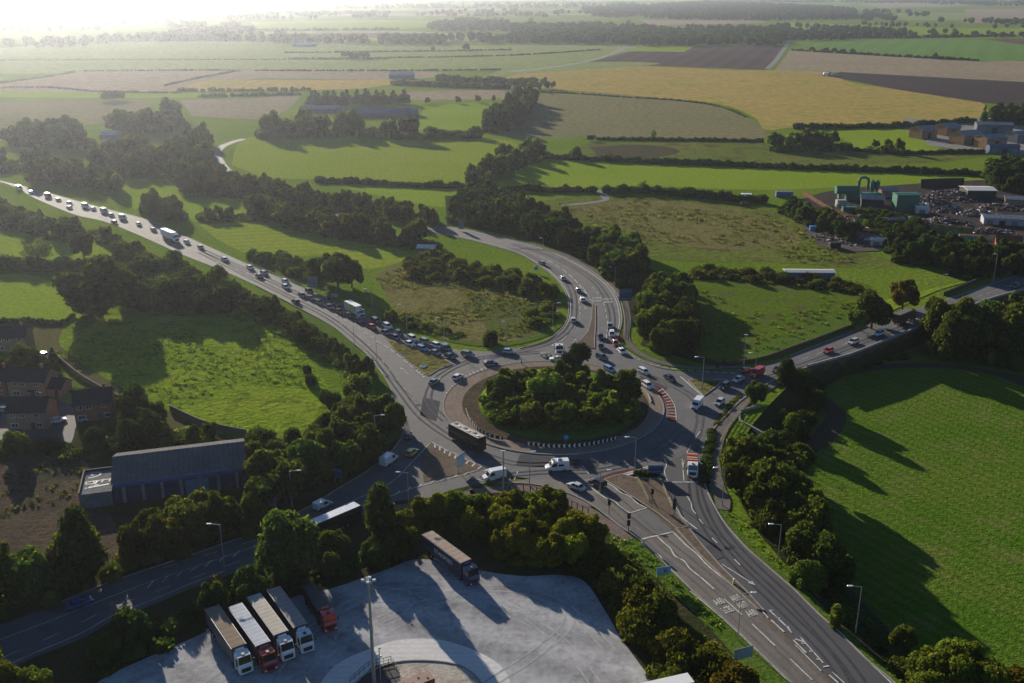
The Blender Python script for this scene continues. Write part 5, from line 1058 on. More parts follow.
H([(180, 91), (256, 91), (310, 90.5)], 3.5, 6, 'hedge below the gold strip', dens=4, size=1); H([(200, 97), (250, 96), (300, 95)], 3.5, 6, 'hedge above the fallow strip near the school', dens=4, size=1)
H([(793, 50.5), (850, 54), (910, 57.5), (978, 61)], 4, 6, 'hedge between the winter wheat and the pale stubble', dens=4, size=1.1, tint=DKG)
H([(440, 81), (470, 83), (512, 83), (540, 83)], 7, 12, 'tall hedge beyond the tree line of the playing field', dens=16, size=1.2); H([(395, 85), (440, 87), (510, 89)], 5, 10, 'bushy hedge nearer than the tall one beyond the playing field', dens=14, size=1.2)
H([(512, 92), (560, 93), (620, 97), (680, 101), (720, 107), (745, 117)], 1.5, 3, 'ragged bank between the olive stubble and the gold field', dens=3, size=.7, tint=BRN)
H([(256, 31), (330, 30.5), (400, 30)], 6, 10, 'far hedge below the wood on the horizon', dens=6, size=1.5)
H([(768, 40), (830, 38), (900, 38), (1030, 36)], 6, 10, 'far hedge above the winter wheat', dens=6, size=1.5, tint=DKG)
for i, (x, y) in enumerate(((812, 51.5), (826, 52), (834, 52.5), (843, 53.5), (852, 53.5), (935, 59))): one(x, y, 9, 11, 'small dark tree on the hedge below the winter wheat', tint=DKG, group='trees on the wheat field hedge')
for i, (x, y) in enumerate(((344, 58), (350, 59), (356, 59.5), (362, 59), (367, 59))): one(x, y, 12, 12, 'small tree of the clump in the middle of the pale fields', tint=DKG, group='clump in the pale fields')
# --- far woods that read as one mass
def FW(label, polys, sp, hr, **k): return tag(far_wood(polys, sp, hr, **k), label, 'wood', kind='stuff')
FW('long dark wood across the upper middle', [[(380, 46), (512, 44), (512, 39), (380, 41)], [(512, 44), (600, 44.5), (640, 46), (780, 46), (780, 33), (740, 31), (680, 30), (660, 31), (590, 27), (512, 28)]], 24, (12, 19), tint=DKG)
FW('wood beyond the pale strip near the top', [[(585, 17), (680, 20), (768, 21), (858, 20), (855, 10), (760, 5), (700, 4), (640, 6), (580, 10)]], 34, (14, 20), tint=DKG, size=1.6)
FW('village trees at the upper right', [[(768, 42), (800, 41), (880, 40), (910, 39), (905, 33), (850, 30), (790, 27), (768, 28)]], 26, (10, 17), tint=DKG)
FW('wood in the middle of the top', [[(425, 32), (512, 32), (512, 24), (460, 22), (430, 26)]], 28, (12, 18), tint=DKG, size=1.5)
FW('hazy tree strip at the upper left', [[(0, 48), (60, 48), (130, 43), (256, 42), (256, 37), (200, 35), (120, 38), (0, 42)], [(165, 41), (256, 42), (256, 30), (180, 30)], [(256, 44), (372, 45), (370, 40), (256, 36)]], 30, (10, 16), size=1.4)
FW('hazy woods toward the horizon on the left', [[(0, 34), (120, 30), (250, 28), (250, 24), (100, 24), (0, 27)], [(130, 22), (300, 20), (420, 18), (420, 14), (250, 14), (130, 17)], [(0, 18), (120, 17), (120, 13), (0, 13)]], 48, (10, 17), size=1.8)
FW('woods toward the horizon in the middle', [[(420, 18), (520, 17), (580, 19), (580, 13), (500, 11), (420, 13)], [(200, 10), (420, 9), (640, 8), (640, 4), (420, 5), (200, 6)], [(0, 9), (200, 8), (200, 5), (0, 5)]], 60, (12, 18), size=2)
FW('woods toward the horizon on the right', [[(860, 22), (905, 21), (930, 16), (900, 12), (865, 11)], [(700, 2), (860, 3), (1040, 7), (1040, 2), (860, -2), (700, -3)], [(930, 22), (1040, 26), (1040, 24), (950, 20)]], 44, (12, 18), size=1.8, tint=DKG)
FW('scattered hedgerow trees on the far right plain', [[(860, 27), (1040, 30), (1040, 28), (860, 24.5)], [(895, 38), (1040, 39.5), (1040, 36), (960, 31), (890, 36)]], 45, (8, 13), size=1.5, tint=DKG)
FW('scattered trees along the hazy far edge', [[(0, 2), (1024, 0), (1024, -3), (0, -3)], [(430, 25), (640, 27), (640, 24), (430, 21)]], 120, (10, 16), size=2.2)
finish_trees()
def tufts(label, areas):
    V = []; Fq = []; K = []; o = 0
    for px, sp, z, tint, rr_, hh in areas:
        for q in fill_points([G(x, y, z) for x, y in px], sp, .5):
            if noise.noise(Vector((q[0]*.03, q[1]*.03, 0))) < -.05: continue
            nq = 12; r = random.uniform(*rr_); h = random.uniform(*hh); d = rng.normal(0, 1, (nq, 3)); d[:, 2] = np.abs(d[:, 2]); d /= np.linalg.norm(d, axis=1)[:, None]
            lv, lf = leaf_quads(np.array([q[0], q[1], z+.2])+d*np.array([r*1.5, r, h]), d, r*.42); V.append(lv); Fq.append(lf+o); o += len(lv); g = random.uniform(.8, 1.25); K.append(np.tile(np.array([*(t*g for t in tint), 1.0]), (len(lv), 1)))
    me = quad_mesh('tussocks', np.vstack(V), np.vstack(Fq)); me.materials.append(LEAF_FAR)
    at = me.color_attributes.new('tint', 'FLOAT_COLOR', 'POINT'); at.data.foreach_set('color', np.vstack(K).astype(np.float32).ravel())
    ob = bpy.data.objects.new('tussocks', me); COL.objects.link(ob); tag(ob, label, 'rough grass', kind='stuff')
tufts('tussocks of rough grass over the pastures and banks', [([(60, 345), (85, 330), (140, 302), (200, 314), (250, 314), (300, 347), (316, 372), (326, 395), (316, 418), (262, 430), (222, 427), (160, 400), (100, 370)], 2.6, .02, (1.45, 1.65, .8), (.3, .75), (.1, .26)),
 ([(375, 277), (410, 264), (500, 277), (546, 290), (556, 308), (540, 331), (500, 341), (450, 340), (400, 320)], 2.8, .02, (1.5, 1.15, .9), (.4, 1.0), (.25, .6)),
 ([(520, 206), (640, 198), (760, 210), (850, 250), (850, 262), (700, 262), (620, 235)], 5, .02, (1.5, 1.2, .9), (.5, 1.3), (.25, .6)),
 ([(60, 340), (100, 372), (165, 408), (225, 436), (215, 440), (150, 414), (90, 382), (50, 350)], 2, .02, (1.9, 1.5, 1.0), (.3, .8), (.2, .6)),
 ([(716, 508), (745, 540), (780, 572), (820, 608), (868, 656), (900, 690), (912, 690), (868, 648), (822, 600), (775, 556), (735, 515)], 1.5, -.3, (1.9, 2.0, .9), (.25, .6), (.15, .4)),
 ([(612, 527), (640, 545), (687, 591), (737, 636), (790, 690), (770, 690), (720, 640), (680, 600), (640, 562), (612, 540)], 1.5, .02, (1.8, 2.0, .9), (.25, .6), (.15, .4)),
 ([(0, 475), (60, 460), (88, 475), (105, 515), (100, 555), (0, 560)], 4, .02, (1.0, .75, .55), (.4, 1.2), (.2, .5)),
 ([(690, 290), (860, 300), (850, 315), (800, 342), (740, 358), (695, 350)], 5, .02, (1.3, 1.3, .8), (.5, 1.0), (.2, .5)),
 ([(300, 318), (335, 342), (366, 368), (378, 392), (385, 440), (370, 440), (350, 400), (330, 365)], 2.2, .02, (1.8, 1.7, .9), (.3, .8), (.2, .6))])
def undergrowth():
    V = []; Fq = []; K = []; o = 0; cs, cf = cube_sphere(3)
    for GP, z, h0, tint in UNDER:
        for q in fill_points(GP, 4.2, .5):
            dist = q[1]; nq = 46 if dist < 350 else 16; h = h0*random.uniform(.6, 1.25); r = random.uniform(1.8, 3.2); c = np.array([q[0], q[1], z+h*.35])
            v = cs*np.array([r*.9, r*.9, h*.6])+c; V.append(v); Fq.append(cf+o); o += len(v); m = len(v)
            d = rng.normal(0, 1, (nq, 3)); d[:, 2] = np.abs(d[:, 2]); d /= np.linalg.norm(d, axis=1)[:, None]
            lv, lf = leaf_quads(c+d*np.array([r, r, h*.7]), d, .36 if dist < 350 else .7); V.append(lv); Fq.append(lf+o); o += len(lv); m += len(lv)
            g = random.uniform(.7, 1.2); K.append(np.tile(np.array([*(t*g for t in tint), 1.0]), (m, 1)))
    me = quad_mesh('undergrowth', np.vstack(V), np.vstack(Fq)); me.materials.append(LEAF_FAR)
    at = me.color_attributes.new('tint', 'FLOAT_COLOR', 'POINT'); at.data.foreach_set('color', np.vstack(K).astype(np.float32).ravel())
    ob = bpy.data.objects.new('undergrowth', me); COL.objects.link(ob); tag(ob, 'low brambles and scrub growing beneath and between the trees', 'undergrowth', kind='stuff')
undergrowth()
print('COUNTS', COUNTS)
# ================================================================== VEHICLES
def sec(x, w, zl, zt, tuck=.9):
    zm = zl+(zt-zl)*.55
    return [(x, -w*.93, zl), (x, -w, zl+.12), (x, -w, zm), (x, -w*tuck, zt), (x, w*tuck, zt), (x, w, zm), (x, w, zl+.12), (x, w*.93, zl)]
def wheels(t, xs, hw, r=.33, w=.22, twin=False):
    for x in xs:
        for s in (-1, 1):
            b = MB(); b.tube((x, s*(hw-w), r), (x, s*hw, r), r, n=14); k = b.build('wheel', TYRE, t); q = MB(); q.tube((x, s*hw, r), (x, s*(hw+.02), r), r*.6, n=10); q.build('rim', RIM, k)
PROTO = {}
def make_car(kind):
    L, W, H, hood, r0, r1, f0, f1 = {'hatch': (4.2, .90, 1.48, .92, -1.98, -1.5, 1.0, .25), 'saloon': (4.7, .92, 1.44, .90, -1.75, -1.15, 1.05, .35), 'estate': (4.7, .92, 1.47, .92, -2.25, -2.0, 1.05, .35), 'suv': (4.5, .95, 1.70, 1.05, -2.15, -1.85, 1.05, .45)}[kind]
    t = empty('car', (0, 0, 0)); h = L/2; zl = .26 if kind != 'suv' else .34
    b = MB(); b.loft([sec(-h, W*.80, zl+.15, hood*.72), sec(-h+.12, W*.95, zl, hood*.98), sec(-h*.5, W, zl, hood+.03), sec(h*.25, W, zl, hood), sec(h*.5, W*.99, zl, hood*.96), sec(h*.82, W*.95, zl, hood*.84), sec(h-.08, W*.86, zl, hood*.68), sec(h, W*.74, zl+.1, hood*.55)])
    for s in (-1, 1): b.box((f1+.55, s*(W+.10), hood+.08), (.16, .22, .14))
    body = b.build('body', PAINT, t)
    g = MB(); yb, yt = W*.88, W*.68; zb, zt = hood-.02, H-.05
    g.add([(r0, -yb, zb), (f0, -yb, zb), (f0, yb, zb), (r0, yb, zb), (r1, -yt, zt), (f1, -yt, zt), (f1, yt, zt), (r1, yt, zt)], [(3, 2, 1, 0), (4, 5, 6, 7), (0, 1, 5, 4), (1, 2, 6, 5), (2, 3, 7, 6), (3, 0, 4, 7)]); g.build('windows', GLASS, t)
    rf = MB(); rf.box(((r1+f1)/2, 0, H-.02), (f1-r1+.12, yt*2+.10, .07), bv=.02)
    for s in (-1, 1):
        rf.tube((f0+.02, s*(yb+.01), zb), (f1+.02, s*(yt+.01), zt), .035, n=4); rf.tube((r0-.02, s*(yb+.01), zb), (r1-.02, s*(yt+.01), zt), .05, n=4); rf.tube(((r1+f1)/2-.1, s*(yb+.01), zb), ((r1+f1)/2, s*(yt+.01), zt), .035, n=4)
    rf.build('roof', PAINT, t)
    for s in (-1, 1):
        q = MB(); q.box((h-.10, s*W*.68, hood*.66), (.22, W*.34, .15)); q.build('headlight', CHROME, t)
        q = MB(); q.box((-h+.05, s*W*.76, hood*.82), (.16, W*.26, .2)); q.build('tail_light', RED_L, t)
    q = MB(); q.box((h+.005, 0, zl+.2), (.04, W*1.2, .2)); q.build('grille', BLACK, t)
    q = MB(); q.box((-h-.0, 0, hood*.55), (.05, .5, .11)); q.build('number_plate', plain('plate yellow', (.6, .5, .1), .5), t)
    wheels(t, (-h*.62, h*.64), W+.005, .33 if kind != 'suv' else .38); return t
def make_van(kind):
    """panel van; kind big, small, camper"""
    L, W, H = {'big': (5.6, 1.0, 2.4), 'small': (4.5, .92, 1.85), 'camper': (5.6, 1.08, 2.7)}[kind]; h = L/2; t = empty('van', (0, 0, 0)); nose = .9 if kind != 'small' else .85; zl = .3
    b = MB(); hb = H*.46
    b.loft([sec(-h, W*.95, zl+.05, H*.97, .9), sec(-h+.1, W, zl, H, .9), sec(h-nose-1.15, W, zl, H, .9), sec(h-nose-.95, W, zl, H*.97, .88), sec(h-nose-.05, W, zl, hb+.1, .9), sec(h-.25, W*.95, zl, hb-.1, .86), sec(h, W*.82, zl+.1, hb-.4, .86)])
    for s in (-1, 1): b.box((h-nose-.3, s*(W+.12), hb+.25), (.14, .22, .26))
    b.build('body', PAINT, t)
    g = MB(); xa, xb = h-nose-.98, h-nose-.06; g.add([(xb+.02, -W*.84, hb+.14), (xb+.02, W*.84, hb+.14), (xa+.04, W*.80, H*.95), (xa+.04, -W*.80, H*.95)], [(0, 1, 2, 3)]); g.build('windscreen', GLASS, t)
    for s in (-1, 1):
        g = MB(); g.add([(xb-.2, s*(W+.012), hb+.12), (xa-.75, s*(W+.012), hb+.12), (xa-.75, s*(W*.965+.012), H*.84), (xa-.1, s*(W*.965+.012), H*.84)], [(0, 1, 2, 3) if s > 0 else (3, 2, 1, 0)]); g.build('side_window', GLASS, t)
        if kind == 'camper': g = MB(); g.box((-.8, s*(W+.005), hb+.45), (1.3, .03, .5)); g.build('side_window', GLASS, t)
        q = MB(); q.box((h-.12, s*W*.66, hb-.35), (.22, W*.3, .22)); q.build('headlight', CHROME, t)
        q = MB(); q.box((-h-.0, s*W*.86, hb), (.06, .12, .5)); q.build('tail_light', RED_L, t)
    q = MB(); q.box((h-.0, 0, zl+.25), (.06, W*1.3, .3)); q.build('bumper', BLACK, t)
    if kind == 'camper': q = MB(); q.box((-.6, 0, H+.12), (1.0, .9, .25), bv=.08); q.box((1.0, 0, H+.1), (.6, .6, .2), bv=.05); q.build('roof_vent', GREY_S, t)
    wheels(t, (-h*.58, h*.62), W+.005, .36); return t
def cab_part(t, x0, W, H, col_parts=True, name='cab'):
    """forward control lorry cab from x0 to x0+2.3"""
    b = MB(); z = .55
    b.loft([sec(x0, W*.98, z, H, .92), sec(x0+.9, W, z, H, .92), sec(x0+1.75, W, z, H*.98, .9), sec(x0+2.1, W*.98, z-.15, H*.62, .97), sec(x0+2.3, W*.94, z-.15, H*.50, .97)])
    c = b.build(name, PAINT, t)
    g = MB(); g.add([(x0+2.115, -W*.88, H*.615+.02), (x0+2.115, W*.88, H*.615+.02), (x0+1.80, W*.80, H*.955), (x0+1.80, -W*.80, H*.955)], [(0, 1, 2, 3)]); g.build('windscreen', GLASS, c)
    for s in (-1, 1):
        g = MB(); g.add([(x0+.9, s*(W+.02), H*.62), (x0+1.95, s*(W+.02), H*.62), (x0+1.7, s*(W*.97+.02), H*.84), (x0+.9, s*(W*.97+.02), H*.84)], [(3, 2, 1, 0) if s > 0 else (0, 1, 2, 3)]); g.build('side_window', GLASS, c)
        q = MB(); q.box((x0+2.2, s*(W+.22), H*.72), (.12, .22, .6)); q.build('mirror', BLACK, c)
        q = MB(); q.box((x0+2.3, s*W*.72, .75), (.1, .4, .25)); q.build('headlight', CHROME, c)
    q = MB(); q.box((x0+2.32, 0, 1.1), (.06, W*1.3, .75)); q.build('grille', BLACK, c)
    q = MB(); q.box((x0+1.2, 0, H+.06), (.6, .5, .1)); q.build('roof_hatch', BLACK, c)
    return c
def trailer_roof(name, c1, c2, wd=1.4):
    return surf(name, c1, c2, .5, fine=3, bump=.2, bdist=.03, stripe=(90, wd, .16), rough=.6, fine_amt=.1)
def make_artic(boxm, roofm, L=13.6, H=4.0, tip=False, text=None):
    t = empty('articulated_lorry', (0, 0, 0)); W = 1.27; x0 = -(L+2.9)/2   # rear end
    b = MB(); zf = 1.15
    if tip:
        b.box((x0+L/2, 0, 1.2), (L, W*2, .1))
        for s in (-1, 1): b.box((x0+L/2, s*(W-.04), 2.1), (L, .08, 1.9))
        b.box((x0+.04, 0, 2.1), (.08, W*2, 1.9)); b.box((x0+L-.04, 0, 2.1), (.08, W*2, 1.9)); b.build('tipper_body', boxm, t)
        q = MB(); q.box((x0+L/2, 0, 3.02), (L*.98, W*1.9, .06)); q.build('tarpaulin', roofm, t)
    else:
        b.box((x0+L/2, 0, (zf+H)/2), (L, W*2, H-zf), bv=.05); bx = b.build('trailer_box', boxm, t); q = MB(); q.box((x0+L/2, 0, H+.03), (L-.12, W*2-.12, .05)); q.build('trailer_roof', roofm, t)
        q = MB()
        for s in (-1, 1): q.box((x0+L/2, s*(W+.01), H-.08), (L, .05, .12)); 
        q.build('top_rail', STEEL, t)
        if text:
            cu = bpy.data.curves.new('lettering', 'FONT'); cu.body = text; cu.size = 1.25; cu.extrude = .004; cu.align_x = 'CENTER'; o = bpy.data.objects.new('lettering', cu); COL.objects.link(o); o.parent = bx; cu.materials.append(WHITE)
            o.location = (x0+L*.56, -W-.03, 2.15); o.rotation_euler = (R(90), 0, 0); to_mesh(o)
    q = MB(); q.box((x0+L/2+.4, 0, .95), (L-.6, .9, .28)); q.box((x0+L+1.2, 0, .8), (3.2, .9, .25)); q.build('chassis', BLACK, t)
    q = MB(); 
    for s in (-1, 1): q.box((x0+L*.52, s*(W-.08), .75), (4.5, .05, .55))
    q.build('side_guard', GREY_S, t)
    cab_part(t, x0+L+.55, 1.24, 3.55)
    q = MB(); q.box((x0+L+.35, 0, 3.6), (.5, 1.7, .5), top=(.7, .8)); q.build('wind_deflector', PAINT, t)
    wheels(t, (x0+1.9, x0+3.2, x0+4.5, x0+L-.6, x0+L+1.9), W-.01, .5, .38); return t
def make_rigid(boxm, roofm, L=7.6, H=3.6, bed=None):
    t = empty('lorry', (0, 0, 0)); W = 1.25; x0 = -(L+2.4)/2
    if bed:
        b = MB(); b.box((x0+L/2, 0, 1.2), (L, W*2, .15)); b.build('flat_bed', boxm, t)
        for i in range(7):
            q = MB(); q.box((x0+.7+i*(L-1.4)/6, 0, 1.45+.1*(i % 2)), (.55, W*1.9, .35+.15*(i % 3))); q.build('load', bed[i % len(bed)], t)
    else:
        b = MB(); b.box((x0+L/2, 0, (1.05+H)/2), (L, W*2, H-1.05), bv=.05); b.build('box_body', boxm, t); q = MB(); q.box((x0+L/2, 0, H+.03), (L-.1, W*2-.1, .06)); q.build('box_roof', roofm, t)
    q = MB(); q.box((x0+L/2+1, 0, .9), (L+1.4, .9, .25)); q.build('chassis', BLACK, t)
    cab_part(t, x0+L+.15, 1.22, 3.0 if not bed else 3.1)
    wheels(t, (x0+1.6, x0+2.9, x0+L+1.3), W-.01, .48, .34); return t
def make_bus(bodym, roofm, L=12, H=3.6, hatches=True):
    t = empty('coach', (0, 0, 0)); W = 1.26; h = L/2
    b = MB(); b.loft([sec(-h, W*.96, .4, H*.98, .95), sec(-h+.2, W, .35, H, .95), sec(h-.5, W, .35, H, .95), sec(h-.05, W*.97, .35, H*.93, .93), sec(h, W*.92, .45, H*.6, .98)]); b.build('body', bodym, t)
    r_ = MB(); r_.box((-.15, 0, H+.03), (L-.9, W*1.86, .06)); r_.build('roof', roofm, t)
    for s in (-1, 1): g = MB(); g.box((-.2, s*(W+.005), H*.62), (L-1.4, .03, .85)); g.build('side_windows', GLASS, t)
    g = MB(); g.box((h+.0, 0, H*.62), (.05, W*1.7, 1.2)); g.build('windscreen', GLASS, t)
    if hatches:
        for i in range(6): q = MB(); q.box((-h+1.4+i*(L-2.8)/5, .3*(-1)**i, H+.12), (.9, .8, .14), bv=.03); q.build('roof_hatch', GREY_S if i % 2 else ROOF_W, t)
    for s in (-1, 1): q = MB(); q.box((h+.0, s*W*.75, .8), (.08, .35, .25)); q.build('headlight', CHROME, t); q = MB(); q.box((-h, s*W*.8, 1.0), (.06, .25, .4)); q.build('tail_light', RED_L, t); q = MB(); q.box((h+.1, s*(W+.2), H*.7), (.12, .2, .5)); q.build('mirror', BLACK, t)
    wheels(t, (-h*.5, -h*.5+1.3, h*.55), W-.01, .5, .35); return t
USED = set()
def place(kind, a, b_, col, label, cat, group=None, z=None, zc=0.0, anchor='mid', mk=None):
    """put a vehicle with its footprint centre at pixel a, heading towards pixel b_"""
    if mk: t = mk()
    else:
        if kind not in PROTO: PROTO[kind] = make_van(kind[4:]) if kind.startswith('van_') else make_car(kind)
        t = PROTO[kind] if kind not in USED else copy_tree(PROTO[kind]); USED.add(kind)
    z = RZ if z is None else z; p = G(a[0], a[1], z+zc); q = G(b_[0], b_[1], z+zc); t.location = (p.x, p.y, z); t.rotation_euler = (0, 0, math.atan2(q.y-p.y, q.x-p.x))
    def paint(o):
        o.color = (*col, 1)
        for c in o.children: paint(c)
    paint(t); tag(t, label, cat, group); return t
cW, cS, cG, cD, cK, cB, cN, cR, cM, cY, cGn = (.80, .80, .79), (.50, .52, .54), (.22, .23, .25), (.07, .075, .085), (.02, .02, .024), (.16, .30, .50), (.03, .045, .10), (.45, .02, .02), (.16, .03, .035), (.50, .40, .05), (.04, .07, .06)
Q = 'traffic on the western road'
WD = (13, 8.0)    # heading towards the junction along the western road, in pixels
def wcar(kind, x, y, col, label, out=False, d=None): 
    d = d or ((15, 5) if x < 130 else (14, 7) if x < 260 else (14, 7.6) if x < 400 else (14, 6))
    s = -1 if out else 1
    return place(kind, (x, y), (x+s*d[0], y+s*d[1]), col, label, 'van' if kind.startswith('van') else 'car', Q)
for a in [
 ('van_big', 19.5, 189.6, cW, 'white van farthest away on the western road in the haze'), ('hatch', 31.5, 193.3, cS, 'silver car second from the far end of the western road'),
 ('van_big', 48.4, 197.4, cD, 'dark van third from the far end of the western road'), ('hatch', 58.6, 200.6, cG, 'grey car just in front of the dark van in the haze'),
 ('hatch', 69.8, 204.3, cD, 'dark car on the far lane beside another at the hazy end of the road'), ('saloon', 69.4, 208.2, cS, 'silver car on the near lane level with a dark one in the haze', True),
 ('van_big', 85.6, 207.6, cW, 'white van before the lay-by on the hazy stretch of the western road'), ('van_big', 104.5, 212.6, cS, 'pale grey van between two white vans on the hazy stretch'), ('hatch', 93.5, 209.8, cS, 'small silver car close behind the pale grey van'),
 ('hatch', 111.5, 216, cS, 'small silver car close in front of the pale grey van'), ('van_big', 123, 219.3, cW, 'large white van followed by cars above the dark tree mass'), ('hatch', 114, 223, cM, 'dull red car leaving on the near lane above the dark trees', True),
 ('hatch', 139, 225.3, cW, 'white car alone ahead of the large white van'), ('estate', 153.8, 231, cK, 'black estate car following the white articulated lorry'),
 ('hatch', 187, 243.3, cS, 'silver car directly ahead of the white articulated lorry'), ('hatch', 201, 248.6, cG, 'grey car second ahead of the white articulated lorry'), ('saloon', 225, 260.6, cS, 'silver saloon half way between the white lorry and the queue'),
 ('hatch', 250.4, 269, cW, 'white car just ahead of two grey cars on the bare stretch'), ('estate', 264.5, 274.5, cG, 'grey estate car in the outer of a pair on the western road'), ('saloon', 259.6, 277.5, cD, 'dark saloon in the inner lane beside the grey estate'),
 ('hatch', 285.6, 282.8, cS, 'silver car in the outer lane level with a pale hatchback'), ('hatch', 286, 288.2, cW, 'pale hatchback in the inner lane behind the queue'),
 ('suv', 309.6, 293, cD, 'dark tall car at the tail of the outer queue below the grey sign'), ('saloon', 302.6, 296.6, cN, 'navy car at the tail of the inner queue'), ('hatch', 295.6, 302.8, cK, 'black car driving away on the near side opposite the queue tail', True),
 ('hatch', 311, 299.6, cG, 'grey car second in the inner queue'), ('saloon', 319, 303.6, cD, 'dark car third in the inner queue'), ('suv', 327.8, 301.8, cN, 'navy tall car second behind the yellow and white lorry'),
 ('hatch', 336.4, 305.5, cM, 'dark red car directly behind the yellow and white lorry'), ('saloon', 329.5, 308.2, cG, 'grey car fourth in the inner queue level with the navy tall one'), ('hatch', 339.5, 313, cM, 'maroon car fifth in the inner queue'),
 ('hatch', 349, 317, cD, 'dark car beside the yellow and white lorry'), ('saloon', 358.5, 321.8, cK, 'black car beside the cab of the yellow and white lorry'),
 ('suv', 376, 322.6, cGn, 'dark green tall car directly ahead of the yellow and white lorry'), ('hatch', 372.5, 328.6, cR, 'red car in the inner queue ahead of the lorry'),
 ('suv', 387.6, 328, cW, 'white tall car in the outer queue next after the green one'), ('saloon', 386, 334, cD, 'dark saloon in the inner queue behind a navy hatchback'), ('hatch', 399, 334.5, cK, 'black car in the outer queue between two white ones'), ('hatch', 396, 339.2, cN, 'navy hatchback at the start of the traffic island'),
 ('suv', 412.8, 340.2, cW, 'white tall car in the outer queue above a white saloon'), ('saloon', 409.6, 345.3, cW, 'white saloon in the inner queue beside the island'), ('suv', 425.5, 343.5, cG, 'grey tall car in the outer queue near the roundabout'), ('estate', 422.4, 350, cB, 'bright blue estate in the inner queue'),
 ('suv', 437, 347.6, cW, 'white tall car last but one at the head of the outer queue'), ('van_small', 446.5, 350, cG, 'grey van at the head of the outer queue'), ('saloon', 435.5, 354.3, cG, 'mid grey saloon second at the give way line of the inner queue'), ('saloon', 450.2, 357.8, cK, 'black saloon first at the give way line of the western road')]:
    wcar(a[0], a[1], a[2], a[3], a[4], out=len(a) > 5)
RB = 'traffic on the roundabout and its other arms'
for kind, x, y, dx, dy, col, lab in [
 ('suv', 468, 356, 10, 2.2, cG, 'dark grey tall car entering the roundabout above the white circulating car'), ('saloon', 490.5, 364.5, 10, -1, cN, 'navy saloon rounding the north west of the island'),
 ('hatch', 458, 378.5, 8, -5, cW, 'white car circulating on the west side of the island'), ('saloon', 434.5, 383.2, 7, -5, cG, 'grey saloon circulating beside the tip of the western island'),
 ('hatch', 509, 353.2, 10, 1, cS, 'silver car crossing the roundabout mouth near the police officer'),
 ('hatch', 541.5, 264.2, -8, -4, cG, 'grey car farthest away leaving on the northern road'), ('hatch', 562.3, 279.4, -6, -6, cS, 'silver car second farthest leaving on the northern road'), ('hatch', 577.8, 291.3, -5, -6, cG, 'pale grey car third from far leaving on the northern road'),
 ('hatch', 582.2, 300.9, -4, -7, cW, 'white car fourth from far leaving on the northern road'), ('hatch', 573.2, 321.3, -1, -8, cS, 'silver car nearest the roundabout among those leaving north'),
 ('hatch', 610, 327.5, .5, 8, cG, 'dark grey car at the back of the queue on the northern approach'), ('suv', 611.8, 336, .5, 8, cW, 'white tall car in the right hand queue of the northern approach'), ('hatch', 600.5, 338.2, .5, 8, cK, 'black car in the left hand queue of the northern approach'),
 ('hatch', 615.4, 344.8, 3, 6, cR, 'red car at the mouth of the northern approach'), ('hatch', 601, 348, 1, 8, cD, 'dark car at the give way of the northern approach'), ('saloon', 621.7, 352.7, 6, 6, cW, 'white saloon turning off the northern approach'),
 ('suv', 602, 359, 9, 4, cD, 'dark tall car passing behind the pine on the island'), ('estate', 609.6, 371, 9, 5, cB, 'blue car half hidden behind the trees of the island'),
 ('estate', 644, 373.2, 8, 4.5, cW, 'white estate circulating north east of the island, upper one'), ('suv', 647.5, 387.5, 7, 5, cW, 'white tall car circulating beside the red band'),
 ('saloon', 669.7, 379.7, 8, 5, cK, 'black saloon heading for the eastern island'), ('hatch', 719.4, 404, -6, 5, cS, 'silver car waiting beside the clipped hedge strip'), ('saloon', 738, 381, -9, 4.5, cS, 'silver saloon in the queue of the eastern approach'),
 ('suv', 724.5, 388, -8, 5, cK, 'black off road car with roof load in the eastern queue'), ('saloon', 746, 371.7, 10, -3, cK, 'black saloon leaving east beyond the red van'), ('suv', 778, 371.5, -10, 4, cD, 'dark tall car behind the red van on the eastern approach'),
 ('hatch', 828, 352.3, -10, 4, cR, 'red hatchback alone on the eastern road by the viaduct'), ('suv', 853, 343.6, -10, 4, cS, 'silver tall car on the eastern road behind the red hatchback'), ('suv', 878.7, 335.3, -10, 4, cW, 'white tall car on the eastern road nearest the coach'),
 ('suv', 1015, 287.5, -10, 4, cD, 'dark tall car at the right edge on the eastern road'),
 ('hatch', 408, 437, 2, -8, cD, 'dark car coming up from the south western arm to the junction'), ('hatch', 412, 454.3, 9, -7, cY, 'yellow car on the south western slip'),
 ('saloon', 576, 488.4, -9, -4, cS, 'silver saloon approaching the roundabout from the south east'), ('suv', 597.5, 485.3, -9, -4, cK, 'black tall car approaching beside the silver saloon'), ('saloon', 80, 605.5, 9, -3.5, (.02, .06, .30), 'bright blue car on the dark south western road')]:
    place(kind, (x, y), (x+dx, y+dy), col, lab, 'car', RB)
for kind, x, y, dx, dy, col, lab in [('van_big', 697, 407, -9, 9, cW, 'large white van leaving the roundabout beside the eastern island'), ('van_big', 757, 375.6, -10, 5, cR, 'red van queuing on the eastern approach'), ('van_big', 389, 462.5, 10, -7, cW, 'white van behind the yellow car on the south western slip'),
 ('van_big', 494, 478.5, -10, 2, cW, 'white van leaving the roundabout beside the tall lamp post'), ('van_camper', 557, 470, -10, .5, cW, 'white camper van circulating below the chevron boards'), ('van_small', 323, 507, 10, -5, cW, 'white pick-up like van beside the roof of the bus')]:
    place(kind, (x, y), (x+dx, y+dy), col, lab, 'van', RB)
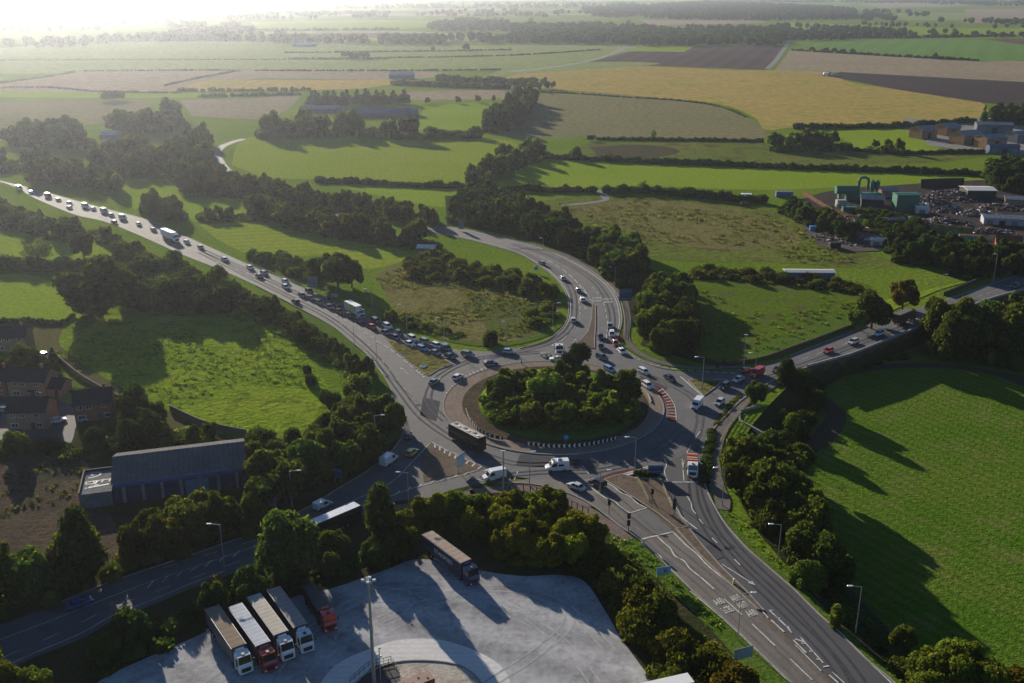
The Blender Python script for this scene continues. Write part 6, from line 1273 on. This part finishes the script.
for kind, x, y, dx, dy, col, lab in [('hatch', 22, 357, 8, -1, cS, 'silver car parked in the trees above the brick houses, left of three'), ('hatch', 36, 356, 8, 1, cB, 'blue car parked in the trees above the brick houses, middle of three'), ('hatch', 45, 357, 8, 2, cG, 'grey car parked in the trees above the brick houses, right of three'),
 ('van_small', 84, 420, 2, 8, cS, 'pale van parked against the red brick house'), ('hatch', 58, 422, 9, -2, cW, 'white car parked between the pale and the red brick houses'), ('hatch', 6, 412, 8, 1, cG, 'grey car parked at the left edge in the street of the houses')]:
    place(kind, (x, y), (x+dx, y+dy), col, lab, 'van' if 'van' in kind else 'car', 'vehicles parked by the houses', z=.1)
# police and the stop on the north of the roundabout
pc = place('estate', (557, 360.7), (547, 360.2), cW, 'white police estate with yellow and blue checks stopped on the roundabout', 'police car')
for i in range(6):
    for s in (-1, 1): b = MB(); b.box((-1.5+i*.55, s*.935, .62+.09*(i % 2)), (.42, .03, .2)); b.build('side_check', plain('hi-vis yellow', (.55, .8, .05), .4) if i % 2 else BLUE_S, pc)
b = MB(); b.box((-.5, 0, 1.58), (.3, 1.1, .14), bv=.03); b.build('light_bar', BLUE_S, pc)
PROTO.pop('estate'); USED.discard('estate')
def motorbike(a, b_, label):
    def mk():
        t = empty('motorcycle', (0, 0, 0)); wheels_ = [(-.75, .32), (.78, .32)]
        for x, r in wheels_: b = MB(); b.tube((x, -.07, r), (x, .07, r), r, n=14); b.build('wheel', TYRE, t)
        b = MB(); b.box((.25, 0, .85), (.7, .34, .34), bv=.08, top=(.8, .8)); b.box((.0, 0, .5), (.7, .3, .4), bv=.05); b.build('body', PAINT, t)
        b = MB(); b.box((-.4, 0, .85), (.7, .3, .14), bv=.05); b.build('seat', BLACK, t)
        b = MB(); b.tube((.78, 0, .35), (.5, 0, 1.05), .05, n=6); b.tube((.5, -.38, 1.08), (.5, .38, 1.08), .03, n=6); b.box((.62, 0, 1.15), (.12, .4, .35)); b.build('fork', STEEL_D, t)
        for s in (-1, 1): b = MB(); b.box((-.7, s*.3, .75), (.5, .2, .4), bv=.04); b.build('pannier', WHITE, t)
        return t
    return place('', a, b_, cW, label, 'motorcycle', mk=mk)
motorbike((544, 355.8), (554, 355.5), 'white motorcycle parked left of the police car, left of the two'); motorbike((548.5, 356.3), (558, 357.5), 'white motorcycle parked left of the police car, nearer the lorry')
place('', (558.5, 351.5), (561, 361), cW, 'white flat lorry with dark load facing the roundabout behind the police car', 'lorry', mk=lambda: make_rigid(BLACK, BLACK, 4.5, 3.2, [BLACK, GREY_S]))
# lorries
ADV = surf('advert panel', (.62, .52, .12), (.75, .75, .7), .35, c3=(.25, .16, .07), fine=2, bump=0, rough=.5)
place('', (355, 314.8), (369, 322.2), cW, 'white lorry with yellow patterned sides standing in the queue', 'lorry', mk=lambda: make_rigid(ADV, WHITE, 8.4, 3.9))
place('', (170.5, 239.6), (181, 244), cW, 'white articulated lorry with dark cab on the hazy western road', 'lorry', mk=lambda: make_artic(WHITE, WHITE, 11.5, 4.0)).children
place('', (692, 468), (692.6, 486), cW, 'white cab flatbed lorry with orange and red load heading south east', 'lorry', mk=lambda: make_rigid(BLACK, BLACK, 7.8, 3.6, [plain('timber', (.42, .26, .12), .8), RED_L, plain('timber pale', (.5, .36, .2), .8)]))
place('', (467, 444), (448, 434), cK, 'black double length horse box coach with pale roof hatches circling the island', 'coach', mk=lambda: make_bus(plain('black coach paint', (.02, .02, .022), .35), plain('coach roof', (.42, .36, .30), .5), 12.2, 3.9))
place('', (330, 532), (300, 545), cK, 'black bus with plain white roof on the south western road behind trees', 'bus', mk=lambda: make_bus(plain('black coach paint', (.02, .02, .022), .35), plain('white bus roof', (.55, .60, .68), .4), 15, 3.9, False))
place('', (904, 322), (924, 313.5), cK, 'dark lorry with brown rear doors on the eastern road beneath the trees', 'lorry', mk=lambda: make_artic(plain('brown trailer', (.10, .05, .03), .6), plain('dull trailer roof', (.14, .13, .13), .6), 9.5, 4.0))
LZ2 = Z[0]+.004
PK = 'lorries parked side by side'
def parked(rr, ff, boxm, roofm, col, label, L=13.6, H=4.0, **k):
    a = G(rr[0], rr[1], H); c = G(ff[0], ff[1], H); d = (c-a).normalized(); t = make_artic(boxm, roofm, L, H, **k); m = a+d*(L+2.9)/2
    t.location = (m.x, m.y, LZ2); t.rotation_euler = (0, 0, math.atan2(d.y, d.x))
    def paint(o):
        o.color = (*col, 1)
        for q in o.children: paint(q)
    paint(t); return tag(t, label, 'lorry', PK)
NAVY_B = plain('navy curtain', (.035, .04, .07), .6)
parked((212, 608), (239, 647.5), plain('grey curtain', (.12, .11, .11), .6), trailer_roof('brown roof', (.34, .27, .20), (.26, .21, .17)), cW, 'leftmost parked lorry with brown trailer roof and white cab')
parked((235, 606), (264, 646), NAVY_B, trailer_roof('bright roof', (.62, .63, .68), (.5, .52, .58), 1.1), cR, 'parked lorry with bright white ribbed roof and dark red cab')
parked((253.5, 596), (281.5, 634.5), NAVY_B, trailer_roof('cream roof', (.60, .55, .47), (.5, .46, .4), 1.1), cW, 'parked lorry with cream ribbed roof and white cab, third of the row')
parked((273.5, 589), (300.5, 626.5), NAVY_B, trailer_roof('pinkish roof', (.44, .37, .33), (.36, .31, .29), 1.3), (.62, .68, .72), 'parked lorry with pinkish roof and pale cab, fourth of the row')
parked((308, 585), (328, 616), plain('dark red tipper', (.12, .02, .02), .6), plain('tarp', (.05, .05, .06), .5), (.5, .02, .02), 'parked tipper lorry with bright red cab and dark open body', L=9.5, H=3.0, tip=True)
parked((427, 533.5), (465, 561.5), plain('dark blue curtain', (.045, .045, .075), .6), trailer_roof('tan roof', (.46, .36, .29), (.38, .3, .25), 1.5), (.015, .02, .10), 'lone dark blue lorry with pale lettering parked against the hedgerow', text='STARSPEED')
b = MB(); p = G(657, 686, 3.8); b.box((0, 0, 2.5), (12, 2.5, 2.6), bv=.05); t = empty('box_trailer', (p.x, p.y, LZ2), R(18)); b.build('box', WHITE, t); q = MB(); q.box((0, 0, 1), (11, 1, .3)); q.build('chassis', BLACK, t); wheels(t, (-4, -2.7), 1.2, .5, .35); tag(t, 'white box trailer just cut by the bottom edge of the lorry park', 'trailer')
def skip(x, y, rz):
    p = G(x, y, 2.2); t = empty('steel_container', (p.x, p.y, LZ2), R(rz)); tag(t, 'red steel container with brown lid inside the compound at the bottom', 'container')
    b = MB(); b.box((0, 0, 1.1), (5.5, 2.4, 2.2), bv=.04, top=(1.03, 1.05)); b.build('shell', plain('container red', (.32, .03, .03), .5), t); q = MB(); q.box((0, 0, 2.24), (5.4, 2.3, .08)); 
    q.build('lid', plain('lid brown', (.24, .14, .11), .7), t); q = MB()
    for i in range(4): q.box((-2+i*1.3, .4*(-1)**i, 2.32), (.3, .3, .1))
    q.build('hatch', BLACK, t)
skip(416, 682, 32)
# ================================================================== STREET FURNITURE
LAMPG = 'street lamps'
def lamp(x, y, h, side, label, arm=1.6, r=.09, group=LAMPG, z=0.0):
    t = empty('street_lamp', G(x, y, z)); tag(t, label, 'street lamp', group)
    b = MB(); b.tube((0, 0, 0), (0, 0, 1.6), r*1.6, n=8); b.tube((0, 0, 1.6), (0, 0, h), r*1.15, r*.85, 8); b.build('pole', STEEL, t)
    b = MB(); b.tube((0, 0, h-.05), (side*arm, 0, h+.2), .06, n=6); b.build('arm', STEEL, t); b = MB(); b.box((side*(arm+.45), 0, h+.2), (1.0, .36, .2), bv=.05); b.build('lamp_head', plain('lamp head', (.7, .72, .74), .3), t)
for a in [(777.5, 563, 8.6, -1, 'street lamp on the bank right of the outbound carriageway, upper one'), (855.5, 633, 9.5, -1, 'street lamp on the bank right of the outbound carriageway, lower one'), (225, 572, 10.5, -1, 'street lamp at the kerb in the middle of the south western road'),
 (292.5, 508, 9, 1, 'street lamp in front of the dark wood behind the white pick-up'), (376, 451, 9.5, 1, 'street lamp on the grass corner beside the yellow car'), (409, 512, 9.5, -1, 'street lamp between the bus and the tip of the brown splitter'), (503.5, 500.5, 12, .01, 'thick tall pole standing in front of the white van', .3, .17),
 (529.5, 487, 8.8, 1, 'slim street lamp by the footway below the chevron boards', .5), (634.5, 475, 9.6, -1, 'street lamp beside the dark hedge block on the splitter'), (600, 493, 5.6, 1, 'street lamp whose head hangs over the inbound lanes beside the black tall car', 1.5), (702, 389, 9.6, -1, 'street lamp standing on the eastern traffic island'),
 (755.3, 373, 6.2, -1, 'street lamp behind the red van', 1.4), (743.7, 366, 9.8, .01, 'tall bare pole left of the red van'), (722, 506, 9.2, -1, 'street lamp at the wood edge beside the subway path'), (372.5, 315, 9.3, -1, 'street lamp behind the cab of the yellow and white lorry'), (407, 332.5, 9.6, -1, 'street lamp behind the black and white queuing cars'),
 (444.5, 346, 9.4, -1, 'street lamp at the head of the western queue'), (506.8, 349, 9, -1, 'thin street lamp above the silver car by the roundabout', .6), (552.7, 326, 8, 1, 'street lamp inside the northern bend near the kerb'), (614.8, 285.5, 7.2, -1, 'street lamp outside the northern bend above the blue sign'), (543, 249.5, 5, -1, 'small street lamp far up the northern road', .6),
 (354.5, 346, 8, -1, 'thin street lamp on the near verge opposite the red car', .5, .06), (377, 365.5, 9, -1, 'thin street lamp on the near verge opposite the long traffic island', .5, .06), (993, 282, 11, -1, 'tall pole behind the stone parapet at the right', .4, .12), (940, 293, 7, 1, 'pale lamp post in front of the trees left of the eastern road', 1), (737.5, 640, 9.5, 1, 'thin street lamp beside the grey backed sign on the inbound verge', 1.6, .06), (424.5, 512, 3.6, -1, 'low lamp among the shrubs below the splitter', .3, .06)]:
    lamp(*a[:5], **({'arm': a[5]} if len(a) > 5 else {}), **({'r': a[6]} if len(a) > 6 else {}))
def mast():
    p = G(374.5, 689); t = empty('lighting_mast', p); tag(t, 'very tall lighting mast rising from the compound of the lorry park', 'lighting mast'); h = 20.5
    b = MB(); b.tube((0, 0, 0), (0, 0, h), .34, .17, 12); b.build('pole', STEEL, t)
    b = MB(); b.tube((-.9, 0, h), (.9, 0, h), .08, n=6); b.tube((0, -.7, h), (0, .7, h), .08, n=6); b.build('headframe', STEEL, t)
    for x, y in ((-.9, 0), (.9, 0), (0, -.7), (.1, .7)): b = MB(); b.box((x, y, h+.1), (.5, .4, .3), bv=.04); b.build('floodlight', plain('lamp head', (.7, .72, .74), .3), t)
    p = G(381, 687); t = empty('camera_pole', p); tag(t, 'slim pole with white lamps and cameras right of the tall mast', 'camera pole')
    b = MB(); b.tube((0, 0, 0), (0, 0, 7.6), .08, n=8); b.build('pole', STEEL, t)
    for z, x in ((7.6, .1), (6.3, -.25), (6.0, .25)): b = MB(); b.box((x, 0, z), (.4, .3, .3), bv=.05); b.build('lamp_head', WHITE, t)
    p = G(389, 672); b = MB(); b.tube((p.x, p.y, 0), (p.x, p.y, 2.6), .06, n=6); tag(b.build('marker_post', STEEL_D), 'short dark post on the lip of the pale concrete lane', 'post')
mast()
def compound():
    b = MB(); b.prism([(p.x, p.y) for p in gp([(352, 690), (372, 668), (390, 663), (399, 672), (404, 700), (350, 700)], 0, False)], Z[0]-.1, Z[0]+.02); b.build('sunken_compound', plain('dark compound', (.045, .045, .05), .9))['kind'] = 'structure'
    P = gp([(350, 684), (369, 667), (391, 662), (400, 676)], Z[0], False); t = empty('railing', P[0]); tag(t, 'dark steel railing round the compound at the foot of the mast', 'railing')
    r_ = MB()
    for z in (.5, 1.1): r_.rib([Vector((p.x-P[0].x, p.y-P[0].y, z)) for p in P], .07, None, .07)
    r_.build('rail', STEEL_D, t)
    for a, c in zip(P, P[1:]):
        n = int((c-a).length/1.6)+1
        for i in range(n): q = a.lerp(c, i/n)-P[0]; b = MB(); b.tube((q.x, q.y, 0), (q.x, q.y, 1.15), .04, n=6); b.build('post', STEEL_D, t)
compound()
def sign(x, y, w, h, zb, rz, m, label, posts=2, name='road_sign', face=None, marks=None):
    """direction sign; rz = way the board faces, 0 = towards the camera"""
    t = empty(name, G(x, y), R(rz)); tag(t, label, 'sign')
    b = MB(); b.box((0, 0, zb+h/2), (w, .08, h)); bd = b.build('board', m, t)
    b = MB()
    for z in (zb+h*.2, zb+h*.8): b.box((0, -.06, z), (w*.96, .04, .08))
    b.build('brace', STEEL, bd)
    if face: q = MB(); q.box((0, .06, zb+h/2), (w*.97, .03, h*.96)); q.build('face', face, bd)
    if marks: marks(bd, w, h, zb)
    for i in range(posts):
        px = (i-(posts-1)/2)*w*.62; b = MB(); b.tube((px, .09, 0), (px, .09, zb+h*.95), .07, n=8); b.build('post', STEEL, t)
sign(313, 291, 4.0, 4.0, 1.6, -8, GREY_S, 'large grey backed sign in front of the tall dark trees by the western road'); sign(334.5, 299, 2.6, 1.2, .8, 0, plain('pale sign', (.35, .38, .40), .5), 'small wide pale sign low behind the queue')
sign(625, 306, 4.6, 4.2, 2.0, 10, BLUE_S, 'large blue backed sign outside the northern bend, upper of two'); sign(635.5, 333, 2.8, 2.8, 2.0, 14, BLUE_S, 'smaller blue backed sign outside the northern bend, lower of two')
sign(461, 231, 2.6, 4.2, 1.0, -12, GREY_S, 'grey backed sign among trees at the far end of the northern bend')
sign(461, 471.5, 3.4, 3.2, 1.4, 62, plain('sign light blue', (.30, .45, .55), .4), 'pale blue sign seen nearly edge on standing on the brown splitter')
sign(655.5, 477, 3.6, 2.0, 1.0, 0, BLUE_S, 'blue sign on two posts behind the dark hedge block')
sign(338, 483, 2.4, 2.6, 1.2, -25, BLUE_S, 'blue and white sign at the wood edge by the south western slip'); sign(268, 515, 4.2, 2.4, 2.0, 0, GREY_S, 'wide grey sign on posts at the foot of the wood beside the south western road'); sign(206, 541, 2.6, 3.0, 1.6, 30, plain('sign slate', (.12, .15, .20), .5), 'slate coloured sign in front of the trees below the warehouse')
def glyph(bd, w, h, zb):
    g = MB(); st = lambda a, c: g.tube((a[0], -.1, a[1]), (c[0], -.1, c[1]), .06, n=4)
    st((.1, zb+.3), (.3, zb+.9)); st((.3, zb+.9), (-.1, zb+1.2)); st((.3, zb+.9), (.7, zb+1.1)); st((.7, zb+1.1), (.9, zb+.8)); st((.2, zb+.7), (.8, zb+.45)); g.build('symbol', BLACK, bd)
sign(663, 582, 2.9, 1.7, 1.7, 14, plain('sign sky blue', (.30, .48, .62), .4), 'sky blue sign with dark symbol on the bright verge of the inbound carriageway', marks=glyph)
sign(742, 668, 3.6, 2.2, 1.9, 20, plain('sign pale back', (.30, .36, .40), .5, .2), 'large pale backed sign on the inbound verge near the bottom edge')
def round_sign(x, y, r, h, m, label):
    t = empty('round_sign', G(x, y)); tag(t, label, 'sign'); b = MB(); b.tube((0, 0, 0), (0, 0, h), .05, n=6); b.build('post', STEEL, t)
    b = MB(); b.tube((0, -.08, h), (0, -.04, h), r, n=18); b.build('disc', m, t); b = MB(); b.rib([Vector((-r*.5, -.1, h)), Vector((r*.5, -.1, h))], .02, None, .12); b.build('arrow', WHITE, t)
round_sign(536, 273, .9, 2.0, plain('turn blue', (.03, .25, .55), .4), 'round blue sign at the inner kerb of the northern bend'); round_sign(566, 446, .7, 2.4, plain('turn blue', (.03, .25, .55), .4), 'round blue sign above the chevron boards')
def emblem():
    p = G(423.6, 365.8, RZ+.3); t = empty('island_plaque', (p.x, p.y, RZ+.12)); tag(t, 'teal disc with pale crescent lying on the western traffic island', 'plaque')
    b = MB(); b.tube((0, 0, 0), (0, 0, .18), 1.15, n=28); b.build('disc', plain('teal', (.015, .12, .12), .9, spec=.1), t)
    b = MB(); b.rib([Vector((1.0*math.cos(a), 1.3*math.sin(a), .19)) for a in [R(k) for k in range(130, 320, 12)]], .32, None, .03); b.build('crescent', plain('pale teal', (.16, .28, .32), .9, spec=.1), t)
    b = MB(); p = G(405, 355); b.box((p.x, p.y, RZ+.11), (3.0, 1.6, .08), R(-30)); b.build('painted_sign_shadow', plain('sign shadow dark', (.04, .04, .04), .95, spec=.05))['kind'] = 'structure'  # cast shadow of a sign board, laid down as a thin dark slab
emblem()
def chevrons(pts, n, label, pale=True, h=1.0):
    P = gp(pts, RZ); t = empty('chevron_barrier', P[0]); tag(t, label, 'chevron barrier'); o = P[0]
    b = MB(); b.rib([Vector((p.x-o.x, p.y-o.y, .25)) for p in P], .12, None, h); b.build('board', BLACK, t)
    L = [0]
    for a, c in zip(P, P[1:]): L.append(L[-1]+(c-a).length)
    for k in range(n):
        s = (k+.5)/n*L[-1]; i = next(j for j in range(1, len(P)) if L[j] >= s); d = (P[i]-P[i-1]).normalized(); q = P[i-1]+d*(s-L[i-1])-o; nn = Vector((d.y, -d.x, 0)); nn = nn if nn.y < 0 else -nn; q = q+nn*.09; c = MB(); e = L[-1]/n*.36
        for z0, z1 in ((.75, 1.22), (.75, .28)):
            A, B = q-d*e*.6, q+d*e*.5; c.add([(A.x, A.y, z0-.17), (A.x+d.x*e*.7, A.y+d.y*e*.7, z0-.17) if 0 else (A.x+d.x*e*.9, A.y+d.y*e*.9, z0), (B.x+d.x*e*.35, B.y+d.y*e*.35, z1), (B.x-d.x*e*.5, B.y-d.y*e*.5, z1), (A.x, A.y, z0)], [(4, 1, 2, 3)])
        c.build('chevron', WHITE, t)
    for k in range(0, n+1, 3):
        s = min(k/n, .999)*L[-1]; i = next(j for j in range(1, len(P)) if L[j] >= s); q = P[i-1].lerp(P[i], (s-L[i-1])/(L[i]-L[i-1]))-o; c = MB(); c.tube((q.x, q.y+.1, 0), (q.x, q.y+.1, 1.2), .05, n=6); c.build('post', STEEL_D, t)
chevrons([(526, 446), (545, 448), (565, 448.5), (585, 447), (602, 444), (617, 440)], 19, 'long curved row of white chevrons on black facing the southern lanes')
chevrons([(472, 424), (479, 432), (490, 438), (503, 441)], 9, 'short curved row of dark chevrons at the south west of the island')
wall([(466, 410), (468, 417), (471, 422)], .5, .3, CONC, 'low_wall', 'short pale low wall at the left end of the dark chevrons'); wall([(641, 389), (648, 396), (651, 404)], .8, .3, CONC, 'low_wall', 'short pale curved wall at the eastern edge of the island')
def fence(pts, n, h, m, label, rails=2, name='post_fence', r=.06, cat='fence', railm=None):
    P = gp(pts, RZ); o = P[0]; t = empty(name, o); tag(t, label, cat)
    for k in range(rails):
        b = MB(); b.rib([Vector((p.x-o.x, p.y-o.y, h*(k+1)/rails-.1)) for p in P], .05, None, .09); b.build('rail', railm or m, t)
    L = [0]
    for a, c in zip(P, P[1:]): L.append(L[-1]+(c-a).length)
    for k in range(n+1):
        s = min(k/n, .9999)*L[-1]; i = next(j for j in range(1, len(P)) if L[j] >= s); q = P[i-1].lerp(P[i], (s-L[i-1])/(L[i]-L[i-1]))-o; b = MB(); b.tube((q.x, q.y, 0), (q.x, q.y, h+.1), r, n=6); b.build('post', m, t)
WOODP = plain('dark fence post', (.045, .035, .03), .8)
fence([(509, 490.5), (526, 491), (542, 495), (560, 501), (574, 508), (588, 515)], 13, 1.5, WOODP, 'dark post and rail fence along the footway above the yellow hedgerow', 1, r=.12)
YELR = plain('weathered yellow rail', (.40, .36, .16), .6)
fence([(720, 443), (727, 431), (737, 416), (751, 399)], 14, 1.1, YELR, 'yellow railing along the outer side of the subway path', 3, 'railing', cat='railing')
fence([(606.4, 284), (614, 291), (620, 300), (623.6, 313.7), (624.5, 325), (623.6, 338)], 22, .75, plain('pale barrier', (.5, .5, .38), .5), 'pale crash barrier outside the northern bend', 2, 'crash_barrier', cat='barrier')
fence([(250, 264.5), (300, 285), (345, 303)], 26, .7, STEEL, 'thin crash barrier on the far side of the western road', 1, 'crash_barrier', cat='barrier')
fence([(392, 398), (398, 408), (401.5, 419)], 8, 1.0, STEEL, 'short crash barrier where the western road meets the south western slip', 2, 'crash_barrier', cat='barrier')
fence([(637.5, 481), (642, 489), (648.5, 502)], 7, 1.1, YELR, 'pale railing on the left of the brown splitter near the crossing', 2, 'railing', cat='railing')
fence([(663, 488), (667, 497), (672, 509)], 7, 1.1, YELR, 'pale railing on the right of the brown splitter near the crossing', 2, 'railing', cat='railing')
fence([(652, 637), (668, 655), (690, 685)], 12, 1.3, STEEL_D, 'thin dark fence between the lorry park hedge and the inbound verge', 2)
def traffic_light(x, y, h, label, heads=(1,)):
    t = empty('traffic_light', G(x, y, 0)); tag(t, label, 'traffic light'); b = MB(); b.tube((0, 0, 0), (0, 0, h), .07, n=8); b.build('pole', STEEL_D, t)
    for f in heads:
        b = MB(); b.box((0, 0, h*f-.45), (.42, .35, 1.05), bv=.04); hd = b.build('signal_head', BLACK, t); b = MB(); b.box((0, .19, h*f-.45), (.7, .03, 1.3)); b.build('backing_board', BLACK, hd)
for a in [(628.3, 533, 4.4, 'tall traffic light with two signal heads at the kerb of the inbound crossing', (1, .62)), (609, 515, 3.4, 'traffic light left of the tall double headed one at the crossing'), (652, 503, 3.2, 'traffic light in the middle of the brown splitter'), (674, 517, 4.2, 'tall traffic light with two heads beside the outbound lanes', (1, .7)), (717, 373, 2.6, 'small traffic light left of the tall bare pole at the eastern mouth'), (723.5, 370, 3.2, 'small pale signal between the left one and the tall bare pole')]:
    traffic_light(*a)
def bollard(x, y, label):
    t = empty('bollard', G(x, y, RZ)); tag(t, label, 'bollard'); b = MB(); b.box((0, 0, .55), (.5, .35, 1.1), bv=.06, top=(.8, .8)); b.build('body', plain('bollard yellow', (.75, .62, .12), .5), t); b = MB(); b.tube((0, -.2, .95), (0, -.17, .95), .2, n=12); b.build('disc', WHITE, t); b = MB(); b.box((0, 0, 1.15), (.36, .3, .16), bv=.04); b.build('cap', WHITE, t)
bollard(733.8, 584, 'yellow and white bollard at the tip of the brown median'); 
# ================================================================== PEOPLE
def person(x, y, face, label, jacket, trousers, z=None, hair=(.05, .035, .025)):
    z = RZ if z is None else z; p = G(x, y, z); t = empty('person', p, R(face)); tag(t, label, 'person')
    def skin(name, V, E, rad, m, root=0):
        me = bpy.data.meshes.new(name); me.from_pydata(V, E, []); o = bpy.data.objects.new(name, me); COL.objects.link(o); o.parent = t
        md = o.modifiers.new('skin', 'SKIN'); md.use_smooth_shade = True
        for i, r in enumerate(rad): me.skin_vertices[0].data[i].radius = (r, r*.85)
        me.skin_vertices[0].data[root].use_root = True; s = o.modifiers.new('sub', 'SUBSURF'); s.levels = 1; s.render_levels = 1; me.materials.append(m); return o
    V = [(0, 0, .95), (0, 0, 1.2), (0, 0, 1.42), (0, 0, 1.52), (0, .02, 1.64), (0, .02, 1.76), (-.2, 0, 1.4), (-.26, .02, 1.12), (-.24, .1, .88), (.2, 0, 1.4), (.26, .02, 1.12), (.24, .1, .88), (-.1, 0, .9), (-.12, .04, .5), (-.13, 0, .08), (-.13, .14, .04), (.1, 0, .9), (.12, -.02, .5), (.13, -.06, .08), (.13, .08, .04), (-.24, .13, .80), (.24, .13, .80)]
    E = [(0, 1), (1, 2), (2, 3), (3, 4), (4, 5), (2, 6), (6, 7), (7, 8), (8, 20), (2, 9), (9, 10), (10, 11), (11, 21), (0, 12), (12, 13), (13, 14), (14, 15), (0, 16), (16, 17), (17, 18), (18, 19)]
    body = skin('body', V, E, [.13, .13, .14, .06, .095, .08, .065, .05, .04, .065, .05, .04, .085, .065, .045, .045, .085, .065, .045, .045, .04, .04], plain('skin', (.42, .26, .19), .6))
    skin('jacket', [(0, 0, .9), (0, 0, 1.2), (0, 0, 1.43), (-.2, 0, 1.41), (-.265, .02, 1.12), (-.245, .09, .92), (.2, 0, 1.41), (.265, .02, 1.12), (.245, .09, .92)], [(0, 1), (1, 2), (2, 3), (3, 4), (4, 5), (2, 6), (6, 7), (7, 8)], [.17, .165, .15, .09, .075, .06, .09, .075, .06], jacket)
    skin('trousers', [(0, 0, .93), (-.1, 0, .86), (-.12, .04, .5), (-.13, 0, .12), (.1, 0, .86), (.12, -.02, .5), (.13, -.06, .12)], [(0, 1), (1, 2), (2, 3), (0, 4), (4, 5), (5, 6)], [.15, .105, .085, .07, .105, .085, .07], trousers)
    b = MB(); b.tube((0, .0, 1.68), (0, 0, 1.83), .115, .06, 10); b.build('hair', plain('hair', hair, .8), body)
DKC = plain('dark cloth', (.03, .03, .035), .9)
person(521.5, 364.3, 200, 'person in a bright yellow jacket standing on the roundabout facing the traffic', plain('hi-vis yellow', (.55, .8, .05), .4), DKC)
person(727.3, 418.8, 150, 'person in dark clothes walking on the subway path beside the yellow railing', DKC, plain('jeans', (.04, .05, .09), .9))
